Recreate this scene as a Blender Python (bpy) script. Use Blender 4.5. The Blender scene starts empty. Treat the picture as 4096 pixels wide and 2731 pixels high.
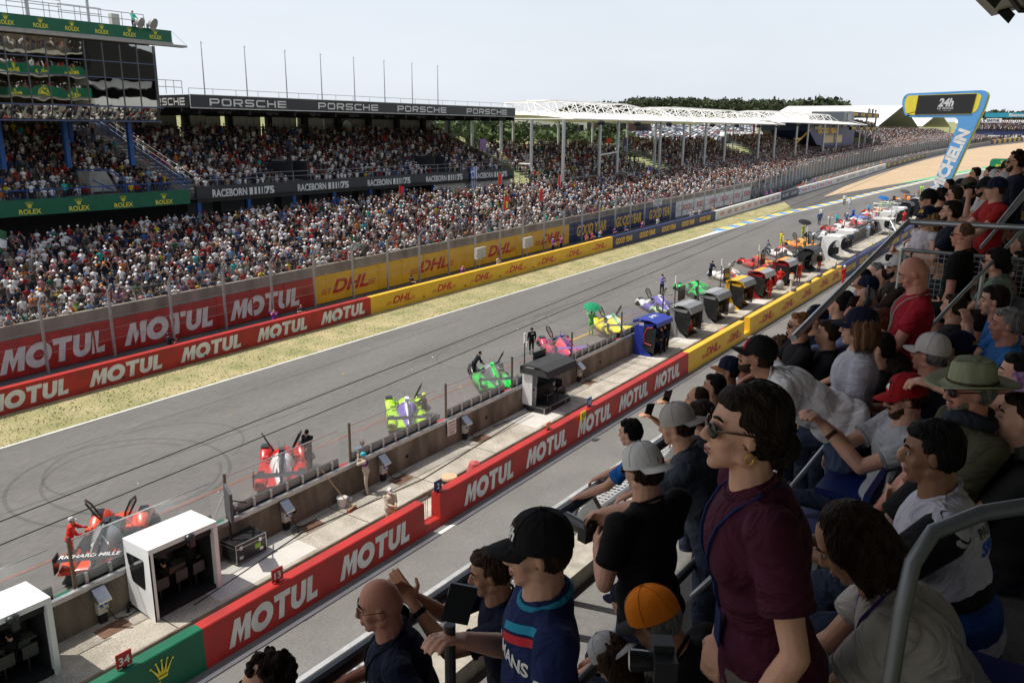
import bpy, bmesh, math, random
import numpy as np
from mathutils import Vector, Matrix
from mathutils.bvhtree import BVHTree
C = bpy.context.scene.collection
sc = bpy.context.scene
R_ = math.radians
random.seed(7)
rng = np.random.default_rng(11)
G = 0.0196                      # the pit straight climbs two per cent along +X

# ------------------------------------------------------------ camera
cam = bpy.data.cameras.new('camera'); camo = bpy.data.objects.new('camera', cam); C.objects.link(camo)
cam.sensor_width = 36; cam.lens = 28.916; cam.clip_start = 0.05; cam.clip_end = 9000
F_, CX, CY, Y0, XV, ROLL = 3290., 2048., 1365.5, 512., 4434., 0.0092
_n = Vector((0, Y0-CY, F_)).cross(Vector((1000, Y0+1000*ROLL-CY, F_))).normalized()
if _n.y > 0: _n = -_n
_X = Vector((XV-CX, Y0+(XV-CX)*ROLL-CY, F_)).normalized(); _Y = _n.cross(_X)
_Rw = Matrix((_X, _Y, _n))
_cols = [_Rw @ Vector(v) for v in ((1, 0, 0), (0, -1, 0), (0, 0, -1))]
camo.matrix_world = Matrix.Translation((0, 0, 15)) @ Matrix((_cols[0], _cols[1], _cols[2])).transposed().to_4x4()
sc.camera = camo
HEAD = lambda x, y, h: Vector((0, 0, 15)) + _Rw @ (Vector((x*1.74150-CX, y*1.74150-CY, F_))/F_*(F_*.235/(h*1.7415)))

# ------------------------------------------------------------ sky and sun
SUN_EL, SAZ = R_(62), Vector((-.57, .82)).normalized()
w = bpy.data.worlds.new('World'); sc.world = w; w.use_nodes = True
nt = w.node_tree; nt.nodes.clear()
sky = nt.nodes.new('ShaderNodeTexSky'); sky.sky_type = 'NISHITA'; sky.sun_disc = False
sky.sun_elevation = SUN_EL; sky.sun_rotation = math.atan2(SAZ.x, SAZ.y); sky.dust_density = 3.5; sky.air_density = 1.0; sky.ozone_density = 1.2
tc = nt.nodes.new('ShaderNodeTexCoord'); mp = nt.nodes.new('ShaderNodeMapping'); mp.inputs['Scale'].default_value = (1, 1.6, 5)
cl = nt.nodes.new('ShaderNodeTexNoise'); cl.inputs['Scale'].default_value = 1.6; cl.inputs['Detail'].default_value = 5
ramp = nt.nodes.new('ShaderNodeMapRange'); ramp.inputs['From Min'].default_value = .3; ramp.inputs['From Max'].default_value = .7
ramp.inputs['To Min'].default_value = .8; ramp.inputs['To Max'].default_value = .93
mx = nt.nodes.new('ShaderNodeMix'); mx.data_type = 'RGBA'; mx.inputs['B'].default_value = (8.2, 8.75, 9.5, 1)    # thin bright cloud veil
bg = nt.nodes.new('ShaderNodeBackground'); bg.inputs['Strength'].default_value = .1
ow = nt.nodes.new('ShaderNodeOutputWorld')
L = nt.links.new
L(tc.outputs['Generated'], mp.inputs['Vector']); L(mp.outputs[0], cl.inputs['Vector']); L(cl.outputs['Fac'], ramp.inputs['Value'])
sx = nt.nodes.new('ShaderNodeSeparateXYZ'); el = nt.nodes.new('ShaderNodeMapRange'); el.interpolation_type = 'SMOOTHSTEP'      # the veil is thick near the horizon and thin overhead
el.inputs['From Min'].default_value = .28; el.inputs['From Max'].default_value = .62; el.inputs['To Min'].default_value = 1; el.inputs['To Max'].default_value = .12
mm_ = nt.nodes.new('ShaderNodeMath'); mm_.operation = 'MULTIPLY'; L(tc.outputs['Generated'], sx.inputs[0]); L(sx.outputs['Z'], el.inputs['Value']); L(ramp.outputs[0], mm_.inputs[0]); L(el.outputs[0], mm_.inputs[1]); L(mm_.outputs[0], mx.inputs['Factor']); L(sky.outputs[0], mx.inputs['A']); L(mx.outputs['Result'], bg.inputs['Color']); L(bg.outputs[0], ow.inputs['Surface'])
sl = bpy.data.lights.new('sun', 'SUN'); sl.energy = 4.2; sl.angle = R_(.5); sl.color = (1, .95, .87)
so = bpy.data.objects.new('sun', sl); C.objects.link(so)
so.rotation_euler = Vector((SAZ.x*math.cos(SUN_EL), SAZ.y*math.cos(SUN_EL), math.sin(SUN_EL))).to_track_quat('Z', 'Y').to_euler()
sc.view_settings.view_transform = 'Standard'; sc.view_settings.look = 'None'; sc.view_settings.gamma = 1; sc.view_settings.exposure = 0.12
sc.cycles.max_bounces = 6; sc.cycles.transparent_max_bounces = 24; sc.cycles.use_denoising = True

# ------------------------------------------------------------ materials
MATS = {}
def mat(name, col, rough=.7, metal=0., var=.12, scale=3., bump=0., bscale=40., alpha=1., trans=0., emit=0., spec=.5, coords='Object', stretch=None, dirt=None, coat=0., fac2=None, fine=0.):
    """procedural principled: colour broken up by noise, optional second dirt colour, bump"""
    if name in MATS: return MATS[name]
    m = bpy.data.materials.new(name); MATS[name] = m; m.use_nodes = True
    t = m.node_tree; b = t.nodes['Principled BSDF']; K = t.links.new
    tcn = t.nodes.new('ShaderNodeTexCoord'); src = tcn.outputs[coords]
    if stretch:
        mpn = t.nodes.new('ShaderNodeMapping'); mpn.inputs['Scale'].default_value = stretch; K(src, mpn.inputs['Vector']); src = mpn.outputs[0]
    n = t.nodes.new('ShaderNodeTexNoise'); n.inputs['Scale'].default_value = scale; n.inputs['Detail'].default_value = 6; K(src, n.inputs['Vector'])
    mr = t.nodes.new('ShaderNodeMapRange'); mr.inputs['From Min'].default_value = .3; mr.inputs['From Max'].default_value = .7
    mr.inputs['To Min'].default_value = 0; mr.inputs['To Max'].default_value = 1; K(n.outputs['Fac'], mr.inputs['Value'])
    m1 = t.nodes.new('ShaderNodeMix'); m1.data_type = 'RGBA'
    a = tuple(max(0, c*(1-var)) for c in col[:3]); z = tuple(min(1, c*(1+var)) for c in col[:3])
    if dirt: a = dirt
    m1.inputs['A'].default_value = (*a, 1); m1.inputs['B'].default_value = (*z, 1); K(mr.outputs[0], m1.inputs['Factor'])
    out = m1.outputs['Result']
    if fine:
        n3 = t.nodes.new('ShaderNodeTexNoise'); n3.inputs['Scale'].default_value = scale*25; n3.inputs['Detail'].default_value = 2; K(src, n3.inputs['Vector'])
        r3 = t.nodes.new('ShaderNodeMapRange'); r3.inputs['From Min'].default_value = .35; r3.inputs['From Max'].default_value = .65; r3.inputs['To Min'].default_value = 1-fine; r3.inputs['To Max'].default_value = 1+fine
        K(n3.outputs['Fac'], r3.inputs['Value']); vm = t.nodes.new('ShaderNodeVectorMath'); vm.operation = 'SCALE'; K(out, vm.inputs[0]); K(r3.outputs[0], vm.inputs['Scale']); out = vm.outputs[0]
    K(out, b.inputs['Base Color'])
    b.inputs['Roughness'].default_value = rough; b.inputs['Metallic'].default_value = metal
    b.inputs['Specular IOR Level'].default_value = spec
    if coat: b.inputs['Coat Weight'].default_value = coat
    if alpha < 1: b.inputs['Alpha'].default_value = alpha
    if trans: b.inputs['Transmission Weight'].default_value = trans
    if emit: b.inputs['Emission Color'].default_value = (*col[:3], 1); b.inputs['Emission Strength'].default_value = emit
    if bump:
        n2 = t.nodes.new('ShaderNodeTexNoise'); n2.inputs['Scale'].default_value = bscale; n2.inputs['Detail'].default_value = 4; K(src, n2.inputs['Vector'])
        bp = t.nodes.new('ShaderNodeBump'); bp.inputs['Strength'].default_value = min(1, bump); bp.inputs['Distance'].default_value = .02; K(n2.outputs['Fac'], bp.inputs['Height']); K(bp.outputs[0], b.inputs['Normal'])
    return m
def attr_mat(name, rough=.8):
    """colour from the mesh's own per-face colour of cloth, skin and hair"""
    m = bpy.data.materials.new(name); m.use_nodes = True; t = m.node_tree; b = t.nodes['Principled BSDF']
    a = t.nodes.new('ShaderNodeAttribute'); a.attribute_name = 'Col'
    n = t.nodes.new('ShaderNodeTexNoise'); n.inputs['Scale'].default_value = 9; tcn = t.nodes.new('ShaderNodeTexCoord'); t.links.new(tcn.outputs['Object'], n.inputs['Vector'])
    r = t.nodes.new('ShaderNodeMapRange'); r.inputs['To Min'].default_value = .8; r.inputs['To Max'].default_value = 1.2; t.links.new(n.outputs['Fac'], r.inputs['Value'])
    v = t.nodes.new('ShaderNodeVectorMath'); v.operation = 'SCALE'; t.links.new(a.outputs['Color'], v.inputs[0]); t.links.new(r.outputs[0], v.inputs['Scale']); t.links.new(v.outputs[0], b.inputs['Base Color'])
    b.inputs['Roughness'].default_value = rough; b.inputs['Specular IOR Level'].default_value = .25; return m

def flat(name, col, rough=.6, **k): return mat(name, col, rough, **k)
def glassy(name, col=(.9, .95, .93), alpha=.16, rough=.05):
    m = mat(name, col, rough, var=.04, alpha=alpha, spec=.6); return m
asphalt = mat('asphalt', (.135, .13, .122), .85, var=.14, scale=.35, bump=.35, bscale=60, stretch=(.25, 1, 1), fine=.11)
pitroad = mat('pit_asphalt', (.168, .163, .152), .85, var=.12, scale=.5, bump=.25, bscale=60, fine=.1)
oldroad = mat('old_asphalt', (.09, .086, .08), .9, var=.25, scale=.6, bump=.3, bscale=30, fine=.2)
grass_m = mat('dry_grass', (.36, .3, .16), .95, var=.15, scale=.55, dirt=(.22, .225, .09), bump=.6, bscale=25, fine=.35)
field_m = mat('field_grass', (.27, .255, .11), .95, var=.2, scale=.03, dirt=(.15, .17, .06), fine=.1)
conc_m = mat('aged_concrete', (.25, .225, .185), .9, var=.2, scale=1.3, dirt=(.12, .105, .085), bump=.4, bscale=18, stretch=(1, 1, .35), fine=.12)
concl_m = mat('light_concrete', (.44, .405, .34), .9, var=.12, scale=1.1, dirt=(.3, .27, .22), bump=.5, bscale=45, fine=.28)
concw_m = mat('new_concrete', (.56, .54, .5), .9, var=.06, scale=2., bump=.2, bscale=40, fine=.06)
concp_m = mat('grey_concrete', (.33, .32, .3), .9, var=.12, scale=.8, dirt=(.2, .19, .175), bump=.3, bscale=20)
gravel_m = mat('tan_gravel', (.47, .345, .22), .95, var=.07, scale=.12, bump=.5, bscale=9, fine=.2)
red_m = mat('red_paint', (.43, .018, .012), .5, var=.12, scale=1.2, dirt=(.3, .02, .015), bump=.08, bscale=10)
redlit_m = red_m
yellow_m = mat('yellow_paint', (.78, .45, .018), .5, var=.08, scale=1.2, bump=.08, bscale=10)
navy_m = mat('navy_paint', (.012, .022, .1), .5, var=.12, scale=1.2, bump=.08, bscale=10)
slate_m = mat('slate_paint', (.035, .05, .075), .5, var=.12, scale=1.2)
green_m = mat('green_paint', (.0, .115, .055), .5, var=.12, scale=1.2)
white_m = mat('white_paint', (.78, .77, .74), .5, var=.06, scale=1.5, dirt=(.6, .59, .56))
whitec_m = mat('white_cloth', (.8, .8, .79), .7, var=.04, scale=1.)
black_m = mat('black_paint', (.018, .019, .021), .4, var=.2, scale=3.)
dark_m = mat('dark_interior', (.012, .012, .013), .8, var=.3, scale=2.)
gold_m = mat('gold_letter', (.82, .7, .04), .5, var=.05)
ygold_m = mat('amber_letter', (.85, .5, .02), .5, var=.05)
dhlred_m = mat('crimson_letter', (.5, .01, .015), .5, var=.05)
galv_m = mat('galvanised_steel', (.42, .43, .44), .42, .75, var=.15, scale=6., bump=.05, bscale=30)
pole_m = mat('pale_steel', (.48, .5, .52), .5, .4, var=.1, scale=4.)
rail_m = mat('dark_steel_rail', (.09, .095, .105), .35, .6, var=.25, scale=8., bump=.05)
steel_m = mat('brushed_steel', (.5, .5, .5), .3, .9, var=.08, scale=10.)
blue_m = mat('blue_steel', (.012, .085, .32), .5, .1, var=.12, scale=2.)
rubber_m = mat('tyre_rubber', (.02, .02, .02), .8, var=.2, scale=10.)
wood_m = mat('pale_wood', (.5, .33, .16), .7, var=.15, scale=10, stretch=(1, 1, 8))
glass_m = glassy('clear_glass', alpha=.14)
smoked_m = mat('smoked_sheet', (.03, .032, .034), .2, alpha=.72, bump=.5, bscale=8)
plast_m = glassy('clear_plastic_sheet', (.5, .52, .54), .16, .15)
smoke_m = mat('smoked_window', (.01, .011, .013), .08, var=.1, spec=.6)
seat_m = mat('blue_plastic_seat', (.005, .018, .14), .45, var=.15, scale=3.)
crowd_m = attr_mat('crowd_clothing')
def cm(col, rough=.55, **k):
    n = 'paint_%03d_%03d_%03d' % tuple(int(c*255) for c in col[:3]) + ('' if rough == .55 else '_%d' % int(rough*100))
    return mat(n, col, rough, **k)

# ------------------------------------------------------------ mesh helpers
class MB:
    def __init__(s): s.v = []; s.f = []; s.m = []; s.marks = []
    def add(s, vs, fs, m=0):
        o = len(s.v); s.v += [tuple(p) for p in vs]; s.f += [tuple(i+o for i in f) for f in fs]; s.m += [m]*len(fs); return s
    def box(s, x0, y0, z0, x1, y1, z1, m=0, M=None):
        vs = [Vector(p) for p in ((x0, y0, z0), (x1, y0, z0), (x1, y1, z0), (x0, y1, z0), (x0, y0, z1), (x1, y0, z1), (x1, y1, z1), (x0, y1, z1))]
        if M is not None: vs = [M @ v for v in vs]
        return s.add(vs, [(0, 3, 2, 1), (4, 5, 6, 7), (0, 1, 5, 4), (1, 2, 6, 5), (2, 3, 7, 6), (3, 0, 4, 7)], m)
    def tube(s, pts, r, n=8, m=0, cap=True, closed=False):
        pts = [Vector(p) for p in pts]; N = len(pts); rr = r if isinstance(r, (list, tuple)) else [r]*N
        vs = []
        prev = None
        for i, p in enumerate(pts):
            a = pts[(i-1) % N] if (i > 0 or closed) else p; b = pts[(i+1) % N] if (i < N-1 or closed) else p
            t = (b-a).normalized() if (b-a).length > 1e-9 else Vector((0, 0, 1))
            if prev is None:
                u = t.orthogonal().normalized()
            else:
                u = (prev - t*prev.dot(t)); u = u.normalized() if u.length > 1e-6 else t.orthogonal().normalized()
            prev = u; v_ = t.cross(u)
            for k in range(n):
                a_ = 2*math.pi*k/n; vs.append(p + (u*math.cos(a_)+v_*math.sin(a_))*rr[i])
        fs = []
        for i in range(N if closed else N-1):
            j = (i+1) % N
            for k in range(n):
                l = (k+1) % n; fs.append((i*n+k, i*n+l, j*n+l, j*n+k))
        if cap and not closed: fs += [tuple(reversed(range(n))), tuple(range((N-1)*n, N*n))]
        return s.add(vs, fs, m)
    def lathe(s, prof, c=(0, 0, 0), n=16, m=0, M=None):
        c = Vector(c); vs = []
        for r, z in prof:
            for k in range(n):
                a = 2*math.pi*k/n; p = Vector((r*math.cos(a), r*math.sin(a), z))
                vs.append(c + (M @ p if M is not None else p))
        fs = [(i*n+k, i*n+(k+1) % n, (i+1)*n+(k+1) % n, (i+1)*n+k) for i in range(len(prof)-1) for k in range(n)]
        fs += [tuple(reversed(range(n))), tuple(range((len(prof)-1)*n, len(prof)*n))]
        return s.add(vs, fs, m)
    def prism(s, poly, a, b, axis=1, m=0, skew=0.):
        """poly of (p,q) in the plane across the axis, run from a to b"""
        def P(p, q, t):
            if axis == 1: return (p, t, q)
            if axis == 0: return (t, p, q+skew*t)
            return (p, q, t)
        n = len(poly); vs = [P(p, q, a) for p, q in poly]+[P(p, q, b) for p, q in poly]
        fs = [(i, (i+1) % n, n+(i+1) % n, n+i) for i in range(n)]+[tuple(reversed(range(n))), tuple(range(n, 2*n))]
        return s.add(vs, fs, m)
    def ell(s, c, r, nu=14, nv=9, m=0, M=None):
        c = Vector(c); vs = [Vector((0, 0, r[2]))]
        for i in range(1, nv):
            th = math.pi*i/nv
            for k in range(nu):
                a = 2*math.pi*k/nu; vs.append(Vector((r[0]*math.sin(th)*math.cos(a), r[1]*math.sin(th)*math.sin(a), r[2]*math.cos(th))))
        vs.append(Vector((0, 0, -r[2])))
        vs = [c + (M @ p if M is not None else p) for p in vs]
        fs = [(0, 1+k, 1+(k+1) % nu) for k in range(nu)]
        for i in range(nv-2):
            for k in range(nu): fs.append((1+i*nu+k, 1+(i+1)*nu+k, 1+(i+1)*nu+(k+1) % nu, 1+i*nu+(k+1) % nu))
        e = len(vs)-1; o = 1+(nv-2)*nu; fs += [(o+k, e, o+(k+1) % nu) for k in range(nu)]
        return s.add(vs, fs, m)
    def slab(s, x0, x1, y0, y1, z0, z1, m=0):      # a bar lying along the sloping straight: z is height over the road
        vs = [(x0, y0, z0+G*x0), (x1, y0, z0+G*x1), (x1, y1, z0+G*x1), (x0, y1, z0+G*x0), (x0, y0, z1+G*x0), (x1, y0, z1+G*x1), (x1, y1, z1+G*x1), (x0, y1, z1+G*x0)]
        return s.add(vs, [(0, 3, 2, 1), (4, 5, 6, 7), (0, 1, 5, 4), (1, 2, 6, 5), (2, 3, 7, 6), (3, 0, 4, 7)], m)
    def mesh(s, name, mats, smooth=False):
        me = bpy.data.meshes.new(name); me.from_pydata(s.v, [], s.f)
        for mm in (mats if isinstance(mats, (list, tuple)) else [mats]): me.materials.append(mm)
        if len(me.materials) > 1: me.polygons.foreach_set('material_index', s.m)
        if smooth: me.polygons.foreach_set('use_smooth', [True]*len(s.f))
        me.update(); return me
    def split(s, name, mats, parent=None):      # every marked piece becomes a mesh of its own
        mk = s.marks+[(len(s.v), len(s.f))]; out = []
        for (a, fa), (b, fb) in zip(mk[:-1], mk[1:]):
            q = MB(); q.v = s.v[a:b]; q.f = [tuple(i-a for i in f) for f in s.f[fa:fb]]; q.m = s.m[fa:fb]
            if q.f: out.append(q.build(name, mats, parent))
        return out
    def build(s, name, mats, parent=None, smooth=False, loc=None):
        me = s.mesh(name, mats, smooth); o = bpy.data.objects.new(name, me); C.objects.link(o)
        if parent: o.parent = parent
        if loc is not None: o.location = loc
        return o
def tag(o, label=None, cat=None, group=None, kind=None):
    if label: o['label'] = label
    if cat: o['category'] = cat
    if group: o['group'] = group
    if kind: o['kind'] = kind
    return o
def thing(name, label, cat, loc=(0, 0, 0), rz=0., group=None):
    o = bpy.data.objects.new(name, None); C.objects.link(o); o.location = loc; o.rotation_euler = (0, 0, rz); o.empty_display_size = .1
    return tag(o, label, cat, group)
def copy_tree(o, parent=None):
    c = o.copy(); C.objects.link(c); c.parent = parent
    for ch in list(o.children): copy_tree(ch, c)
    return c
def struct(o): o['kind'] = 'structure'; return o
def stuff(o, label=None, cat=None): o['kind'] = 'stuff'; return tag(o, label, cat)

# ------------------------------------------------------------ lettering
_TX = {}
def txt(s, h=1., shear=0., bold=0., sx=1.):
    """letters as flat faces; cap height h, left at x=0, baseline y=0"""
    k = (s, shear, bold)
    if k not in _TX:
        cu = bpy.data.curves.new('lettering', 'FONT'); cu.body = s; cu.shear = shear; cu.offset = bold; cu.resolution_u = 3
        o = bpy.data.objects.new('lettering', cu); C.objects.link(o)
        dg = bpy.context.evaluated_depsgraph_get(); me = o.evaluated_get(dg).to_mesh()
        v = np.array([p.co[:] for p in me.vertices]) if len(me.vertices) else np.zeros((1, 3)); f = [tuple(p.vertices) for p in me.polygons]
        o.evaluated_get(dg).to_mesh_clear(); bpy.data.objects.remove(o); bpy.data.curves.remove(cu)
        v[:, 0] -= v[:, 0].min(); _TX[k] = (v, f)
    v, f = _TX[k]; sc_ = h/.69
    v = v*sc_; v = v.copy(); v[:, 0] *= sx
    return v, f
def place(mb, vf, O, right, up, m=0, center=True, width=None, off=.004):
    v, f = vf; right = Vector(right).normalized(); up = Vector(up).normalized(); n = right.cross(up)
    w_ = v[:, 0].max(); s = (width/w_ if width else 1.)
    O = Vector(O)
    mb.marks.append((len(mb.v), len(mb.f)))
    vs = [O + right*((p[0]-(w_/2 if center else 0))*s) + up*p[1] + n*off for p in v]
    mb.add(vs, f, m)
def polys(L_):       # list of polygons -> (v,f)
    v = []; f = []
    for p in L_:
        o = len(v); v += [(a, b, 0) for a, b in p]; f.append(tuple(range(o, o+len(p))))
    return np.array(v, float), f
def ribbon(pts, w, closed=False):
    """mitred stroke as quads"""
    P = [Vector((a, b)) for a, b in pts]; N = len(P); Lp = []; Rp = []
    for i in range(N):
        a = P[i-1] if (i > 0 or closed) else None; b = P[(i+1) % N] if (i < N-1 or closed) else None
        d1 = (P[i]-a).normalized() if a is not None else None; d2 = (b-P[i]).normalized() if b is not None else None
        if d1 is None: d1 = d2
        if d2 is None: d2 = d1
        n1 = Vector((-d1.y, d1.x)); n2 = Vector((-d2.y, d2.x)); n = (n1+n2).normalized(); k = w/2/max(.3, n.dot(n1))
        Lp.append(P[i]+n*k); Rp.append(P[i]-n*k)
    v = [(p.x, p.y, 0) for p in Lp]+[(p.x, p.y, 0) for p in Rp]
    f = [(i, N+i, N+(i+1) % N, (i+1) % N) for i in range(N if closed else N-1)]
    return np.array(v), f
def join(*parts):
    V = []; Fc = []; o = 0
    for (v, f), dx, dy, s in parts:
        v = v*s; v = v + np.array([dx, dy, 0]); V.append(v); Fc += [tuple(i+o for i in q) for q in f]; o += len(v)
    V = np.concatenate(V); V[:, 0] -= V[:, 0].min(); return V, Fc
def arc(cx, cy, r, a0, a1, n=14, ry=None): return [(cx+r*math.cos(R_(a0+(a1-a0)*i/n)), cy+(ry or r)*math.sin(R_(a0+(a1-a0)*i/n))) for i in range(n+1)]
def logo_oil():      # the heavy five-letter word on the red walls
    M_ = polys([[(0, 0), (.18, .95), (.43, .95), (.5, .5), (.47, .0), (.33, .55), (.25, 0)], [(.5, .5), (.66, .95), (.92, .95), (.9, 0), (.65, 0), (.66, .55), (.47, 0)]])
    O_ = ribbon(arc(0, .48, .36, 0, 345, 23, .36), .29, True)
    T_ = polys([[(-.08, .98), (-.02, .72), (.21, .74), (.21, 0), (.47, 0), (.47, .74), (.72, .74), (.72, .98)]])
    U_ = ribbon([(.125, .95)]+arc(.37, .37, .245, 180, 360, 12)+[(.615, .95)], .25)
    L_ = polys([[(0, 0), (0, .95), (.26, .95), (.26, .22), (.55, .28), (.55, 0)]])
    return join((M_, 0, 0, 1), (O_, 1.44, 0, 1), (T_, 2.02, 0, 1), (U_, 2.8, 0, 1), (L_, 3.6, 0, 1))
def logo_wide():     # wide squared seven-letter word on the roof edge
    w = .2; a = w/2; H_ = 1-a; Wd = 1.18; out = []; r = .12
    def rr(x0, y0, x1, y1): return [(x0+r, y0), (x1-r, y0), (x1, y0+r), (x1, y1-r), (x1-r, y1), (x0+r, y1), (x0, y1-r), (x0, y0+r)]
    P = [ribbon([(a, 0), (a, H_), (Wd-r, H_), (Wd, H_-r), (Wd, .42+r), (Wd-r, .42), (a+a, .42)], w)]
    O_ = [ribbon(rr(a, a, Wd, H_), w, True)]
    Rr = [ribbon([(a, 0), (a, H_), (Wd-r, H_), (Wd, H_-r), (Wd, .42+r), (Wd-r, .42), (a+a, .42)], w), ribbon([(Wd*.62, .32), (Wd*.96, 0)], w)]
    S = [ribbon([(Wd+a, H_), (a+r, H_), (a, H_-r), (a, .5+r), (a+r, .5), (Wd-r, .5), (Wd, .5-r), (Wd, a+r), (Wd-r, a), (0, a)], w)]
    Cc = [ribbon([(Wd+a, H_), (a+r, H_), (a, H_-r), (a, a+r), (a+r, a), (Wd+a, a)], w)]
    Hh = [ribbon([(a, 0), (a, 1)], w), ribbon([(Wd, 0), (Wd, 1)], w), ribbon([(w, .5), (Wd-a, .5)], w)]
    E = [ribbon([(Wd+a, H_), (a, H_), (a, a), (Wd+a, a)], w), ribbon([(w, .5), (Wd+a, .5)], w)]
    x = 0; parts = []
    for l in (P, O_, Rr, S, Cc, Hh, E):
        parts += [(q, x, 0, 1) for q in l]; x += Wd+w/2+.28
    return join(*parts)
def logo_crown(s=1.):
    L_ = []
    for i, a in enumerate((-34, -17, 0, 17, 34)):
        c, s_ = math.sin(R_(a)), math.cos(R_(a)); bx = .5+.32*c*.9
        L_.append([(bx-.07, .22), (bx+.07, .22), (.5+c*.86+.015, s_*.86+.03), (.5+c*.86-.015, s_*.86+.03)])
        L_.append([(.5+c*.93+.055*math.cos(R_(t)), s_*.93+.055*math.sin(R_(t))) for t in range(0, 360, 60)])
    L_.append([(.26, .19), (.3, .07), (.7, .07), (.74, .19)])
    return polys(L_)
OIL, WIDE, CROWN = logo_oil(), logo_wide(), logo_crown()
def scaled(vf, s, sx=1., shear=0.):
    v, f = vf; v = v*s; v = v.copy(); v[:, 0] = v[:, 0]*sx + v[:, 1]*shear; v[:, 0] -= v[:, 0].min(); return v, f
def logo_post(h):    # three slanted letters with speed lines
    t = txt('DHL', h, .35, .035, 1.35); wd = t[0][:, 0].max(); parts = [(t, h*1.2, 0, 1)]
    for k in range(3):
        y = h*(.02+.17*k); parts.append((polys([[(0+y*.35, y), (h*1.1+y*.35-h*.12, y), (h*1.1+y*.35-h*.1, y+h*.07), (y*.35+.02, y+h*.07)]]), 0, 0, 1))
        x = h*1.2+wd-h*.1+y*.3; parts.append((polys([[(x, y), (x+h*.85, y), (x+h*.88, y+h*.07), (x+.02, y+h*.07)]]), 0, 0, 1))
    return join(*parts)
def wall_word(mb, vf, x, y, z, m=0, width=None, center=True):  # on a wall that faces the pit side
    place(mb, vf, (x, y, z+G*x), (1, 0, G), (0, 0, 1), m, center, width, off=.004)

# ============================================================ ground, roads, markings
def zg(x, y): return G*min(x, 1400) + max(0, min(y, 700)-140)*.028
def sheet(name, outline, z, m, kind='structure', sub=None):
    """a flat sheet following the slope; outline = list of (x,y)"""
    bm = bmesh.new(); vs = [bm.verts.new((x, y, G*x+z)) for x, y in outline]; f = bm.faces.new(vs)
    bmesh.ops.recalc_face_normals(bm, faces=[f])
    if f.normal.z < 0: f.normal_flip()
    bmesh.ops.triangulate(bm, faces=[f])
    me = bpy.data.meshes.new(name); bm.to_mesh(me); bm.free(); me.materials.append(m); o = bpy.data.objects.new(name, me); C.objects.link(o); o['kind'] = kind; return o
xs = [-900, -500, -200, -60]+list(range(0, 700, 35))+[760, 850, 1000, 1200, 1400, 1900, 2600, 4000, 6000]
ys = [-2500, -900, -300, -80, -10, 46, 90, 140]+list(range(180, 700, 40))+[700, 900, 1300, 2200, 4500]
mb = MB(); mb.add([(x, y, zg(x, y)-.02) for x in xs for y in ys], [(i*len(ys)+j, (i+1)*len(ys)+j, (i+1)*len(ys)+j+1, i*len(ys)+j+1) for i in range(len(xs)-1) for j in range(len(ys)-1)])
struct(mb.build('ground', field_m, smooth=True))
def yk(x): return float(np.interp(x, [98, 104, 126, 144, 177, 226, 267, 281, 332, 420, 560], [40.05, 40.0, 39.3, 37.2, 34.8, 30.6, 25.3, 23.4, 17.5, 4, -24]))
def ybar(x): return float(np.interp(x, [0, 115, 149, 161, 190, 252, 322, 388, 435, 485, 548, 640], [44.7, 44.8, 46.07, 46.5, 47.2, 49.4, 50.8, 50.5, 48.2, 45, 37.8, 22]))
def yfen(x): return float(np.interp(x, [0, 150, 169, 183, 207, 260, 330, 400, 450, 520], [50.1, 50.4, 51.9, 53.6, 56.5, 59.5, 60.5, 59.5, 56, 47]))
kx = [98, 104, 115, 126, 135, 144, 160, 177, 200, 226, 250, 267, 281, 300, 332, 370, 420, 480, 560]
edge = [(x, yk(x)) for x in kx]
low = [(560, -44), (480, -28), (420, -14), (350, 0), (300, 8), (240, 15), (190, 20), (160, 23.0), (-80, 23.0)]
struct(sheet('race_track', [(-80, 40.05)]+edge+low, .004, asphalt))
struct(sheet('runoff_road', [(138, 40.9)]+[(139, 45.6)]+[(x, ybar(x)+.1) for x in (150, 161, 190, 252, 322, 388, 435, 485, 548, 640)]+[(x, yk(x)-.0) for x in reversed(kx[4:])], .0, oldroad))
struct(sheet('gravel_trap', [(160, 41.6), (194, 36.9), (228, 31.9), (267, 27), (281, 25), (332, 19.5), (420, 6), (560, -21), (640, 5), (600, 20), (548, 31), (509, 35.2), (435, 45.6), (400, 47.3), (367, 47.9), (308, 48.2), (260, 47.2), (218, 45.6), (185, 44)], .012, gravel_m))
struct(sheet('green_runoff_strip', [(193, 36.6), (240, 32), (267, 28.3), (281, 26.8), (332, 21), (420, 8), (420, 5.2), (332, 18.4), (281, 24.5), (267, 26.3), (228, 31.0)], .018, mat('mint_paint', (.1, .42, .2), .7)))
struct(sheet('grass_verge', [(-80, 40.2), (98, 40.2), (129, 40.0), (139, 41.2), (146.5, 44.6), (115, 44.75), (-80, 44.65)], .012, grass_m))
struct(sheet('service_path', [(-80, 45.2), (115, 45.3), (150, 46.7), (190, 47.7), (252, 49.9), (322, 51.3), (388, 51), (435, 48.7), (485, 45.5), (485, 54), (400, 62), (330, 63), (260, 62), (207, 59), (183, 56), (150, 53), (-80, 51.3)], .006, oldroad))
struct(sheet('pit_lane', [(-80, -6), (175, -6), (175, 18.6), (-80, 18.6)], .004, pitroad))
struct(sheet('pit_lane_gutter', [(-80, 18.8), (190, 18.8), (190, 20.4), (-80, 20.4)], .008, concl_m))
mb = MB()
def strip(mb, x0, x1, y0, y1, z=.012, m=0): mb.add([(x0, y0, G*x0+z), (x1, y0, G*x1+z), (x1, y1, G*x1+z), (x0, y1, G*x0+z)], [(0, 1, 2, 3)], m)
strip(mb, -80, 98, 40.02, 40.17, .016); strip(mb, -80, 175, 17.98, 18.14, .016)
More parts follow.
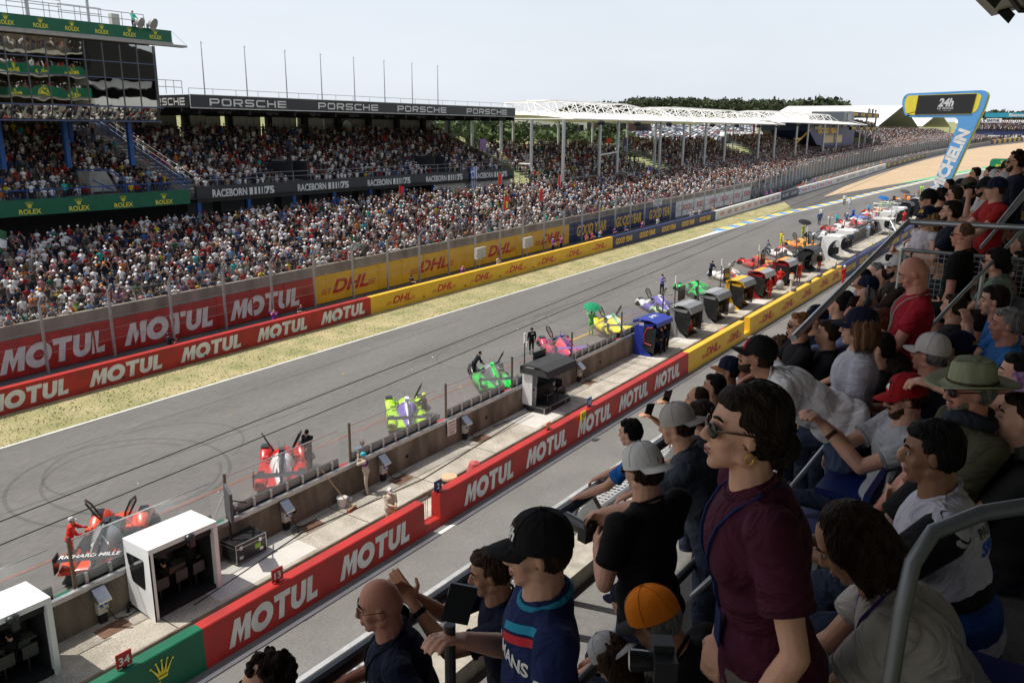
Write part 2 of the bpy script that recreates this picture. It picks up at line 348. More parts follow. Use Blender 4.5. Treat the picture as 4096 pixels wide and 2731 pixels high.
mb.add([(88, 40.0, G*88+.017), (104.8, 39.55, G*104.8+.017), (104.8, 40.5, G*104.8+.017), (98, 40.2, G*98+.017)], [(0, 1, 2, 3)])
def curve_strip(mb, x0, x1, o0, o1, z, m=0, st=2.):
    n = max(1, int((x1-x0)/st)); X = [x0+(x1-x0)*i/n for i in range(n+1)]
    v = [(x, yk(x)+o0, G*x+z) for x in X]+[(x, yk(x)+o1, G*x+z) for x in X]
    mb.add(v, [(i, i+1, n+1+i+1, n+1+i) for i in range(n)], m)
curve_strip(mb, 104.8, 420, -.35, -.15, .016, 0, 4)
strip(mb, 24, 47, 27.92, 28.02, .016, 1); strip(mb, 8, 22, 27.9, 28.05, .016, 1); strip(mb, 50, 78, 27.9, 28.05, .016, 1); strip(mb, 46.9, 50.2, 27.87, 28.08, .018, 2)
for i in range(14): # slanted grid box lines
    x = 14.5+i*7.9; 
    mb.add([(x, 23.4, G*x+.016), (x+.12, 23.4, G*x+.016), (x+4.6, 27.8, G*(x+4.6)+.016), (x+4.48, 27.8, G*(x+4.48)+.016)], [(0, 1, 2, 3)], 3)
struct(mb.build('road_marking', [mat('road_white', (.72, .71, .68), .7, var=.1, scale=2.), mat('road_red', (.25, .1, .075), .8, var=.2, scale=1.), mat('road_yellow', (.5, .3, .05), .8), mat('faded_line', (.16, .155, .145), .8)]))
mb = MB(); x = 104.8; k = 0
while x < 420:
    curve_strip(mb, x, x+2.35, -.12, 1.25, .02, k % 2, 1.2); x += 2.35; k += 1
kb = mb.build('kerb', [mat('kerb_blue', (.09, .3, .62), .6), mat('kerb_yellow', (.82, .58, .1), .6)]); struct(kb)
# rubber skid marks: turning circles burnt into the asphalt
mb = MB()
def skid(pts, wd, z): 
    v, f = ribbon(pts, wd); mb.add([(p[0], p[1], G*p[0]+z) for p in v], f)
for (cx, cy, rx, ry, a0, a1, wd) in ((17.2, 32.4, 4.3, 4.6, 0, 360, .16), (17.6, 32.2, 3.4, 3.9, 20, 330, .14), (19.2, 33.6, 4.4, 3.6, -60, 200, .12), (52, 30.5, 3.6, 3.2, 60, 290, .12), (55, 31, 4.5, 3.0, 10, 250, .1), (41, 31, 3.4, 2.6, 90, 330, .1), (75, 32, 5, 2.6, 60, 300, .12), (98, 31.5, 5.5, 2.2, 20, 280, .13)):
    skid(arc(cx, cy, rx, a0, a1, 40, ry), wd, .0085)
for i in range(12):
    y0 = 25+rng.random()*13; x0 = -5+rng.random()*110; skid([(x0+t*12, y0+math.sin(t*1.3+i)*.35) for t in np.linspace(0, 2.5, 9)], .16, .0085+.0002*i)
o = mb.build('skid_mark', mat('rubber_trace', (.055, .054, .052), .8, var=.3, scale=1., alpha=.16)); stuff(o, 'dark curved tyre marks burnt into the grey racing asphalt', 'skid marks')
mb = MB()
for i in range(48):
    x = 5+rng.random()*95; y = 24+rng.random()*15.5; a = rng.random()*3; s = .03+.05*rng.random(); mb.box(-s, -s*.5, 0, s, s*.5, .012, int(rng.random() > .65), Matrix.Translation((x, y, G*x+.02)) @ Matrix.Rotation(a, 4, 'Z'))
stuff(mb.build('litter', [mat('orange_scrap', (.8, .45, .05), .8), mat('paper_scrap', (.8, .8, .78), .8)]), 'tiny paper and leaf scraps scattered over the racing asphalt', 'litter')
# grass tufts on the verge
mb = MB()
for i in range(6000):
    x = 10+120*rng.random()**1.5; y = 40.25+4.3*rng.random(); h = .03+.05*rng.random(); a = rng.random()*6.3; dx, dy = math.cos(a)*.05, math.sin(a)*.05
    z = G*x+.012; mb.add([(x-dx, y-dy, z), (x+dx, y+dy, z), (x+dy*.8, y-dx*.8, z+h)], [(0, 1, 2)], i % 2)
stuff(mb.build('grass', [mat('straw', (.4, .33, .18), .9), mat('green_blade', (.29, .26, .12), .9)]), 'short dry grass tufts along the verge beside the track', 'grass')

# raised pit platform
mb = MB(); mb.slab(-60, 150, 20.45, 22.75, -.1, .25)
struct(mb.build('pit_platform', concl_m))
mb = MB()
for i in range(42): x = -20+i*4.; mb.slab(x, x+.03, 20.46, 22.7, .2505, .2545)
mb.slab(-60, 150, 20.38, 20.452, -.1, .262, 1)
for i, x in enumerate((10.9, 18.6, 23.5, 29.0, 39.2, 55, 66)): mb.slab(x-.45, x+.45, 21.75, 22.35, .2505, .262, 2)
for x0, x1 in ((13.6, 17.6), (31.6, 34.2), (45.5, 47), (50, 51.5), (61, 66)): mb.slab(x0, x1, 20.6, 22.6, .2505, .258, 3)
struct(mb.build('platform_joint', [dark_m, mat('stained_kerb', (.15, .13, .1), .9, var=.4, scale=2.), mat('rusty_cover', (.16, .085, .05), .8, var=.25, scale=6., bump=.5, bscale=60), concw_m]))

# ============================================================ low wall along the pit lane
def lowwall(name, x0, x1, m, label, gaps=()):
    t = thing(name, label, 'wall', (0, 0, 0)); mb = MB(); xs_ = [x0]
    for a, b in gaps: xs_ += [a, b]
    xs_.append(x1)
    def seg(a, b, h): mb.prism([(18.42, 0), (18.47, h-.03), (18.5, h), (18.86, h), (18.88, h-.03), (18.9, 0)], a, b, 0, 0, G)
    for i in range(0, len(xs_), 2): seg(xs_[i], xs_[i+1], 1.27)
    for a, b in gaps: seg(a+.002, b-.002, .3)
    mb.build('concrete_body', m, t); return t
wl = lowwall('pit_lane_wall', -20, 11.55, green_m, 'green section of the low pit lane wall with gold crown lettering')
mb = MB(); place(mb, scaled(CROWN, .62), (10.25, 18.419, .5+G*10), (1, 0, G), (0, 0, 1)); place(mb, txt('ROLEX', .36, bold=.02), (9.2, 18.419, .12+G*9), (1, 0, G), (0, 0, 1), width=2.0)
mb.split('lettering', gold_m, wl)
wl = lowwall('pit_lane_wall', 11.552, 44.75, red_m, 'red section of the low pit lane wall with white oil brand lettering', [(20.85, 21.75)])
mb = MB()
for a, b in ((12.3, 15.65), (16.6, 20.0), (23.17, 26.52), (27.47, 30.82), (31.79, 35.1), (35.94, 39.3), (40.11, 43.46)): place(mb, scaled(OIL, .84, 1., .16), ((a+b)/2, 18.421, .2+G*(a+b)/2), (1, 0, G), (0, .038, 1), width=b-a)
mb.split('lettering', white_m, wl)
wl = lowwall('pit_lane_wall', 44.752, 80, yellow_m, 'yellow section of the low pit lane wall with red courier lettering', [(54.2, 55.3)])
mb = MB()
for a, b in ((46.8, 49.9), (51, 53.6), (57.2, 60.6), (62.3, 65.6), (67.4, 70.6), (72.5, 75.7), (76.6, 79.4)): place(mb, logo_post(.5), ((a+b)/2, 18.421, .38+G*(a+b)/2), (1, 0, G), (0, .038, 1), width=b-a)
mb.split('lettering', dhlred_m, wl)
wl = lowwall('pit_lane_wall', 80.002, 175, navy_m, 'navy blue section of the low pit lane wall with amber tyre brand lettering', [(107.5, 109)])
mb = MB()
for k in range(9): x = 83.5+k*5.2; place(mb, txt('GOOD YEAR', .5, .15, .035, .8), (x, 18.421, .38+G*x), (1, 0, G), (0, .038, 1), width=3.6)
mb.split('lettering', ygold_m, wl)

# ============================================================ barrier across the track
def pathwall(mb, X, fy, th, z0, z1, m=0, foot=0.):
    n = len(X); v = []
    for x in X: 
        y = fy(x); v += [(x, y-foot, G*x+z0), (x, y, G*x+z1), (x, y+th, G*x+z1), (x, y+th, G*x+z0)]
    f = []
    for i in range(n-1):
        for k in range(4): f.append((i*4+k, (i+1)*4+k, (i+1)*4+(k+1) % 4, i*4+(k+1) % 4))
    f += [(0, 1, 2, 3), ((n-1)*4+3, (n-1)*4+2, (n-1)*4+1, (n-1)*4)]
    mb.add(v, f, m)
def pathtext(mb, vf, x, z, fy, width, m=0, off=.012):
    x0, x1 = x-width/2, x+width/2; d = Vector((x1-x0, fy(x1)-fy(x0), G*(x1-x0)))
    nrm = Vector((d.y, -d.x, 0)).normalized()
    place(mb, vf, Vector((x, fy(x), G*x+z))+nrm*off, d, (0, 0, 1), m, width=width)
secs = [(-30, 44.8, red_m, 'red barrier wall beside the grass verge, painted with white oil brand words', 'oil'), (44.81, 84, yellow_m, 'yellow barrier wall beside the grass verge with red courier words', 'post'),
        (84.01, 115.2, navy_m, 'navy blue barrier wall beside the grass verge with amber tyre brand words', 'tyre'), (115.21, 149, white_m, 'white barrier wall with red spark plug brand words at the end of the grass', 'spark'),
        (149.01, 161, slate_m, 'short slate blue barrier wall with white 24h race lettering', 'race'), (161.01, 188, white_m, 'white barrier wall with red and blue energy company words', 'energy'),
        (188.01, 252, white_m, 'white barrier wall with thin black circuit lettering beside the gravel', 'circuit'), (252.01, 322, black_m, 'black barrier wall with small yellow marks above the gravel trap', 'black'),
        (322.01, 470, concp_m, 'bare grey concrete barrier wall curving behind the gravel trap', 'bare')]
rgrey = mat('bosch_red', (.5, .01, .015), .5)
for a, b, m, lab, kind in secs:
    t = thing('track_barrier', lab, 'barrier wall'); mb = MB(); n = max(2, int((b-a)/6)); X = [a+(b-a)*i/n for i in range(n+1)]
    h = 1.36 if a < 200 else 1.5; pathwall(mb, X, ybar, .45, -.05, h, 0, .02); mb.build('concrete_body', m, t)
    tb = MB(); tb2 = MB()
    if kind == 'oil':
        for p, q in ((11.6, 16.1), (17.0, 21.35), (22.49, 27.01), (28.26, 32.72), (34.01, 38.37), (39.67, 44.13)): pathtext(tb, scaled(OIL, .95, 1., .16), (p+q)/2, .22, ybar, q-p)
        tb.split('lettering', white_m, t)
        hb = MB()
        for x in (24.5, 30.0, 35.6, 41.3): hb.marks.append((len(hb.v), len(hb.f))); hb.tube([(x, 44.668, G*x+.3), (x, 44.72, G*x+.3)], .07, 10)
        hb.split('drain_hole', dark_m, t)
    elif kind == 'post':
        for p, q in ((46.54, 49.98), (52.08, 55.3), (57.28, 60.76), (62.63, 66.3), (68.23, 71.92), (73.6, 77.1), (79.2, 82.6)): pathtext(tb, logo_post(.55), (p+q)/2, .4, ybar, q-p)
        tb.split('lettering', dhlred_m, t)
        hb = MB()
        for x in (51, 56.6, 61.9, 67.5): hb.marks.append((len(hb.v), len(hb.f))); hb.tube([(x, 44.668, G*x+.3), (x, 44.72, G*x+.3)], .07, 10)
        hb.split('drain_hole', dark_m, t)
    elif kind == 'tyre':
        for p, q in ((84.75, 88.94), (90.86, 95.23), (97.12, 101.39), (103.32, 107.54), (109.33, 113.29)): pathtext(tb, txt('GOOD YEAR', .62, .15, .035, .75), (p+q)/2, .38, ybar, q-p)
        tb.split('lettering', ygold_m, t)
    elif kind == 'spark':
        for k in range(10): x = 117.8+k*3.25; pathtext(tb, txt('BOSCH', .52, 0, .03), x+.35, .45, ybar, 1.7); pathtext(tb2, ribbon(arc(0, .3, .26, 0, 345, 20), .06, True), x-.95, .42, ybar, .6)
        tb.split('lettering', rgrey, t); tb2.split('round_emblem', mat('grey_emblem', (.3, .3, .31), .5), t)
    elif kind == 'race':
        for x in (152.1, 157.9): pathtext(tb, txt('24h LE MANS', .6, .2, .01), x, .4, ybar, 4.2)
        tb.split('lettering', white_m, t)
    elif kind == 'energy':
        for k in range(4): x = 164.5+k*6.6; pathtext(tb, txt('TotalEnergies', .6, 0, .01), x+.6, .45, ybar, 4.2); pathtext(tb2, ribbon(arc(0, .4, .3, 30, 300, 10), .2), x-2.1, .35, ybar, .7)
        tb.split('lettering', mat('energy_red', (.7, .03, .05), .5), t); tb2.split('emblem', mat('energy_blue', (.05, .25, .6), .5), t)
    elif kind == 'circuit':
        for k in range(5): x = 195+k*12; pathtext(tb, txt('BUGATTI CIRCUIT', .6), x, .45, ybar, 7.5)
        tb.split('lettering', black_m, t)
    elif kind == 'black':
        for k in range(8): x = 256+k*8.6; pathtext(tb, txt('<x>' if k % 2 else 'SPORT', .75, .2, .03), x, .4, ybar, 3.4)
        tb.split('lettering', gold_m, t)
# yellow and navy tyre wall at the far bend
t = thing('tyre_wall', 'far tyre wall in alternating yellow and navy blocks behind the gravel', 'tyre wall'); y_, n_ = MB(), MB()
for k in range(30):
    a, b = 472+k*5.6, 472+k*5.6+5.5; pathwall(y_ if k % 2 else n_, [a, b], ybar, 1.2, 0, 1.9)
y_.build('yellow_blocks', yellow_m, t); n_.build('navy_blocks', navy_m, t)

# back wall with big words + old concrete wall above
def const(v): return lambda x: v
t = thing('terrace_wall', 'long weathered concrete wall under the lower spectators', 'wall'); mb = MB(); X = list(range(-30, 160, 10)); pathwall(mb, X, const(50.95), .35, -.05, 3.08); pathwall(mb, [160, 207, 260, 330, 400, 460, 520], lambda x: yfen(x)+1.2, .35, 0, 3.0)
mb.build('concrete_body', mat('wall_concrete', (.27, .235, .19), .9, var=.25, scale=.8, dirt=(.15, .125, .1), stretch=(1, 1, .3), bump=.5, bscale=12), t)
bsec = [(-30, 44.5, red_m, 'tall red board wall under the crowd with big white oil brand words', 'oil'), (44.51, 84.2, yellow_m, 'tall yellow board wall under the crowd with big red courier words', 'post'),
        (84.21, 114.7, navy_m, 'tall navy board wall under the crowd with big amber tyre brand words', 'tyre'), (114.71, 146.7, white_m, 'tall white board wall under the crowd with red spark plug brand words', 'spark'),
        (146.71, 200, slate_m, 'tall dark slate board wall under the crowd with white round emblems', 'fed')]
for a, b, m, lab, kind in bsec:
    t = thing('sponsor_board', lab, 'advertising board'); mb = MB(); fy = (lambda x: yfen(x)+.5)
    n = max(2, int((b-a)/5)); pathwall(mb, [a+(b-a)*i/n for i in range(n+1)], fy, .16, .05, 2.3)
    mb.build('board', m, t)
    pb = MB(); x = a+1.2
    while x < b-.5: 
        if a < 150: pb.marks.append((len(pb.v), len(pb.f))); pb.slab(x, x+.1, fy(x)-.05, fy(x)-.002, .05, 2.42)
        x += 3.05
    if pb.v: pb.split('upright', m, t)
    tb = MB(); tb2 = MB()
    if kind == 'oil':
        for p, q in ((12.3, 18.8), (20.4, 26.8), (28.1, 34.85), (36.3, 42.85)): pathtext(tb, scaled(OIL, 1.5, 1., .16), (p+q)/2, .38, fy, q-p)
        tb.split('lettering', white_m, t)
    elif kind == 'post':
        for p, q in ((45.1, 51.5), (55.9, 62.4), (66.7, 73.1), (76.8, 83.3)): pathtext(tb, logo_post(1.05), (p+q)/2, .7, fy, q-p)
        tb.split('lettering', dhlred_m, t)
    elif kind == 'tyre':
        for p, q in ((86.0, 93.4), (96, 103.3), (105.8, 113.2)): pathtext(tb, txt('GOOD YEAR', 1.2, .15, .035, .75), (p+q)/2, .7, fy, q-p)
        tb.split('lettering', ygold_m, t)
    elif kind == 'spark':
        for k in range(6): x = 118.3+k*5.2; pathtext(tb, txt('BOSCH', .8, 0, .03), x+.6, .9, fy, 2.9); pathtext(tb2, ribbon(arc(0, .5, .45, 0, 345, 20), .09, True), x-1.7, .8, fy, 1.0)
        tb.split('lettering', rgrey, t); tb2.split('round_emblem', mat('grey_emblem', (.3, .3, .31), .5), t)
    else:
        for k in range(8): x = 150+k*6.2; pathtext(tb, txt('FIA', .7, 0, .02), x, .8, fy, 1.3); pathtext(tb, ribbon(arc(0, .8, .8, 0, 345, 20), .1, True), x, .35, fy, 1.7, off=.014)
        tb.split('lettering', mat('pale_emblem', (.5, .54, .58), .5), t)
# debris fence
def fence_run(name, lab, xs_posts, fy, zmesh0, arm=.45):
    t = thing(name, lab, 'fence')
    for x in xs_posts[:98]:
        p = MB(); y = fy(x); z = G*x; p.box(x-.06, y-.09, z-.1, x+.06, y+.09, z+4.25)
        p.add([(x-.06, y-.09, z+4.25), (x+.06, y-.09, z+4.25), (x+.06, y+.09, z+4.2), (x-.06, y+.09, z+4.2), (x-.06, y-.55, z+4.75), (x+.06, y-.55, z+4.75), (x+.06, y-.42, z+4.82), (x-.06, y-.42, z+4.82)], [(0, 1, 5, 4), (1, 2, 6, 5), (2, 3, 7, 6), (3, 0, 4, 7), (4, 5, 6, 7)])
        p.build('post', galv_m, t)
    if len(xs_posts) > 98:
        p = MB()
        for x in xs_posts[98:]: p.box(x-.06, fy(x)-.09, G*x, x+.06, fy(x)+.09, G*x+4.7)
        stuff(p.build('post', galv_m, t))
    mbw = MB(); a, b = xs_posts[0], xs_posts[-1]; x = a; H0, H1 = zmesh0, 4.25
    def wire(x0, z0, x1, z1, w_):
        y0, y1 = fy(x0)-.1, fy(x1)-.1; mbw.add([(x0-w_, y0, G*x0+z0), (x0+w_, y0, G*x0+z0), (x1+w_, y1, G*x1+z1), (x1-w_, y1, G*x1+z1)], [(0, 1, 2, 3)])
    while x < b:
        st = .16 if x < 90 else (.3 if x < 200 else .6); wd = .0036 if x < 90 else (.006 if x < 200 else .012)
        wire(x, H0, x+1.7, H1, wd); wire(x+1.7, H0, x, H1, wd)
        if x < 200:   # overhang
            y0 = fy(x)-.1; y1 = fy(x)-.5; mbw.add([(x-wd, y0, G*x+4.25), (x+wd, y0, G*x+4.25), (x+.3+wd, y1, G*x+4.78), (x+.3-wd, y1, G*x+4.78)], [(0, 1, 2, 3)])
            mbw.add([(x+.3-wd, y0, G*x+4.25), (x+.3+wd, y0, G*x+4.25), (x+wd, y1, G*x+4.78), (x-wd, y1, G*x+4.78)], [(0, 1, 2, 3)])
        x += st
    for zz in (1.2, 1.9, 2.6, 3.3, 4.2):
        xx = [a+(b-a)*i/60 for i in range(61)]; mbw.tube([(q, fy(q)-.1, G*q+zz) for q in xx], .012, 4)
    mbw.build('wire_mesh', galv_m, t)
    return t
posts = [22.9+4.23*i for i in range(-3, 36)]
fence_run('debris_fence', 'tall grey wire debris fence with bent posts in front of the near lower crowd', posts, yfen, 1.2)
x = posts[-1]+3.6; p2 = []
while x < 505: p2.append(x); x += 3.9
fence_run('debris_fence', 'long far stretch of grey debris fence curving behind the gravel trap', p2, yfen, 1.0)
for i, (x, lab) in enumerate(((65.3, 'left of two pale electrical cabinets fixed to the debris fence posts'), (73.8, 'right of two pale electrical cabinets fixed to the debris fence posts'))):
    t = thing('electrical_cabinet', lab, 'cabinet', (x, 49.75, G*x)); mb = MB(); mb.box(-.75, -.25, 1.0, .05, .1, 2.1); mb.box(.1, -.25, 1.1, .75, .1, 2.15); mb.build('casing', mat('cabinet_cream', (.55, .54, .48), .5), t)
    mb = MB(); mb.tube([(0, 0, 1.0), (0, 0, 0)], .05); mb.build('conduit', galv_m, t)

# ============================================================ grandstand with black roof
def railing(t, x0, x1, y, z, m, posts=2.9, h=1.05, bars=(1.05, .55), r=.03, sl=0.):
    mb = MB(); n = max(1, int(abs(x1-x0)/posts))
    for b in bars: mb.tube([(x0, y, z+b), (x1, y, z+b+sl*(x1-x0))], r, 6)
    for i in range(n+1): x = x0+(x1-x0)*i/n; mb.tube([(x, y, z+sl*(x-x0)), (x, y, z+h+sl*(x-x0))], r, 6)
    return mb.build('railing', m, t)
corr_m = mat('corrugated_sheet', (.26, .25, .23), .6, var=.06, scale=1.)
trans_m = mat('translucent_panel', (.42, .42, .38), .5, var=.12, scale=.5)
fascia_m = mat('black_fascia', (.022, .026, .033), .45, var=.08, scale=1.)
stepc_m = mat('stand_concrete', (.2, .195, .185), .9, var=.15, scale=1.5)
gs = thing('grandstand', 'large covered grandstand with a black lettered roof edge across the track', 'grandstand')
ROWS = [(72.7+.86*k, 8.55+.325*k) for k in range(17)]
mb = MB()
for y, z in ROWS: mb.box(28, y, z-.6, 103, y+.86, z)
mb.box(10, ROWS[0][0], 8.0, 28, 87, 8.4); mb.build('terrace_steps', stepc_m, gs)
mb = MB(); mb.box(48.9, 71.98, 7.62, 102.75, 72.3, 9.16); mb.build('parapet_panel', fascia_m, gs)
mb = MB()
for a in (50.68, 61.53, 72.28, 82.98, 93.55):
    mb.marks.append((len(mb.v), len(mb.f)))
    v, f = txt('RACEBORN', .72, 0, .03, .72); vs = v.copy(); k = 4.15/v[:, 0].max()
    mb.add([(a+p[0]*k, 71.972, 8.05+p[1]) for p in vs], f)
    x = a+4.45
    for wd in (.42, .3, .22, .13, .07): mb.add([(x, 71.972, 8.03), (x+wd, 71.972, 8.03), (x+wd, 71.972, 8.79), (x, 71.972, 8.79)], [(0, 1, 2, 3)]); x += wd+.2
    v, f = txt('75', .74, 0, .05, 1.15); k = 1.25/v[:, 0].max(); mb.add([(a+6.4+p[0]*k, 71.972, 8.03+p[1]) for p in v], f)
mb.split('parapet_lettering', white_m, gs)
RX0, RX1 = 49.1, 103.2
mb = MB(); mb.box(RX0, 72, 16.62, RX1, 90, 17.8); rf = mb.build('roof', fascia_m, gs)
mb = MB(); mb.box(RX0-.02, 71.96, 16.55, RX1, 72.02, 16.62); mb.box(RX0-.04, 71.97, 16.55, RX0, 72.03, 17.8); mb.box(RX0-.02, 71.96, 17.8, RX1, 72.02, 17.85); mb.build('edge_trim', white_m, rf)
mb = MB()
for p, q in ((51.2, 60.6), (65.07, 74.47), (77.87, 87.24), (91.62, 101.06)): place(mb, WIDE, ((p+q)/2, 71.99, 16.82), (1, 0, 0), (0, 0, .71), width=q-p)
o_ = mb.v; mb.v = [(x, y, 16.82+(z-16.82)*.7) for x, y, z in o_]
place(mb, WIDE, (49.08, 76.2, 16.82), (0, -1, 0), (0, 0, 1), width=6.6); n_ = len(WIDE[0]); mb.v = mb.v[:-n_]+[(x, y, 16.82+(z-16.82)*.7) for x, y, z in mb.v[-n_:]]
mb.split('roof_lettering', white_m, rf)
mb = MB()
for i in range(10): x = RX0+1+i*5.9; mb.box(x, 72.3, 16.0, x+.25, 89, 16.6)
for y in (73.5, 77, 81, 85): mb.box(RX0, y, 16.25, RX1, y+.15, 16.6)
mb.build('roof_beams', dark_m, gs)
for i in range(9):
    x = 52.5+i*5.9; mb = MB(); mb.tube([(x, 72.6, 16.35), (x+.5, 72.3, 16.15)], .22, 8); mb.tube([(x+.9, 72.6, 16.35), (x+1.3, 72.3, 16.15)], .18, 8); mb.build('floodlight', black_m, gs)
# back wall
for a, b in ((28, 58), (80.5, 103.2)): mb = MB(); mb.box(a, 88, 13.4, b, 88.3, 16.6); mb.build('back_wall', corr_m, gs)
for a, b in ((58.8, 63.9), (64.7, 69.8), (70.6, 75.6), (75.9, 80.3)):
    mb = MB(); mb.box(a, 88, 13.4, b, 88.2, 16.5); mb.build('translucent_window', trans_m, gs)
for i in range(11): x = 46.6+i*5.95; mb = MB(); mb.box(x, 87.3, 13, x+.7, 87.95, 16.6); mb.build('back_column', dark_m, gs)
mb = MB()
for a, b in ((58.8, 63.9), (64.7, 69.8), (70.6, 75.6)):
    for k in range(1, 5): x = a+(b-a)*k/5; mb.box(x-.04, 87.9, 13.4, x+.04, 87.97, 16.5)
mb.build('window_mullion', pole_m, gs)
for x in (45.2, 53.3, 84.6):
    mb = MB(); mb.tube([(x, 87.9, 15.0), (x, 87.98, 15.0)], 1.0, 24, 1); mb.tube([(x, 87.87, 15.0), (x, 87.9, 15.0)], .88, 24, 0); mb.build('round_window', [mat('bright_round_pane', (.6, .68, .6), .4, var=.4, scale=1.2), dark_m], gs)
railing(gs, 49, 102.6, 72.15, 9.16, galv_m, 2.4)
railing(gs, 49.2, 103, 72.3, 17.8, galv_m, 2.6, h=.6, bars=(.6,), r=.025)
for x in (61.8, 86): 
    mb = MB(); mb.box(x-.05, 73, 9.2, x, 76.5, 11.2); mb.box(x+2.1, 73, 9.2, x+2.15, 76.5, 11.2); mb.box(x, 76.4, 9.2, x+2.1, 76.5, 11.3); mb.build('stair_entrance', rail_m, gs)
mb = MB(); mb.prism([(72.3, 7.8), (87.5, 7.8), (88, 15.6), (87, 14.8), (72.6, 9.4)], 103.0, 103.3, 0); mb.build('end_wall', mat('olive_wall', (.26, .23, .11), .8), gs)
mb = MB()
for dz in (.3, .8, 1.2): mb.tube([(103.35, 72.3, 9.2+dz), (103.35, 87.5, 14.9+dz)], .03, 6)
for k in range(9): y = 72.4+k*1.9; mb.tube([(103.35, y, 9+k*.71), (103.35, y, 10.5+k*.71)], .03, 6)
mb.build('end_railing', galv_m, gs)
for x in (49.15, 55.1, 61.07, 66.98, 72.87, 78.81, 84.64):
    mb = MB(); mb.box(x-.2, 72.05, G*x+2, x+.2, 72.35, 7.62); mb.build('blue_post', blue_m, gs)
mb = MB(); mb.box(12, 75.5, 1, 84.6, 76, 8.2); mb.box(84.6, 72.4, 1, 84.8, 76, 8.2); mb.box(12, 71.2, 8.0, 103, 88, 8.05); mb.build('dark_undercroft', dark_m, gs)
mb = MB(); mb.box(84.8, 72.5, 1, 102.7, 72.8, 7.7); mb.build('white_wall', mat('stucco_white', (.6, .58, .53), .9, var=.1, scale=1.), gs)
mb = MB()
for i in range(9): x = 50+i*4; mb.box(x, 75.4, 6.1+.02*i, x+3, 75.48, 7.4)
mb.build('shutter', mat('grey_shutter', (.07, .075, .08), .6), gs)
for i, (x, lab) in enumerate(((47.0, 'at the left end'), (52.17, 'second from left'), (57.26, 'third from left'), (62.49, 'fourth from left'), (67.53, 'fifth from left'), (72.68, 'sixth from left'), (77.8, 'seventh from left'), (82.89, 'eighth from left'), (87.97, 'at the right end'))):
    if i == 0: continue
    mb = MB(); mb.tube([(0, 0, -.1), (0, 0, 2), (0, 0, 5.1)], [.07, .06, .035], 8); mb.tube([(0, 0, 5.0), (.15, 0, 4.95)], .03, 5)
    o = mb.build('flagpole', pole_m, None, loc=(x, 74, 17.82)); tag(o, 'bare thin flagpole on the black grandstand roof, '+lab, 'flagpole', 'flagpoles on the grandstand roof')
# blue sloping stair rails at the joint of both stands
mb = MB()
for dz in (.0, .45, .9, ): mb.tube([(47.55, 71.4, 9.05+dz), (47.5, 86.5, 14.7+dz)], .06 if dz == .9 else .04, 6)
for k in range(14): y = 71.5+k*1.15; mb.tube([(47.5, y, 9+k*.43), (47.5, y, 9.95+k*.43)], .04, 6)
mb.box(47.4, 71.3, 8.6, 47.6, 86.5, 8.7); mb.build('blue_stair_rail', blue_m, gs)
mb = MB()
for dz in (.0, .5, 1.0): mb.tube([(49.0, 72.4, 9.2+dz), (49.0, 86.5, 14.5+dz)], .03, 6)
for k in range(14): y = 72.4+k*1.08; mb.tube([(49, y, 8.8+k*.41), (49, y, 10.2+k*.41)], .03, 6)
mb.build('grey_stair_rail', rail_m, gs)

# ============================================================ glass building on the left
gb = thing('glass_building', 'mirror glass building over a green parapet with gold crown lettering', 'building')
mir_m = mat('mirror_glass', (.36, .37, .35), .015, 1., var=.06, scale=.6, bump=.0)
_t = mir_m.node_tree; _b = _t.nodes['Principled BSDF']; _n1 = _t.nodes.new('ShaderNodeTexNoise'); _n1.inputs['Scale'].default_value = .55; _n1.inputs['Detail'].default_value = 1.5; _tc = _t.nodes.new('ShaderNodeTexCoord'); _t.links.new(_tc.outputs['Object'], _n1.inputs['Vector'])
_bp = _t.nodes.new('ShaderNodeBump'); _bp.inputs['Strength'].default_value = .12; _bp.inputs['Distance'].default_value = .07; _t.links.new(_n1.outputs['Fac'], _bp.inputs['Height']); _t.links.new(_bp.outputs[0], _b.inputs['Normal'])
mxs = [26.2+1.57*k for k in range(13)]+[45.2]
zr = [16.52, 18.87, 20.2, 21.75]
mb = MB()
for i in range(len(mxs)-1):
    for j in range(3): mb.add([(mxs[i], 71, zr[j]), (mxs[i+1], 71, zr[j]), (mxs[i+1], 71, zr[j+1]), (mxs[i], 71, zr[j+1])], [(0, 1, 2, 3)])
    mb.add([(mxs[i], 71.45, 15.3), (mxs[i+1], 71.45, 15.3), (mxs[i+1], 70.95, 16.45), (mxs[i], 70.95, 16.45)], [(0, 1, 2, 3)])
mb.build('mirror_pane', mir_m, gb)
bf = mat('blue_grey_frame', (.08, .1, .18), .4, .3)
mb = MB()
for x in mxs: mb.box(x-.03, 70.93, 16.52, x+.03, 71.0, 21.8); mb.tube([(x, 71.4, 15.3), (x, 70.9, 16.45)], .035, 4)
mb.build('mullion', mat('grey_mullion', (.12, .12, .13), .4, .4), gb)
mb = MB()
for z in zr[1:3]: mb.box(20, 70.92, z-.04, 45.2, 71, z+.04)
mb.box(20, 70.8, 16.42, 45.5, 71.1, 16.55); mb.box(20, 71.35, 15.2, 45.5, 71.6, 15.32); mb.build('transom', bf, gb)
mb = MB(); mb.box(10, 71.62, 15.25, 45.15, 90, 21.9); mb.box(10, 71, 21.9, 45, 90, 23.1); mb.build('building_body', mat('building_grey', (.2, .2, .2), .7), gb)
mb = MB(); mb.box(10, 70.3, 21.85, 48.1, 71.2, 22.02); mb.box(10, 70.6, 22.02, 46.9, 71.2, 22.2); mb.build('ledge', mat('ledge_grey', (.36, .34, .31), .6), gb)
mb = MB(); mb.box(10, 70.75, 22.2, 46.9, 70.95, 23.22); gf = mb.build('green_fascia', green_m, gb)
mb = MB()
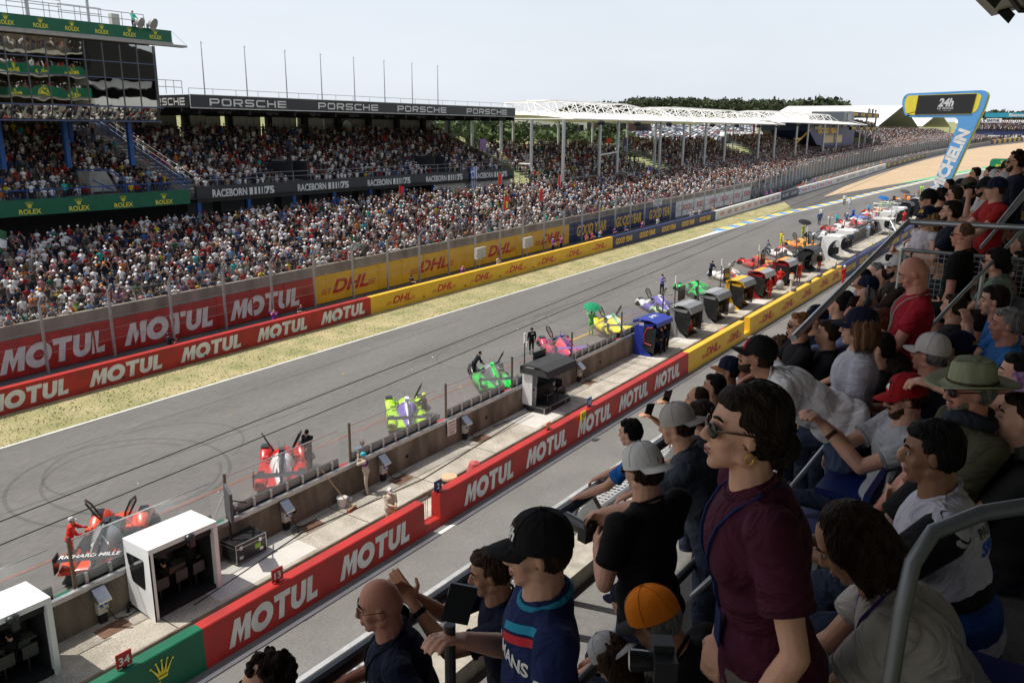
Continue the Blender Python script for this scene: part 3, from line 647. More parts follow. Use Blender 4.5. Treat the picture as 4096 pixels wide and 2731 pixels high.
for c in (27.6, 30.2, 32.75, 35.35, 37.86, 40.37, 42.85, 45.3): place(mb, txt('ROLEX', .31, 0, .015, 1.2), (c, 70.75, 22.38), (1, 0, 0), (0, 0, 1), width=1.15); place(mb, scaled(CROWN, .42), (c, 70.75, 22.72), (1, 0, 0), (0, 0, 1))
mb.split('crown_lettering', gold_m, gf)
mb = MB(); mb.box(10, 70.9, 7.72, 47.4, 71.1, 9.02); gp = mb.build('green_parapet', green_m, gb)
mb = MB()
for c in (28.6, 32.7, 36.74, 40.73, 44.7): place(mb, txt('ROLEX', .38, 0, .02, 1.2), (c, 70.9, 7.86), (1, 0, 0), (0, 0, 1), width=1.75); place(mb, scaled(CROWN, .58), (c, 70.9, 8.3), (1, 0, 0), (0, 0, 1))
mb.split('crown_lettering', gold_m, gp)
railing(gb, 20, 47.5, 71.0, 9.0, blue_m, 2.0, h=.75, bars=(.75,), r=.045)
for x in (27.8, 33.4, 38.9, 44.95): 
    mb = MB(); mb.box(x-.19, 75.8, 11.2, x+.19, 76.2, 15.3); mb.build('blue_column', blue_m, gb)
for x in (33, 36.4, 43):
    mb = MB(); mb.box(x-.2, 82.8, 13.2, x+.2, 83.1, 15.3); mb.build('blue_column', blue_m, gb)
mb = MB(); mb.box(12, 87.5, 8, 47.4, 87.8, 15.3); mb.box(12, 71.6, 15.2, 45, 88, 15.25); mb.build('rear_wall', mat('warm_grey_wall', (.11, .1, .09), .9), gb)  # rear wall and ceiling sheet in one dark warm grey
mb = MB(); mb.prism([(39.1, 9.1), (41.8, 9.1), (40.9, 10.9), (39.1, 10.95)], 73.6, 73.8); mb.box(39.05, 73, 9.0, 39.2, 75, 10.9); mb.build('stair_wall', concp_m, gb)
mb = MB(); mb.tube([(38.2, 73.5, 11.05), (41, 73.5, 11.05), (43.9, 73.0, 9.3)], .05, 6); mb.tube([(39.2, 72.8, 10.2), (41, 72.8, 9.2)], .05, 6); mb.build('stair_rail', blue_m, gb)
railing(gb, 20, 44.6, 71.2, 23.2, galv_m, 1.9, h=1.15, bars=(1.15, .6), r=.03); railing(gb, 34, 38.3, 73, 23.3, galv_m, 1.3, h=1.6, bars=(1.6, 1.1), r=.03)
railing(gb, 38.6, 42.3, 74, 23.3, galv_m, 1.3, h=1.5, bars=(1.5, 1.0), r=.03)
mb = MB(); mb.box(41.8, 71.5, 23.3, 42.5, 72, 24.2); mb.build('roof_cabinet', mat('cabinet_cream', (.55, .54, .48), .5), gb)
for x, y in ((35.6, 73), (40.6, 73)):
    mb = MB(); mb.tube([(x, y, 23), (x, y, 31)], .12, 8); mb.build('mast', galv_m, gb)
mb = MB(); mb.tube([(46.9, 70.8, 23.2), (48.1, 70.4, 22.05)], .015, 4); mb.build('stay_wire', galv_m, gb)
for x, r in ((43.4, .45), (44.6, .5)):
    mb = MB(); mb.tube([(x, 70.6, 23.6), (x+.25, 70.3, 23.55), (x+.3, 70.2, 23.5)], [.15, r, r+.05], 14); mb.box(x-.1, 70.7, 23.2, x+.1, 70.8, 23.6); mb.build('floodlight', mat('lamp_housing', (.4, .4, .38), .3, .5), gb)
railing(gb, 45.6, 49, 73, 17.85, galv_m, .8, h=1.2, bars=(1.2, .6), r=.03)

# buildings over the pits that the mirror glass reflects
pb_ = thing('pit_building', 'pit complex seen mirrored in the glass, pale balconies and green bands', 'building')
for z in (15.9, 19.4, 22.8, 26.2):
    mb = MB(); mb.box(52, -6, z-.5, 76, 3, z); mb.build('balcony_slab', mat('balcony_concrete', (.5, .47, .4), .8), pb_)
    mb = MB(); mb.box(52, 3.05, z, 76, 3.15, z+1.1) if z in (19.4, 22.8) else [mb.box(52+.4*k, 3.05, z, 52.06+.4*k, 3.1, z+1.1) for k in range(60)]; gg = mb.build('green_band' if z in (19.4, 22.8) else 'balcony_rail', green_m if z in (19.4, 22.8) else rail_m, pb_)
    if z in (19.4, 22.8):
        mb = MB()
        for k in range(5): place(mb, txt('ROLEX', .42, 0, .02, 1.2), (55+k*4.6, 3.15, z+.12), (-1, 0, 0), (0, 0, 1), width=1.9); place(mb, scaled(CROWN, .5), (55+k*4.6, 3.15, z+.56), (-1, 0, 0), (0, 0, 1))
        mb.split('lettering', gold_m, gg)
mb = MB(); mb.box(52, -8, 4, 76, -2, 32); mb.build('core', mat('brown_core', (.1, .075, .05), .8, var=.5, scale=.6), pb_)
mb = MB(); mb.box(76, -6, 18.0, 88, 4, 19.2); mb.box(76, -6, 21.2, 87, 3, 22.2); mb.build('white_box', whitec_m, pb_)
mb = MB(); mb.prism([(76, 22.6), (100, 22.6), (100, 23.5), (76, 30)], -8, 4); mb.box(76, -9, 10, 100, -6, 24); mb.build('dark_roof', dark_m, pb_)
mb = MB(); mb.box(76, -3, 14.5, 95, 4, 16.3); mb.build('green_roof', field_m, pb_)

# ============================================================ white tensile roofs on columns
mem_m = mat('white_membrane', (.8, .79, .76), .6, var=.04, scale=.5)
truss_m = mat('white_truss', (.74, .73, .7), .4, var=.05)
def tensile(x0, x1, lab, zb=16.35, npan=8, cols=(), legs=True, y0=64.5, y1=88):
    t = thing('canopy_roof', lab, 'canopy', group=None); nx = npan*6; ny = 10; v = []
    for i in range(nx+1):
        u = i/nx; x = x0+(x1-x0)*u; ph = (i % 6)/6.; sag = math.sin(math.pi*ph); rib = 1 if i % 6 == 0 else 0
        for j in range(ny+1):
            w_ = j/ny; y = y0+(y1-y0)*w_ + (1-w_)**6*sag*1.1; z = zb+1.15*math.sin(math.pi*min(1, w_*1.0))**.8 - .35*sag*math.sin(math.pi*w_) 
            if i == 0 or i == nx: z = zb+.6*math.sin(math.pi*w_)
            v.append((x, y, z))
    f = [(i*(ny+1)+j, (i+1)*(ny+1)+j, (i+1)*(ny+1)+j+1, i*(ny+1)+j+1) for i in range(nx) for j in range(ny)]
    mb = MB(); mb.add(v, f); o = mb.build('membrane', mem_m, t, smooth=True)
    mb = MB(); 
    for i in range(npan+1):
        x = x0+(x1-x0)*i/npan; mb.tube([(x, y0+(y1-y0)*k/8, zb+.07+1.15*math.sin(math.pi*k/8)**.8) for k in range(9)] if 0 < i < npan else [(x, y0, zb), (x, y1, zb)], .1, 5)
    mb.tube([(x0, y0, zb), (x1, y0, zb)], .12, 6); mb.tube([(x0, y1, zb), (x1, y1, zb)], .12, 6); mb.build('rib', truss_m, t)
    mb = MB(); P = (x1-x0)/npan; ya, yb, yc = 71., 76.5, 82.; zt = zb+3.0
    top = [(x0+P*(i+.5), (ya+yb)/2+(0 if i % 2 else 0), zt if 0 < i < npan-1 else zt-.5) for i in range(npan)]; top2 = [(p[0], (yb+yc)/2, p[2]) for p in top]
    mb.tube(top, .13, 6); mb.tube(top2, .13, 6)
    for i in range(npan):
        xa, xb = x0+P*i, x0+P*(i+1); za = zb+1.05
        for p in ((xa, ya, za-.15), (xb, ya, za-.15), (xa, yb, za+.15), (xb, yb, za+.15)): mb.tube([p, top[i]], .085, 5)
        for p in ((xa, yb, za+.15), (xb, yb, za+.15), (xa, yc, za-.15), (xb, yc, za-.15)): mb.tube([p, top2[i]], .085, 5)
        mb.tube([top[i], top2[i]], .08, 5)
    mb.tube([(x0+P*.5, 73.7, zt-.5), (x0, y0+2, zb+.1)], .1, 5); mb.tube([(x1-P*.5, 73.7, zt-.5), (x1, y0, zb)], .12, 5); mb.build('truss', truss_m, t)
    for (x, y) in cols:
        mb = MB(); mb.tube([(x, y, G*x+1.5), (x, y, zb)], .24, 10); mb.build('column', pole_m, t)
    for i in range(1, npan, 2):
        x = x0+(x1-x0)*i/npan+2; mb = MB(); mb.ell((x, y0+.3, zb-.5), (.4, .35, .35), 8, 6); mb.ell((x+1.1, y0+.3, zb-.5), (.4, .35, .35), 8, 6); mb.tube([(x-.2, y0+.3, zb-.2), (x+1.2, y0+.3, zb-.2)], .05, 5); mb.build('spotlight', dark_m, t)
    return t
t = tensile(107.5, 151, 'white ribbed canopy roof next to the black grandstand roof', 16.35, 7, [(107.2, 66), (107.6, 72), (108, 78), (108.3, 84), (118.2, 66), (124.3, 66), (140.4, 66), (150.7, 66), (122, 85.5), (137, 85.5), (150, 85.5)], y1=86)
mb = MB(); mb.tube([(118.2, 66, 10.9), (124.3, 66, 11.3)], .14, 6); mb.tube([(107.8, 78, 9.6), (107.6, 72, 9.6)], .14, 6); mb.build('tie_bar', truss_m, t)
tensile(152, 207, 'middle white ribbed canopy roof of the far straight', 16.35, 8, [(152.4, 72.7), (152.6, 79), (161.4, 66), (172.1, 66), (193.3, 66), (204.8, 66), (183, 86), (200, 86), (166, 86)])
tensile(208, 292, 'farthest white ribbed canopy roof before the navy building', 16.9, 10, [(222, 66), (232, 66), (248, 66), (262, 66), (290, 66), (230, 86), (262, 86)])
# their stepped stands
SROWS = [(68.5+.9*k, 6.3+.36*k) for k in range(15)]
for x0, x1, lab in ((107.3, 147, 'scaffold grandstand under the first white canopy, packed with people'), (153, 203, 'scaffold grandstand under the middle white canopy, packed with people'), (212, 286, 'scaffold grandstand under the farthest white canopy, packed with people')):
    t = thing('scaffold_stand', lab, 'grandstand'); mb = MB(); zo = .6*G*(x0-106)
    for y, z in SROWS: mb.box(x0, y, z-.2+zo, x1, y+.9, z+zo)
    mb.build('terrace_steps', mat('scaffold_grey', (.2, .21, .22), .6, .3), t)
    mb = MB()
    for i in range(int((x1-x0)/2)+1):
        x = x0+2*i; mb.tube([(x, 68.3, 3), (x, 68.3, 7.5+zo)], .035, 5)
    for k in range(34):
        x = x0+(x1-x0)*k/33
    for zz in (6.7, 7.5): mb.tube([(x0, 68.3, zz+zo), (x1, 68.3, zz+zo)], .035, 5)
    for k in range(int((x1-x0)/.35)): x = x0+k*.35; mb.box(x-.015, 68.28, 6.7+zo, x+.015, 68.31, 7.5+zo)
    mb.build('front_railing', galv_m, t)
    mb = MB()
    for k, (y, z) in enumerate(SROWS):
        for zz in (.2, 1.1): mb.tube([(x0-.1, y, z+zz+zo), (x0-.1, y+.9, z+zz+zo)], .03, 4)
        for j in range(4): mb.box(x0-.12, y+.22*j, z+.2+zo, x0-.09, y+.22*j+.03, z+1.1+zo)
        if k % 2 == 0:
            mb.tube([(x0, y, 2), (x0, y, z+zo)], .04, 4); mb.tube([(x0, y, 3), (x0, y+1.8, z+zo)], .03, 4)
        mb.tube([(x0, 68.5, 3.5+k*.5), (x0, 81, 3.5+k*.5)], .025, 4) if k < 9 else None
    mb.build('side_scaffold', galv_m, t)
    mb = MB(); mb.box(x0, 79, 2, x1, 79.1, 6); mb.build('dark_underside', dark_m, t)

# ============================================================ navy building, tents, gantry, far stands
t = thing('hospitality_building', 'navy blue hospitality building with amber tyre brand words and roof terrace', 'building')
nb = mat('navy_cladding', (.02, .035, .13), .5)
mb = MB(); mb.prism([(247, 17.3), (247, 15), (256, 11), (285, 9), (300, 9), (300, 17.3)], 70, 84); mb.build('building_body', nb, t)
mb = MB(); mb.box(292, 70, 15.3, 334, 82, 16.4); mb.box(291, 69.8, 19.7, 333.5, 82, 21.2); mb.box(295, 78, 8, 330, 84, 20); mb.build('terrace_floor', mat('charcoal_cladding', (.03, .034, .045), .6), t)
mb = MB(); mb.box(283, 69.7, 16.4, 296, 80, 21); mb.build('stair_tower', mat('tower_grey', (.06, .07, .085), .3), t)
mb = MB(); mb.box(262, 69.9, 11.4, 284, 69.98, 13.8); mb.box(252, 69.9, 15.4, 259, 69.98, 16.6); mb.box(287, 69.6, 17, 292, 69.7, 20.4); mb.build('window', smoke_m, t)
mb = MB(); place(mb, txt('GOOD YEAR', 1.5, .15, .05, .9), (267, 69.9, 14.3), (1, 0, 0), (0, 0, 1), width=22)
for k in range(4): place(mb, txt('GOOD YEAR', .8, .15, .05, .9), (298+k*10, 69.7, 19.95), (1, 0, 0), (0, 0, 1), width=5.5); place(mb, txt('GOOD YEAR', .8, .15, .05, .9), (298+k*10, 69.9, 15.5), (1, 0, 0), (0, 0, 1), width=5.5)
mb.split('lettering', ygold_m, t)
for x in (297, 318, 332): mb = MB(); mb.box(x, 70.3, 8, x+.5, 70.8, 20); mb.build('column', pole_m, t)
mb = MB(); mb.prism([(234, 11.5), (235, 11.5), (248, 15.5), (247.4, 15.5)], 69.6, 70); mb.box(233, 69, 12.6, 237, 70, 13.0); mb.build('yellow_stair', yellow_m, t)
def tent(x0, x1, xr, y0, y1, ze, zrdg, lab):
    t = thing('marquee', lab, 'tent'); mb = MB(); mb.add([(x0, y0, ze), (x0, y1, ze), (xr, y0, zrdg), (xr, y1, zrdg), (x1, y0, ze), (x1, y1, ze)], [(0, 1, 3, 2), (2, 3, 5, 4)]); mb.build('canopy', mem_m, t)
    mb = MB()
    for x, z in ((x0, ze), (xr, zrdg), (x1, ze)):
        if x != xr: mb.tube([(x, y0, 6), (x, y0, z)], .3, 6); mb.tube([(x, y1, 6), (x, y1, z)], .3, 6)
    for k in range(5):
        y = y0+(y1-y0)*k/4; mb.tube([(x0, y, ze-.1), (xr, y, zrdg-.15), (x1, y, ze-.1)], .2, 5)
    mb.build('frame', pole_m, t)
tent(430, 534, 484, 90, 150, 17.4, 28.2, 'big white gabled marquee beside the signal gantry'); tent(534, 640, 590, 88, 150, 18.0, 27.0, 'farther white gabled marquee seen under the signal gantry')
t = thing('scaffold_stand', 'distant open grandstand below the white marquees', 'grandstand'); mb = MB()
for k in range(12): mb.box(335, 66+1.5*k, 9+.55*k, 560, 67.5+1.5*k, 9.3+.55*k)
mb.build('terrace_steps', dark_m, t)
t = thing('signal_gantry', 'tall blue seven shaped gantry with dark screen and white tyre brand letters', 'gantry', (0, 0, 0))
def gp_(x, y): return (32.9-(x-1200)*.01748, 22.23-(y-150)*.01842)
def rnd(P, rs, n=6):
    out = []; N = len(P)
    for i in range(N):
        p = Vector(P[i]); a = (Vector(P[i-1])-p); b = (Vector(P[(i+1) % N])-p); r = rs[i]
        if r == 0: out.append(tuple(p)); continue
        A = p+a.normalized()*r; B = p+b.normalized()*r
        for k in range(n+1): u = k/n; out.append(tuple(A*(1-u)**2+p*2*u*(1-u)+B*u*u))
    return out
Pg = [gp_(*p) for p in ((1196, 250), (1225, 168), (1925, 146), (2018, 150), (1990, 310), (1700, 1260), (1560, 1260), (1790, 400), (1300, 402), (1245, 385))]
out_ = rnd(Pg, [.9, .8, .5, 1.2, .5, 0, 0, 1.6, .8, .6])
mb = MB(); mb.prism(out_, 175, 176.3, 0); mb.build('blue_casing', mat('gantry_blue', (.1, .33, .66), .4, var=.04), t)
mb = MB(); mb.prism([(y-(.0 if y > 25 else .18), z-.05) for y, z in out_], 176.31, 177.1, 0); mb.build('yellow_rear', mat('gantry_yellow', (.75, .62, .05), .5), t)
Pi = rnd([gp_(*p) for p in ((1226, 255), (1246, 188), (1900, 172), (1958, 190), (1935, 330), (1885, 372), (1290, 378), (1250, 360))], [.7, .5, .4, .6, .5, .5, .5, .5])
mb = MB(); mb.prism(Pi, 174.95, 174.99, 0); mb.build('yellow_panel', mat('gantry_yellow', (.75, .62, .05), .5), t)
y0, z0 = gp_(1345, 374); y1, z1 = gp_(1908, 178)
mb = MB(); mb.prism([(y0, z0), (gp_(1358, 186)[0], gp_(0, 188)[1]), (y1, z1), (gp_(1885, 0)[0], gp_(0, 366)[1])], 174.88, 174.94, 0); mb.build('screen', mat('led_screen', (.012, .012, .013), .6), t)
mb = MB(); c = gp_(1633, 295); place(mb, txt('24h', 1.35, .25, .04, 1.1), (174.87, c[0], c[1]), (0, -1, 0), (0, 0, 1), width=2.6); place(mb, txt('LE MANS', .36, .2, .01, 1.1), (174.87, c[0], c[1]-.52), (0, -1, 0), (0, 0, 1), width=2.7); place(mb, txt('10 - 14 JUIN 2026', .14, .1, 0), (174.87, c[0], c[1]-.8), (0, -1, 0), (0, 0, 1), width=1.9)
mb.split('screen_lettering', mat('screen_silver', (.45, .45, .46), .5, emit=.25), t)
a = Vector((0, *gp_(1640, 1130))); b = Vector((0, *gp_(1845, 520))); d = (b-a).normalized(); up = Vector((-1, 0, 0)).cross(d); up = up if up.y > 0 else -up
mb = MB(); place(mb, txt('MICHELIN', 1.75, .0, .06, 1.05), Vector((174.97, 0, 0))+(a+b)/2-up*.9, d, up, width=(b-a).length); mb.build('lettering', white_m, t)
# far banner and stand across the bend
t = thing('far_grandstand', 'distant grandstand across the bend below a teal welcome banner', 'grandstand'); mb = MB()
for k in range(14): mb.box(560+k*1.3, 20, 15.5+k*.35, 561.3+k*1.3, 66, 15.9+k*.35)
mb.box(580, 15, 8, 590, 66, 20); mb.build('terrace_steps', dark_m, t)
mb = MB(); mb.box(579, 20, 23.6, 579.5, 62, 26.2); mb.build('teal_banner', mat('banner_teal', (.02, .3, .42), .6), t)
mb = MB(); place(mb, txt('Bienvenue', 1.7, 0, .03), (578.95, 43.5, 24.1), (0, -1, 0), (0, 0, 1), width=12); mb.build('banner_lettering', white_m, t)
mb = MB(); mb.box(570, 52, 20.5, 571, 60, 22.9); mb.build('white_board', whitec_m, t)
mb = MB(); place(mb, txt('SARTHE', 1.3, 0, .03), (569.9, 56.5, 21.1), (0, -1, 0), (0, 0, 1), width=6.5); mb.build('board_lettering', navy_m, t)
mb = MB()
for k in range(4): mb.box(545-k*2, 33+k*8, 10.5, 546-k*2, 39+k*8, 13.4)
mb.build('white_cabin', whitec_m, t)
mb = MB(); mb.box(557, 15, 13.2, 558, 66, 15.6); mb.build('front_board', navy_m, t)
t = thing('trackside_board', 'green rounded advertising board with gold crown on the gravel edge', 'advertising board', (262, 22, G*262)); mb = MB()
mb.prism(rnd([(3.2, -.2), (3.2, 3.0), (-3.4, 3.0), (-3.4, -.2)], [0, 1.1, 1.1, 0]), 0, .3, 0); mb.build('board', mat('board_green', (.0, .2, .09), .5), t)
mb = MB(); place(mb, txt('ROLEX', .6, 0, .03, 1.2), (-.01, .3, .9), (0, -1, 0), (0, 0, 1), width=2.8); place(mb, scaled(CROWN, .9), (-.01, .3, 1.7), (0, -1, 0), (0, 0, 1)); mb.split('lettering', gold_m, t)

# overhead cables
for lab, P in (('upper of two black cables sagging over the pit straight', [(-20, 16, 8.6), (6.07, 16, 7.73), (22.88, 16, 8.53), (71, 16, 11.22), (143.7, 16, 15.98), (174.9, 19, 18.4)]), ('lower of two black cables sagging over the pit straight', [(-20, 16, 7.6), (6.01, 16, 7.27), (16.08, 16, 7.73), (39.4, 16, 8.99), (77.6, 16, 11.08), (143, 16, 15.3), (174.9, 20, 17.8)])):
    pts = []
    for i in range(len(P)-1):
        for k in range(6): u = k/6; pts.append([P[i][j]*(1-u)+P[i+1][j]*u for j in range(3)])
    pts.append(P[-1]); mb = MB(); mb.tube(pts, .012, 5); tag(mb.build('overhead_cable', dark_m), lab, 'cable', 'cables over the track')
mb = MB(); mb.tube([(12, 9, 26.5), (40, 13, 28.6)], .006, 4); mb.tube([(40, 13, 28.6), (70, 5.5, 24)], .008, 4); tag(mb.build('thin_wire', galv_m), 'single thin wire high in the pale sky at the right', 'cable')

# ============================================================ background: trees, car park, buildings
leaf1 = mat('pine_leaf', (.05, .07, .03), .9, var=.45, scale=.25); leaf2 = mat('bright_leaf', (.09, .13, .045), .9, var=.35, scale=.3); bark = mat('bark', (.09, .06, .045), .9)
def tree_mb(mbl, mbt, x, y, z, h, wd, n, seed, pine=True):
    r = np.random.default_rng(seed); cz = z+h*(.72 if pine else .55); rz = h*(.26 if pine else .42)
    for i in range(n):
        d = r.normal(size=3); d /= np.linalg.norm(d); q = r.random()**.4; c = np.array([x, y, cz])+d*q*np.array([wd/2, wd/2, rz]); s = wd*(.06+.07*r.random())
        for k in range(3):
            a = r.normal(size=3); b = r.normal(size=3); a = a/np.linalg.norm(a)*s; b = b/np.linalg.norm(b)*s; p = c+r.normal(size=3)*s*.6
            mbl.add([p-a, p+b, p+a, p-b*.7], [(0, 1, 2, 3)])
    mbt.tube([(x, y, z-.5), (x, y, z+h*.5), (x+.1*wd, y, z+h*.8)], [h*.022, h*.016, h*.006], 5)
    for k in range(3): a = r.random()*6.3; mbt.tube([(x, y, z+h*(.4+.1*k)), (x+math.cos(a)*wd*.3, y+math.sin(a)*wd*.3, z+h*.72)], [h*.01, h*.004], 4)
ml, mt = MB(), MB()
def dirpt(u, dist):     # point on the terrain along a compass ratio u=Y/X
    x = dist/math.hypot(1, u); return x, x*u
k = 0
for i in range(230):
    u = .255+.36*rng.random(); dist = 890+rng.random()*140; x, y = dirpt(u, dist); h = (20+5*rng.random())*(1. if u < .5 else max(.45, 1-(u-.5)*4.5))
    tree_mb(ml, mt, x, y, zg(x, y), h, 14+5*rng.random(), 70, 1000+i)
o = ml.build('woodland', leaf1); stuff(o, 'dark pine wood filling the low hill on the horizon', 'woodland'); 
tk = mt.build('woodland_trunks', bark, o); tk['kind'] = 'stuff'
def tree(name, label, x, y, h, wd, n, seed, m, pine=False, group=None):
    t = thing(name, label, 'tree', (x, y, zg(x, y)), group=group); a, b = MB(), MB(); tree_mb(a, b, 0, 0, 0, h, wd, n, seed, pine); a.build('crown', m, t); b.build('trunk', bark, t)
for i, (u, dist, h, wd) in enumerate(((.283, 820, 25, 26), (.262, 815, 25, 28), (.249, 850, 22, 20), (.098, 900, 16, 22), (.078, 900, 15, 20), (.04, 880, 17, 22))):
    x, y = dirpt(u, dist); tree('pine_tree', ('rounded dark pine standing just left of the white marquees', 'second dark pine left of the white marquees', 'small dark pine touching the marquee roof edge', 'dark tree just right of the gantry head', 'low tree behind the teal banner', 'dark tree at the far right horizon')[i], x, y, h, wd, 160, 40+i, leaf1, True)
tl = ('leftmost', 'second', 'third', 'fourth', 'fifth', 'sixth', 'seventh', 'eighth', 'ninth', 'tenth', 'eleventh', 'twelfth', 'thirteenth', 'fourteenth', 'fifteenth', 'rightmost')
for i in range(16):
    u = .83-.0205*i; x, y = dirpt(u, 330+40*((i*7) % 3)); tree('broadleaf_tree', 'green field edge tree under the white canopy, '+tl[i]+' of sixteen from the left', x, y, 8+3.5*rng.random()-(i > 9)*2, 9+3*rng.random(), 170, 80+i, leaf2 if i % 3 == 0 else leaf1, i % 4 == 1, 'field edge trees')
ml, mt = MB(), MB()
for i in range(120):
    u = .84-.5*rng.random(); x, y = dirpt(u, 300+15*rng.random()); tree_mb(ml, mt, x, y, zg(x, y)-1, 3.2, 6, 20, 3000+i, False)
for i in range(60):
    u = .34-.1*rng.random(); x, y = dirpt(u, 330+15*rng.random()); tree_mb(ml, mt, x, y, zg(x, y)-1, 6, 8, 24, 3300+i, False)
o = ml.build('hedge', leaf1); stuff(o, 'dark scrubby hedge line between the field and the stands', 'hedge')
# parked cars
carcol = [(.02, .02, .025), (.05, .06, .08), (.3, .31, .33), (.7, .7, .7), (.09, .12, .2), (.15, .16, .17), (.25, .03, .03), (.45, .46, .48)]
cpm = []
for c in carcol: cpm.append(cm(c, .25))
def parked_mesh(ci):
    m_ = MB(); m_.prism([(-2.1, .25), (-2.1, .75), (-1.7, .95), (-1.1, .98), (-.6, 1.42), (.9, 1.45), (1.6, 1.0), (2.1, .9), (2.15, .25)], -.85, .85)
    m_.prism([(-1.0, 1.0), (-.62, 1.36), (.85, 1.39), (1.4, 1.03)], -.87, .87, 1, 1)
    for a in (-1.3, 1.3):
        for s in (-.88, .7): m_.tube([(a, s, .32), (a, s+.18, .32)], .32, 8, 2)
    return m_.mesh('parked_car', [cpm[ci], smoke_m, rubber_m])
pms = [parked_mesh(i) for i in range(8)]; cnt = 0; rest = MB(); spots = []
for ix in range(46):
    for iy in range(75):
        x = 405+ix*7.6; y = 150+iy*2.75; u = y/x
        if not (.345 < u < .565): continue
        if (ix % 3 == 2) or rng.random() < .12: continue
        spots.append((x, y))
spots.sort(key=lambda p: math.hypot(*p))
cnames = ('black', 'dark blue', 'silver', 'white', 'navy', 'charcoal', 'red', 'light grey')
for i, (x, y) in enumerate(spots):
    ci = int(rng.choice(8, p=(.18, .14, .16, .17, .12, .12, .04, .07)))
    if i < 298:
        o = bpy.data.objects.new('parked_car', pms[ci]); C.objects.link(o); o.location = (x, y, zg(x, y)); o.rotation_euler = (0, 0, rng.normal()*.05)
        tag(o, 'distant %s car in the packed car park behind the stands' % cnames[ci], 'car', '%s cars in the far car park' % cnames[ci])
    elif i % 1 == 0:
        z = zg(x, y); rest.prism([(x-2.1, z+.25), (x-1.9, z+.9), (x-.8, z+1.4), (x+.9, z+1.4), (x+2.1, z+.9), (x+2.1, z+.25)], y-.85, y+.85, 1, ci)
stuff(rest.build('parked_cars', cpm), 'farther rows of the packed car park below the wood', 'cars')
# low background buildings
for i, (u, dist, wd, h, m, lab) in enumerate(((.66, 520, 60, 9, white_m, 'long low white hall behind the field trees'), (.565, 560, 70, 11, mat('maroon_seats', (.1, .05, .06), .8), 'maroon seating block left of the car park'), (.335, 430, 40, 6, whitec_m, 'small white marquee by the middle stands'), (.25, 600, 90, 8, mat('slate_roof', (.12, .14, .17), .7), 'long slate grey roof behind the far canopy'), (.075, 800, 90, 9, white_m, 'flat white building on the far right horizon'), (.8, 600, 80, 11, white_m, 'white warehouse seen between the trees'))):
    x, y = dirpt(u, dist); t = thing('low_building', lab, 'building', (x, y, zg(x, y)), math.atan2(u, 1)); mb = MB(); mb.box(-8, -wd/2, -1, 8, wd/2, h*.72); mb.build('wall', m, t)
    mb = MB(); mb.prism([(-9, h*.7), (9, h*.7), (0, h)], -wd/2-1, wd/2+1); mb.build('roof', mat('pale_roof', (.6, .6, .58), .6), t)
    mb = MB()
    for k in range(6): yy = -wd/2+wd*(k+.5)/6; mb.marks.append((len(mb.v), len(mb.f))); mb.box(-8.1, yy-wd*.05, h*.1, -8.0, yy+wd*.05, h*.5)
    mb.split('window', smoke_m, t)
t = thing('parked_trailer', 'long red trailer parked behind the field trees', 'trailer', (330, 330*.56, zg(330, 185)), math.atan2(.56, 1)); mb = MB(); mb.box(-1.3, -9, 1, 1.3, 9, 3.6); mb.build('body', cm((.5, .02, .02)), t); mb = MB()
for y in (-6, -4.5, 6): mb.tube([(-1.2, y, .5), (1.2, y, .5)], .5, 10)
mb.build('wheels', rubber_m, t)
for i, (x, y, c, tx, lab) in enumerate(((152, 79, (.1, .04, .2), '15', 'purple block sign reading 15 between two scaffold stands'), (207, 80, (.1, .04, .2), '14', 'purple block sign reading 14 by the middle canopy'), (104.6, 79, (.35, .2, .5), '16', 'purple block sign by the end of the black grandstand'))):
    t = thing('block_sign', lab, 'sign', (x, y, 9.5)); mb = MB(); mb.box(-.8, 0, 0, .8, .1, 3.8); mb.build('panel', cm(c), t); mb = MB(); place(mb, txt(tx, .9, 0, .03), (0, -.01, 1.2), (1, 0, 0), (0, 0, 1)); mb.build('number', white_m, t)
for i, (x, y, h) in enumerate(((229, 80, 17.5), (400, 85, 20))):
    t = thing('feather_flag', ('tall red feather flag left of the navy building', 'red feather flag by the marquee')[i], 'flag', (x, y, h-6)); mb = MB(); mb.prism([(0, 0), (0, 5.6), (.5, 6.2), (1.5, 5.8), (1.2, 0)], 0, .05); mb.build('cloth', cm((.75, .03, .03)), t); mb = MB(); mb.tube([(0, 0, -5), (0, 0, 6)], .06, 5); mb.build('pole', dark_m, t)

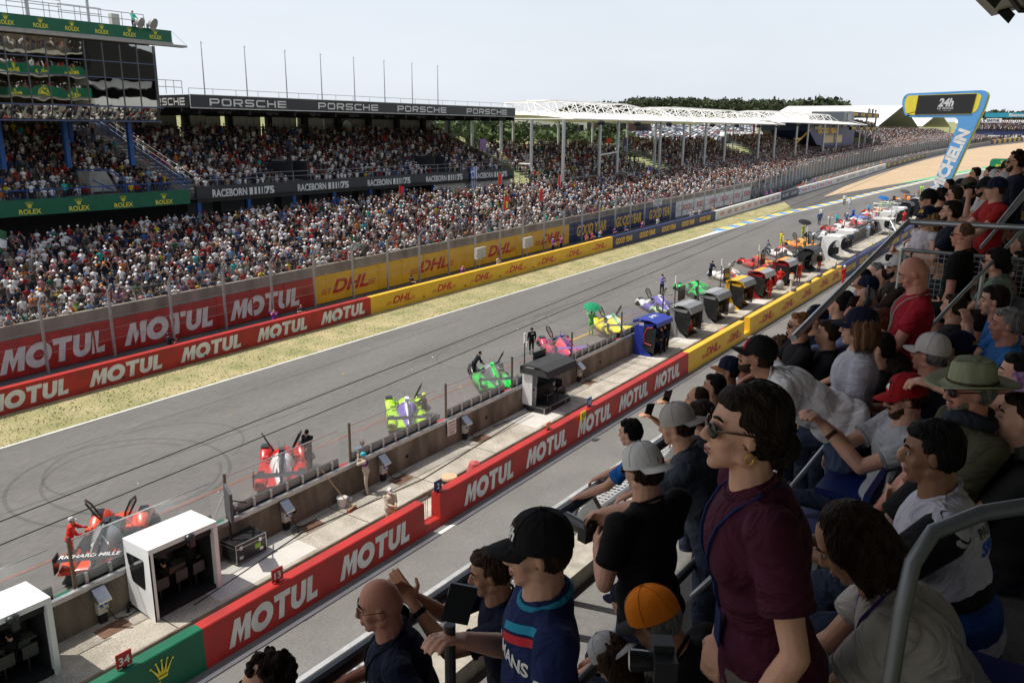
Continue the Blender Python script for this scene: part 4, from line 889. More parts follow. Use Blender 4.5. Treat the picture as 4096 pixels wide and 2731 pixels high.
# ============================================================ pit wall with glass screens
t = thing('pit_wall', 'stained concrete pit wall topped with clear glass screens beside the cars', 'wall'); mb = MB()
mb.prism([(22.66, .2), (22.74, 1.5), (23.06, 1.5), (23.14, 0)], -20, 175, 0, 0, G); mb.build('concrete_body', mat('pitwall_concrete', (.2, .17, .13), .9, var=.2, scale=1.6, dirt=(.085, .07, .05), stretch=(1, 1, .3), bump=.5, bscale=14, fine=.12), t)
mb = MB(); mb.prism([(22.70, 1.4), (22.69, 1.56), (22.8, 1.585), (22.8, 1.4)], -20, 175, 0, 0, G); mb.build('steel_capping', galv_m, t)
pst = [4.5, 10.36, 15.68, 21.5, 27.5, 32.75]+[38.6+5.95*i for i in range(20)]
orange = mat('orange_paint', (.8, .16, .03), .5)
for i, x in enumerate(pst):
    z = G*x; mb = MB(); mb.box(x-.035, 22.86, z+1.5, x+.035, 22.94, z+3.2); mb.build('post', orange if abs(x-62.4) < .2 else mat('bronze_post', (.14, .115, .085), .4, .6), t)
    if i+1 < len(pst):
        b = pst[i+1]-.6; a = x+.1; mb = MB(); mb.slab(a, b, 22.9, 22.912, 1.62, 3.08); mb.build('glass_panel', glass_m, t)
        mb = MB(); mb.slab(a, b, 22.885, 22.927, 3.081, 3.11); mb.build('glass_rail', steel_m, t)
        mb = MB(); mb.slab(a, b, 22.94, 23.0, 1.5, 1.9)
        q = a+.2
        while q < b: mb.slab(q, q+.09, 22.82, 22.89, 1.586, 1.92, 1); q += .74
        mb.build('glass_clamp', [mat('clamp_dark', (.05, .05, .048), .5, .4), galv_m], t)
        mb = MB(); mb.slab(b+.05, b+.48, 22.75, 23.05, 1.503, 1.53); mb.build('painted_edge', red_m if x > 12 else green_m, t)
for x, n in ((20.5, 'Box 36'), (26.4, 'Box 37'), (31.7, 'Box 38')):
    mb = MB(); place(mb, txt(n, .16, 0, .01), (x, 22.935, G*x+1.65), (1, 0, G), (0, 0, 1)); mb.build('box_number', black_m, t)
hb = MB()
for x in (18.4, 24.6, 30.3, 36, 41.6): hb.marks.append((len(hb.v), len(hb.f))); hb.tube([(x, 22.68, G*x+.75), (x, 22.75, G*x+.75)], .09, 12)
hb.split('drain_hole', dark_m, t)
for k, (x, lab) in enumerate(((10.9, 'between the two white timing huts'), (17.9, 'just right of the black flight case'), (23.0, 'right of the photographer in the turquoise helmet'), (28.5, 'right of the warning sign'), (39.0, 'right of the black canopy hut'), (46.0, 'partly hidden beside the blue hut'))):
    t = thing('power_box', 'power socket box with steel lid, '+lab, 'socket box', (x, 22.55, G*x+.25)); mb = MB(); mb.box(-.16, -.08, .35, .16, .1, .78); mb.build('casing', mat('cabinet_cream', (.55, .54, .48), .5), t)
    mb = MB(); mb.prism([(-.26, .78), (-.26, .84), (.1, 1.15), (.1, .78)], -.2, .2, 0); mb.build('steel_lid', steel_m, t)
    mb = MB(); mb.tube([(-.06, -.14, .62), (-.06, -.08, .62)], .045, 10); mb.tube([(.08, -.14, .66), (.08, -.08, .66)], .045, 10); mb.build('blue_socket', cm((.02, .15, .5)), t)
    mb = MB(); mb.box(-.1, -.02, .0, .12, .12, .35); mb.build('support', dark_m, t)
    mb = MB(); mb.tube([(.1, -.1, .5), (.25, -.25, .1), (.6, -.3, .02), (1.5, -.15, .02), (3.4, -.3, .02)], .018, 5); mb.build('cable', dark_m, t)
def plate(x, tx, bgm, lab, fg=white_m, y=18.66, z=1.27, w_=.42, h=.42, name='number_plate', rot=0):
    t = thing(name, lab, 'sign', (x, y, G*x+z)); t.rotation_euler = (0, 0, R_(rot)); mb = MB(); mb.box(-w_/2, 0, .03, w_/2, .03, .03+h); mb.build('panel', bgm, t); mb = MB(); place(mb, txt(tx, h*.52, 0, .02), (0, -.002, .03+h*.2), (1, 0, 0), (0, 0, 1)); mb.build('number', fg, t)
    mb = MB(); mb.box(-.06, 0, -.02, .06, .12, .04); mb.build('bracket', dark_m, t)
plate(9.4, '34', red_m, 'small red plate reading 34 on the green wall'); plate(14.33, '13', red_m, 'small red plate reading 13 on the wall before the first white hut'); plate(21.9, '2', navy_m, 'small navy plate reading 2 at the wall opening', z=1.27)
plate(29.6, '51', orange, 'orange plate reading 51 on the red wall top', w_=.3, h=.3); plate(33.3, '50', blue_m, 'blue plate reading 50 on the red wall'); plate(32.1, '83', cm((.8, .8, .02)), 'yellow plate reading 83 on the red wall', black_m, z=1.0, y=18.3)
plate(74, '8', blue_m, 'blue plate reading 8 on the yellow wall'); plate(78.6, '8', red_m, 'red plate reading 8 at the yellow and navy wall joint'); plate(86.7, '7', red_m, 'red plate reading 7 on the navy wall'); plate(93.1, '20', cm((.8, .8, .02)), 'yellow plate reading 20 on the navy wall', black_m)
plate(97.6, '1', cm((.4, .8, .02)), 'narrow green plate on the navy wall', black_m, w_=.25); plate(102.4, '35', cm((.8, .8, .02)), 'farthest yellow plate on the navy wall', black_m)
for x in (66, 70.2, 73.2, 78): 
    mb = MB(); mb.box(-.35, 0, 0, .35, .2, .22); tag(mb.build('pit_lamp', mat('lamp_grey', (.12, .12, .12), .5), None, loc=(x, 18.6, G*x+1.27)), {66: 'grey lamp box on the yellow wall, leftmost of four', 70.2: 'grey lamp box on the yellow wall, second of four from the left', 73.2: 'grey lamp box beside the blue plate on the yellow wall', 78: 'grey lamp box at the right end of the yellow wall'}[x], 'lamp')
t = thing('warning_sign', 'white sign with red words hanging on the pit wall between glass panels', 'sign', (27.55, 22.6, G*27.5)); mb = MB(); mb.box(-.3, 0, .8, .32, .02, 1.52); mb.build('panel', white_m, t)
mb = MB()
for k, s in enumerate(('INTERDICTION', 'DE SE PENCHER', 'DO NOT LEAN', 'FORWARD')): place(mb, txt(s, .09, 0, .01), (0.01, 0, 1.36-k*.16), (1, 0, 0), (0, 0, 1), width=.52 if k < 3 else .38)
mb.build('lettering', red_m, t)
for x in (42.7, 38.2): pass

# ------------------------------------------------------------ timing huts
SCR = mat('unlit_monitor', (.02, .022, .026), .25)
def white_hut(x0, lab):
    x1, y0, y1, h = x0+2.35, 21.27, 22.62, 2.38; z = .25
    t = thing('timing_hut', lab, 'hut', (x0, 0, G*x0+z)); W = x1-x0
    mb = MB(); mb.box(0, y0, h-.16, W, y1, h); rf_ = mb.build('roof', whitec_m, t)
    mb = MB(); mb.prism([(y0, 0), (y1, .18), (y1, h-.16), (y0, h-.16)], 0, .05, 0); mb.prism([(y0, 0), (y0+.22, 0), (y0+.22, h-.16), (y0, h-.16)], -.003, .14, 0); mb.build('side_panel', whitec_m, t)
    mb = MB(); mb.prism([(y0, 0), (y1, .18), (y1, h-.16), (y0, h-.16)], W-.05, W, 0); mb.box(W-.14, y0-.003, 0, W+.003, y0+.2, h-.16); mb.build('side_panel', whitec_m, t)
    P = rnd([(y0+.36, .95), (y1-.32, 1.05), (y1-.12, h-.42), (y0+.3, h-.42)], [.1]*4); mb = MB(); mb.prism(P, -.012, .0, 0); mb.build('side_window', smoke_m, t)
    mb = MB(); mb.box(.05, y1-.05, .2, W-.05, y1-.01, h-.16); mb.box(W-.16, y0+.2, .05, W-.052, y1-.05, h-.165); mb.box(.052, y0+.24, .1, .1, y1-.06, h-.165); mb.box(.1, y0+.12, h-.4, W-.16, y0+.16, h-.165); mb.build('shade_panels', dark_m, t)  # near-black panels added inside, their colour standing in for the hut's interior shade
    mb = MB(); mb.box(.05, y0+.1, .0, W-.05, y1-.05, .18); mb.build('base', dark_m, t)
    mb = MB(); mb.box(.15, y1-.55, .95, W-.15, y1-.06, 1.0); mb.box(.15, y1-.12, .55, W-.15, y1-.1, .95); mb.build('desk', mat('pale_desk', (.3, .29, .26), .6), t)
    for k in range(6): mb = MB(); mb.box(.2+(k%3)*.66, y1-.25, 1.08+.55*(k//3), .78+(k%3)*.66, y1-.2, 1.52+.55*(k//3)); mb.build('monitor', SCR, t)
    mb = MB(); mb.tube([(.15, y0+.35, h-.35), (W-.15, y0+.35, h-.35)], .03, 6); mb.build('light_bar', steel_m, t)
    for k in (.55, 1.2, 1.8):
        mb = MB(); mb.tube([(k, y0+.55, .18), (k, y0+.55, .72)], .03, 6); mb.box(k-.2, y0+.35, .72, k+.2, y0+.75, .78); mb.box(k-.2, y0+.33, .78, k+.2, y0+.38, 1.1); mb.build('stool', black_m, t)
    mb = MB(); mb.ell((1.35, y0-.05, h-.12), (.17, .13, .12), 10, 7); mb.box(1.28, y0-.15, h-.42, 1.46, y0-.05, h-.1); mb.build('camera_dome', black_m, t)
    mb = MB(); mb.tube([(.1, y1, .3), (-.1, y1-.05, .1), (-.2, y1-.2, .03)], .05, 7); mb.build('cable', dark_m, t)
white_hut(11.8, 'boxy white timing hut with dark open front, right of the socket box'); white_hut(6.63, 'boxy white timing hut cut by the bottom left corner of the photo')
def cover_hut(x0, W, lab, rm, sm, h=2.25, clear=True, flap=None, prof='face', name='timing_hut'):
    """folding pit stand: C shaped side cheeks, faceted roof, clear side sheets"""
    z = .25; t = thing(name, lab, 'hut', (x0, 0, G*x0+z)); yb, yf = 22.6, 21.3
    roof = [(yb, h-.25), (yb, h-.1), (yb-.35, h+.03), (yf+.35, h+.03), (yf-.1, h-.12), (yf-.28, h-.5), (yf-.24, h-.5), (yf-.06, h-.17), (yf+.35, h-.04), (yb-.32, h-.04)]
    if prof == 'arch': roof = [(yb+.1, h-.3), (yb+.1, h-.12), (yb-.3, h), (yf+.3, h), (yf-.25, h-.14), (yf-.3, h-.4), (yf-.26, h-.4), (yf-.2, h-.19), (yf+.3, h-.05), (yb-.25, h-.05)]
    mb = MB(); mb.prism(roof, -.1, W+.1, 0); mb.build('roof_cover', rm, t)
    if flap: mb = MB(); mb.prism([(yf-.11, h-.11), (yf-.29, h-.5), (yf-.31, h-.5), (yf-.13, h-.1)], -.11, W+.11, 0); mb.prism([(yf+.35, h+.032), (yf+.35, h+.045), (yf-.115, h-.1), (yf-.11, h-.118)], -.105, W+.105, 0); mb.build('front_flap', flap, t)
    cheek = [(yb, 0), (yb, h-.25), (yf-.05, h-.25), (yf+.25, h-.6), (yf+.55, h-.75), (yf+.7, 1.1), (yf+.55, .4), (yf+.2, .15), (yf, 0)]
    for a in (0, W-.06): mb = MB(); mb.prism(cheek, a, a+.06, 0); mb.build('side_cheek', sm, t)
    if clear:
        for a in (-.02, W+.02): mb = MB(); mb.prism([(yf+.55, .4), (yf-.1, .25), (yf-.2, h-.5), (yb-.3, h-.4), (yb-.35, 1.2)], a, a+.006, 0); mb.build('smoked_sheet', smoked_m, t)
    mb = MB(); mb.box(.06, yb-.05, .1, W-.06, yb-.02, h-.3); mb.box(.06, yf+.1, 0, W-.06, yb, .12); mb.build('inner_wall', dark_m, t)
    mb = MB(); mb.box(.1, yb-.5, .95, W-.1, yb-.06, 1.0); mb.build('desk', black_m, t)
    for k in (.5, 1.1, 1.7):
        if k < W-.3: mb = MB(); mb.box(k-.25, yb-.25, 1.15, k+.25, yb-.2, 1.55); mb.build('monitor', SCR, t); mb = MB(); mb.tube([(k, yf+.45, .12), (k, yf+.45, .72)], .03, 6); mb.box(k-.2, yf+.25, .72, k+.2, yf+.65, .78); mb.box(k-.2, yf+.22, .78, k+.2, yf+.27, 1.1); mb.build('stool', black_m, t)
    return t
silver = mat('silver_tarpaulin', (.33, .34, .36), .5, .1, var=.1, scale=2., bump=.3, bscale=6); gtarp = mat('grey_tarpaulin', (.2, .21, .22), .6, var=.15, scale=3., bump=.4, bscale=7)
btarp = mat('black_tarpaulin', (.022, .023, .026), .5, var=.2, scale=3., bump=.4, bscale=7)
# black canopy hut on a flight case
t = thing('timing_hut', 'charcoal canopy timing stand on a black flight case base with two bar stools', 'hut', (33.35, 0, G*33.35+.25)); W = 2.55
mb = MB(); mb.box(0, 21.3, 0, W, 22.4, .32); mb.build('case_base', black_m, t)
mb = MB()
for z in (.0, .3): mb.tube([(0, 21.3, z+.01), (W, 21.3, z+.01), (W, 22.4, z+.01), (0, 22.4, z+.01)], .022, 4, closed=True)
for x in (0, W): mb.tube([(x, 21.3, 0), (x, 21.3, .32)], .022, 4)
for x in (.5, 2.0): mb.box(x, 21.27, .12, x+.12, 21.3, .24)
mb.build('steel_edge', steel_m, t)
mb = MB(); mb.prism([(22.75, 2.2), (22.75, 2.38), (22.3, 2.5), (21.6, 2.48), (21.1, 2.32), (21.0, 1.98), (21.04, 1.98), (21.16, 2.25), (21.6, 2.4), (22.3, 2.42)], -.1, W+.12, 0); mb.box(-.1, 21.05, 2.0, -.06, 22.75, 2.32); mb.box(W+.08, 21.05, 2.0, W+.12, 22.75, 2.32); mb.build('canopy', mat('charcoal_fabric', (.035, .036, .038), .8, var=.1, scale=3., bump=.2), t)
mb = MB(); mb.box(.05, 22.1, .32, .09, 22.7, 2.2); mb.build('white_panel', whitec_m, t)
mb = MB(); mb.prism([(21.9, .32), (22.4, .32), (22.7, 2.2), (21.8, 2.2)], .1, .13, 0); mb.build('clear_sheet', plast_m, t)
mb = MB(); mb.prism([(21.35, .6), (22.7, .4), (22.7, 2.3), (21.2, 2.2)], W, W+.01, 0); mb.build('clear_sheet', plast_m, t)
mb = MB(); mb.box(.1, 22.35, .35, W-.1, 22.4, 2.1); mb.box(.1, 21.95, 1.15, W-.1, 22.35, 1.22); mb.build('desk', dark_m, t)
for x, h in ((.75, .85), (1.75, 1.0)): mb = MB(); mb.tube([(x, 21.6, .32), (x, 21.6, h)], .03, 7); mb.box(x-.2, 21.4, h, x+.2, 21.8, h+.06); mb.box(x+.1, 21.4, h, x+.14, 21.8, h+.42); mb.build('stool', black_m, t)
mb = MB(); mb.box(1.3, 22.8, 2.3, 2.4, 22.9, 2.75); mb.build('rear_screen', SCR, t)
# blue hut
bh = cover_hut(45.8, 2.1, 'bright blue timing hut with red curved edge beside three crew members', mat('royal_tarpaulin', (.015, .035, .3), .5, var=.1, bump=.3, bscale=6), mat('royal_tarpaulin2', (.015, .035, .3), .5, var=.1, bump=.3, bscale=6), 2.35, True, None, 'arch')
mb = MB(); pts = [(-.02, 21.35, 1.9), (-.02, 21.75, 1.8), (-.02, 21.95, 1.3), (-.02, 21.9, .85), (-.02, 21.4, .75)]; mb.tube(pts, .035, 6); mb.build('red_edge', red_m, bh)
mb = MB(); mb.prism([(21.95, 0), (22.6, 0), (22.6, 2.2), (21.9, 2.2), (22, 1.3)], -.03, -.005, 0); mb.build('side_curtain', MATS['royal_tarpaulin'], bh)
mb = MB(); place(mb, txt('JMR', .3, .25, .02, 1.3), (1.05, 21.75, 2.363), (1, 0, 0), (0, 1, 0)); place(mb, txt('JMR', .2, .25, .02, 1.3), (-.035, 22.3, 1.95), (0, -1, 0), (0, 0, 1)); mb.split('lettering', white_m, bh)
cover_hut(51.1, 2.1, 'silver grey covered timing hut nearest the blue one', silver, silver, 2.25, True, gtarp)
cover_hut(56.1, 2.2, 'second silver covered timing hut, next to the yellow one', silver, silver, 2.25, True, gtarp)
yh = cover_hut(61.3, 2.3, 'bright yellow timing hut with grey front flap', yellow_m, yellow_m, 2.3, True, gtarp)
mb = MB(); place(mb, polys([[(0, 0), (.05, .2), (0, .3), (.1, .42), (.16, .36), (.14, .2), (.2, .15), (.14, .1), (.16, 0), (.11, .1), (.06, .08)]]), (-.01, 22.2, 1.75), (0, -1, 0), (0, 0, 1)); mb.build('emblem', black_m, yh)
for x, lab in ((66.2, 'crimson timing hut with yellow roof stripe, left of two'), (72.5, 'crimson timing hut with yellow roof stripe, right of two')):
    h_ = cover_hut(x, 2.3, lab, mat('crimson_tarpaulin', (.34, .012, .02), .5, var=.1, bump=.3, bscale=6), mat('crimson_tarpaulin', (.34, .012, .02)), 2.25, True, silver)
    mb = MB(); mb.box(.0, 21.7, 2.281, 2.3, 22.2, 2.285); mb.build('roof_stripe', mat('ochre_stripe', (.6, .35, .06), .5), h_)
cover_hut(80.1, 2.4, 'timing hut wrapped in black plastic beside grey equipment', btarp, btarp, 2.3, False, btarp)
def t_hut(x, lab):
    t = thing('timing_hut', lab, 'hut', (x, 0, G*x+.25)); W = 2.3
    P = rnd([(22.7, 2.25), (22.4, 2.5), (20.9, 2.5), (20.75, 2.25), (21.5, 2.05), (22.1, 1.3), (21.9, .4), (21.0, .1), (21.0, 0), (22.6, 0), (22.7, .4)], [.1, .2, .05, .02, .2, .6, .3, .1, 0, .1, 0], 5)
    mb = MB(); mb.prism(P, 0, .12, 0); mb.build('side_shell', whitec_m, t, False); mb = MB(); mb.prism(P, W-.12, W, 0); mb.build('side_shell', whitec_m, t)
    mb = MB(); mb.prism([(22.65, 2.2), (22.4, 2.49), (20.95, 2.49), (20.85, 2.3), (22.3, 2.25)], .12, W-.12, 0); mb.build('roof', whitec_m, t)
    mb = MB(); mb.box(.12, 22.0, .3, W-.12, 22.6, 2.2); mb.box(.3, 21.3, .6, .8, 21.7, 1.2); mb.box(1.2, 21.3, .6, 1.7, 21.7, 1.2); mb.build('equipment', dark_m, t)
t_hut(88.4, 'white sculpted T shaped timing hut, nearer of the first pair'); t_hut(93.6, 'white sculpted T shaped timing hut, farther of the first pair')
t_hut(115.2, 'white sculpted timing hut behind the scaffold platform, nearer one'); t_hut(120.8, 'white sculpted timing hut behind the scaffold platform, farther one')
for i, x in enumerate((127.4, 134.5, 141, 148)):
    cover_hut(x, 2.6, ('tall dark grey timing hut with clear side, right of the scaffold', 'dark timing hut with flat pale roof, second past the scaffold', 'dark timing hut with flat pale roof, third past the scaffold', 'farthest dark timing hut beside the gantry')[i], silver if i else btarp, btarp, 2.6, True, None)
# scaffold platform
t = thing('scaffold_platform', 'aluminium camera scaffold platform standing over the pit platform', 'scaffold', (110.5, 20.4, G*110+.25)); mb = MB()
for x in (0, 3.2):
    for y in (0, 2.2): mb.tube([(x, y, 0), (x, y, 3.9)], .045, 6)
for z in (1.9, 2.9, 3.4, 3.9):
    mb.tube([(0, 0, z), (3.2, 0, z), (3.2, 2.2, z), (0, 2.2, z)], .04, 5, closed=True)
mb.tube([(0, 0, 1.9), (-1.6, -1.5, 0)], .04, 5); mb.tube([(0, 0, .2), (3.2, 0, 1.9)], .03, 5); mb.build('frame', mat('aluminium', (.6, .6, .6), .4, .5), t)
mb = MB(); mb.box(-.05, -.05, 1.9, 3.25, 2.25, 2.02); mb.build('deck', concw_m, t)

# ------------------------------------------------------------ pit wall equipment
t = thing('flight_case', 'black flight case with steel edges beside the first white hut', 'case', (15.2, 21.9, G*15.3+.25), R_(1)); W, D_, h = 1.25, .85, .68
mb = MB(); mb.box(0, 0, .08, W, D_, .08+h); mb.build('body', black_m, t)
mb = MB()
for z in (.09, .08+h*.78, .08+h): mb.tube([(0, 0, z), (W, 0, z), (W, D_, z), (0, D_, z)], .018, 4, closed=True)
for x, y in ((0, 0), (W, 0), (0, D_), (W, D_)): mb.tube([(x, y, .08), (x, y, .08+h)], .018, 4)
for x in (.2, 1.0): mb.box(x-.06, -.02, .55, x+.06, 0, .68)
mb.box(.12, -.02, .2, .28, 0, .32); mb.box(.95, -.02, .2, 1.1, 0, .32); mb.build('steel_edge', steel_m, t)
mb = MB(); mb.box(.78, -.008, .33, 1.02, -.001, .5); mb.build('green_sticker', cm((.3, .7, .03)), t)
for x, y in ((.1, .1), (W-.1, .1), (.1, D_-.1), (W-.1, D_-.1)): mb = MB(); mb.tube([(x-.02, y, .04), (x+.02, y, .04)], .05, 8); mb.build('wheel', rubber_m, t)
t = thing('rear_monitor', 'large grey monitor back on a post above the black flight case', 'monitor', (15.2, 22.1, G*15.2)); mb = MB(); mb.box(-.04, -.5, 2.0, .06, .5, 3.05, 0, Matrix.Rotation(R_(-25), 4, 'Z')); mb.build('screen_back', mat('monitor_grey', (.07, .075, .08), .5), t)
mb = MB(); mb.tube([(.2, .3, .25), (.2, .3, 2.4)], .045, 6); mb.tube([(.1, 0, 2.6), (1.2, .7, 1.9)], .025, 5); mb.tube([(.1, 0, 2.2), (1.0, .7, 1.7)], .05, 6); mb.build('arm', dark_m, t)
t = thing('bucket', 'white plastic bucket against the pit wall', 'bucket', (20.35, 22.25, G*20.3+.25)); mb = MB(); mb.lathe([(.15, 0), (.2, .38), (.215, .38), (.215, .41)], n=18); mb.build('pail', white_m, t); mb = MB(); mb.tube([(.2, 0, .36), (0, -.22, .2), (-.2, 0, .36)], .008, 4); mb.build('handle', steel_m, t)
t = thing('broom', 'red bristled broom leaning on the pit wall beside the bucket', 'broom', (0, 0, G*20+.25)); mb = MB(); mb.tube([(20.35, 21.75, .1), (19.75, 22.62, 1.65)], .018, 6); mb.build('handle', wood_m, t); mb = MB(); mb.box(-.25, -.04, .08, .25, .04, .14, 0, Matrix.Translation((20.35, 21.72, 0)) @ Matrix.Rotation(R_(10), 4, 'Z')); mb.build('head', wood_m, t); mb = MB(); mb.box(-.25, -.05, 0, .25, .05, .08, 0, Matrix.Translation((20.35, 21.72, 0)) @ Matrix.Rotation(R_(10), 4, 'Z')); mb.build('bristles', cm((.4, .02, .02)), t)
mb = MB(); r_ = np.random.default_rng(5)
for k in range(7): mb.ell((20.75+r_.random()*.2, 22.3+r_.random()*.15, G*20+.3+r_.random()*.12), (.09, .08, .08), 7, 5)
tag(mb.build('plastic_bag', glassy('bag_plastic', (.8, .82, .84), .6, .2)), 'crumpled clear plastic bag beside the white bucket', 'bag')
t = thing('bollard', 'beige cylindrical bollard behind the red wall by the opening', 'bollard', (23.65, 19.55, G*23.6)); mb = MB(); mb.lathe([(.33, 0), (.33, .98), (.3, 1.02), (.0, 1.03)], n=24); mb.build('post', mat('beige_post', (.58, .4, .24), .6), t)
mb = MB(); mb.lathe([(.334, .75), (.334, .9)], n=24); mb.build('label_band', dark_m, t)
mb = MB(); mb.lathe([(.25, 0), (.32, .3), (.3, .7), (.22, 1.0), (.05, 1.08)], n=11, M=Matrix.Rotation(R_(6), 3, 'X')); tag(mb.build('covered_pump', mat('faded_red_cloth', (.45, .09, .09), .8, bump=.6, bscale=5), loc=(25.3, 19.65, G*25.3)), 'equipment under a faded red cloth cover right of the beige bollard', 'cover')
mb = MB(); mb.lathe([(.25, 0), (.32, .3), (.28, .6), (.1, .8)], n=9); tag(mb.build('covered_pump', MATS['faded_red_cloth'], loc=(53.4, 19.65, G*53)), 'small equipment under a faded red cover near the yellow wall', 'cover')
t = thing('barrier_gate', 'small grey barred gate in the opening of the red wall', 'gate', (20.85, 18.98, G*21+.02)); mb = MB()
for k in range(10): mb.tube([(k*.1, .1, .05), (k*.1, .1, 1.0)], .012, 5)
mb.tube([(0, .1, 1.0), (.92, .1, 1.0)], .02, 6); mb.tube([(0, .1, .08), (.92, .1, .08)], .02, 6); mb.build('bars', galv_m, t)
mb = MB(); mb.tube([(30.5, 22.4, .87), (34, 22.1, .93), (24, 21.3, .75), (18, 21.9, .63), (13, 21.1, .52)], .018, 5); tag(mb.build('ground_cable', dark_m), 'thin black cable trailing along the pit platform', 'cable')
mb = MB(); mb.tube([(17.9+.14*math.cos(a), 22.1+.14*math.sin(a), G*18+.28+.004*k) for k, a in enumerate(np.linspace(0, 14, 40))], .02, 5); tag(mb.build('cable_coil', dark_m), 'small coil of black cable at the foot of the pit wall', 'cable')
for i, (x, y, w_, h, m, lab) in enumerate(((43.1, 22.3, .5, .55, dark_m, 'black bag beside the charcoal canopy stand'), (60.2, 21.7, .8, .7, silver, 'equipment wrapped in silver film by the second silver hut'), (70.9, 21.3, .8, .8, silver, 'equipment wrapped in silver film by the first crimson hut'), (77.6, 22.0, 1.3, 1.3, mat('grey_cabinet', (.12, .125, .13), .4), 'grey wheeled cabinet beside the black wrapped hut'))):
    if i == 0: x = 36.5
    mb = MB(); mb.ell((0, 0, h*.5), (w_*.5, .35, h*.55), 12, 8) if i < 3 else mb.box(-w_/2, -.4, .08, w_/2, .4, h); tag(mb.build(('bag', 'wrapped_crate', 'wrapped_crate', 'cabinet')[i], m, loc=(x, y, G*x+.25)), lab, ('bag', 'crate', 'crate', 'cabinet')[i])
t = thing('signal_post', 'white signal post standing on the platform edge by the yellow wall', 'post', (70.3, 20.2, G*70)); mb = MB(); mb.tube([(0, 0, 0), (0, 0, 1.4)], .1, 8); mb.build('post', white_m, t); mb = MB(); mb.box(-.18, -.15, 1.4, .18, .15, 1.8); mb.build('head', white_m, t); mb = MB(); mb.tube([(0, 0, 1.8), (0, 0, 1.9)], .12, 8); mb.build('lamp', orange, t)
for i, x in enumerate((33.5, 52, 60.5, 69, 75.5, 83)):
    t = thing('aerial_mast', ('thin aerial mast above the charcoal canopy stand', 'thin aerial mast behind the blue hut', 'dark aerial mast behind the silver huts', 'aerial mast cluster behind the yellow hut', 'aerial mast behind the crimson huts', 'dark aerial mast behind the black wrapped hut')[i], 'mast', (x+.3, 22.85, G*x+1.5)); mb = MB(); mb.tube([(0, 0, 0), (0, 0, 2.4)], .03, 6); mb.build('mast', dark_m, t); mb = MB(); mb.tube([(0, 0, 2.2), (0, 0, 2.7)], .06, 8); mb.tube([(.2, 0, 1.9), (.2, 0, 2.2)], .05, 8); mb.build('aerial', white_m, t)
    if i in (1, 2, 3, 5): mb = MB(); mb.box(.5, -.1, .9, 1.5, 0, 1.9); mb.build('screen', SCR, t)

# ============================================================ race cars
def superell(w_, z0, z1, n=10, p=2.6, cy=0):
    out = []
    for k in range(n+1):
        a = math.pi*k/n; c, s = math.cos(a), math.sin(a); out.append((cy+w_*math.copysign(abs(c)**(2/p), c), z0+(z1-z0)*abs(s)**(2/p)))
    return out
def loft(mb, secs, m=0, mfun=None):
    """secs: (x, [(y,z)...]) open arcs from +y over the top to -y, closed along the bottom"""
    n = len(secs[0][1]); vs = [(x, y, z) for x, S in secs for y, z in S]; o = len(mb.v); fs = []; ms = []
    for i in range(len(secs)-1):
        for k in range(n):
            l = (k+1) % n; fs.append((i*n+k, (i+1)*n+k, (i+1)*n+l, i*n+l)); ms.append(mfun(i, k) if mfun else m)
    fs += [tuple(range(n)), tuple(reversed(range((len(secs)-1)*n, len(secs)*n)))]; ms += [m, m]
    mb.v += vs; mb.f += [tuple(q+o for q in f) for f in fs]; mb.m += ms
tyre_rim = mat('bronze_rim', (.3, .2, .07), .3, .7); winm = mat('car_glass', (.012, .013, .016), .06, spec=.8)
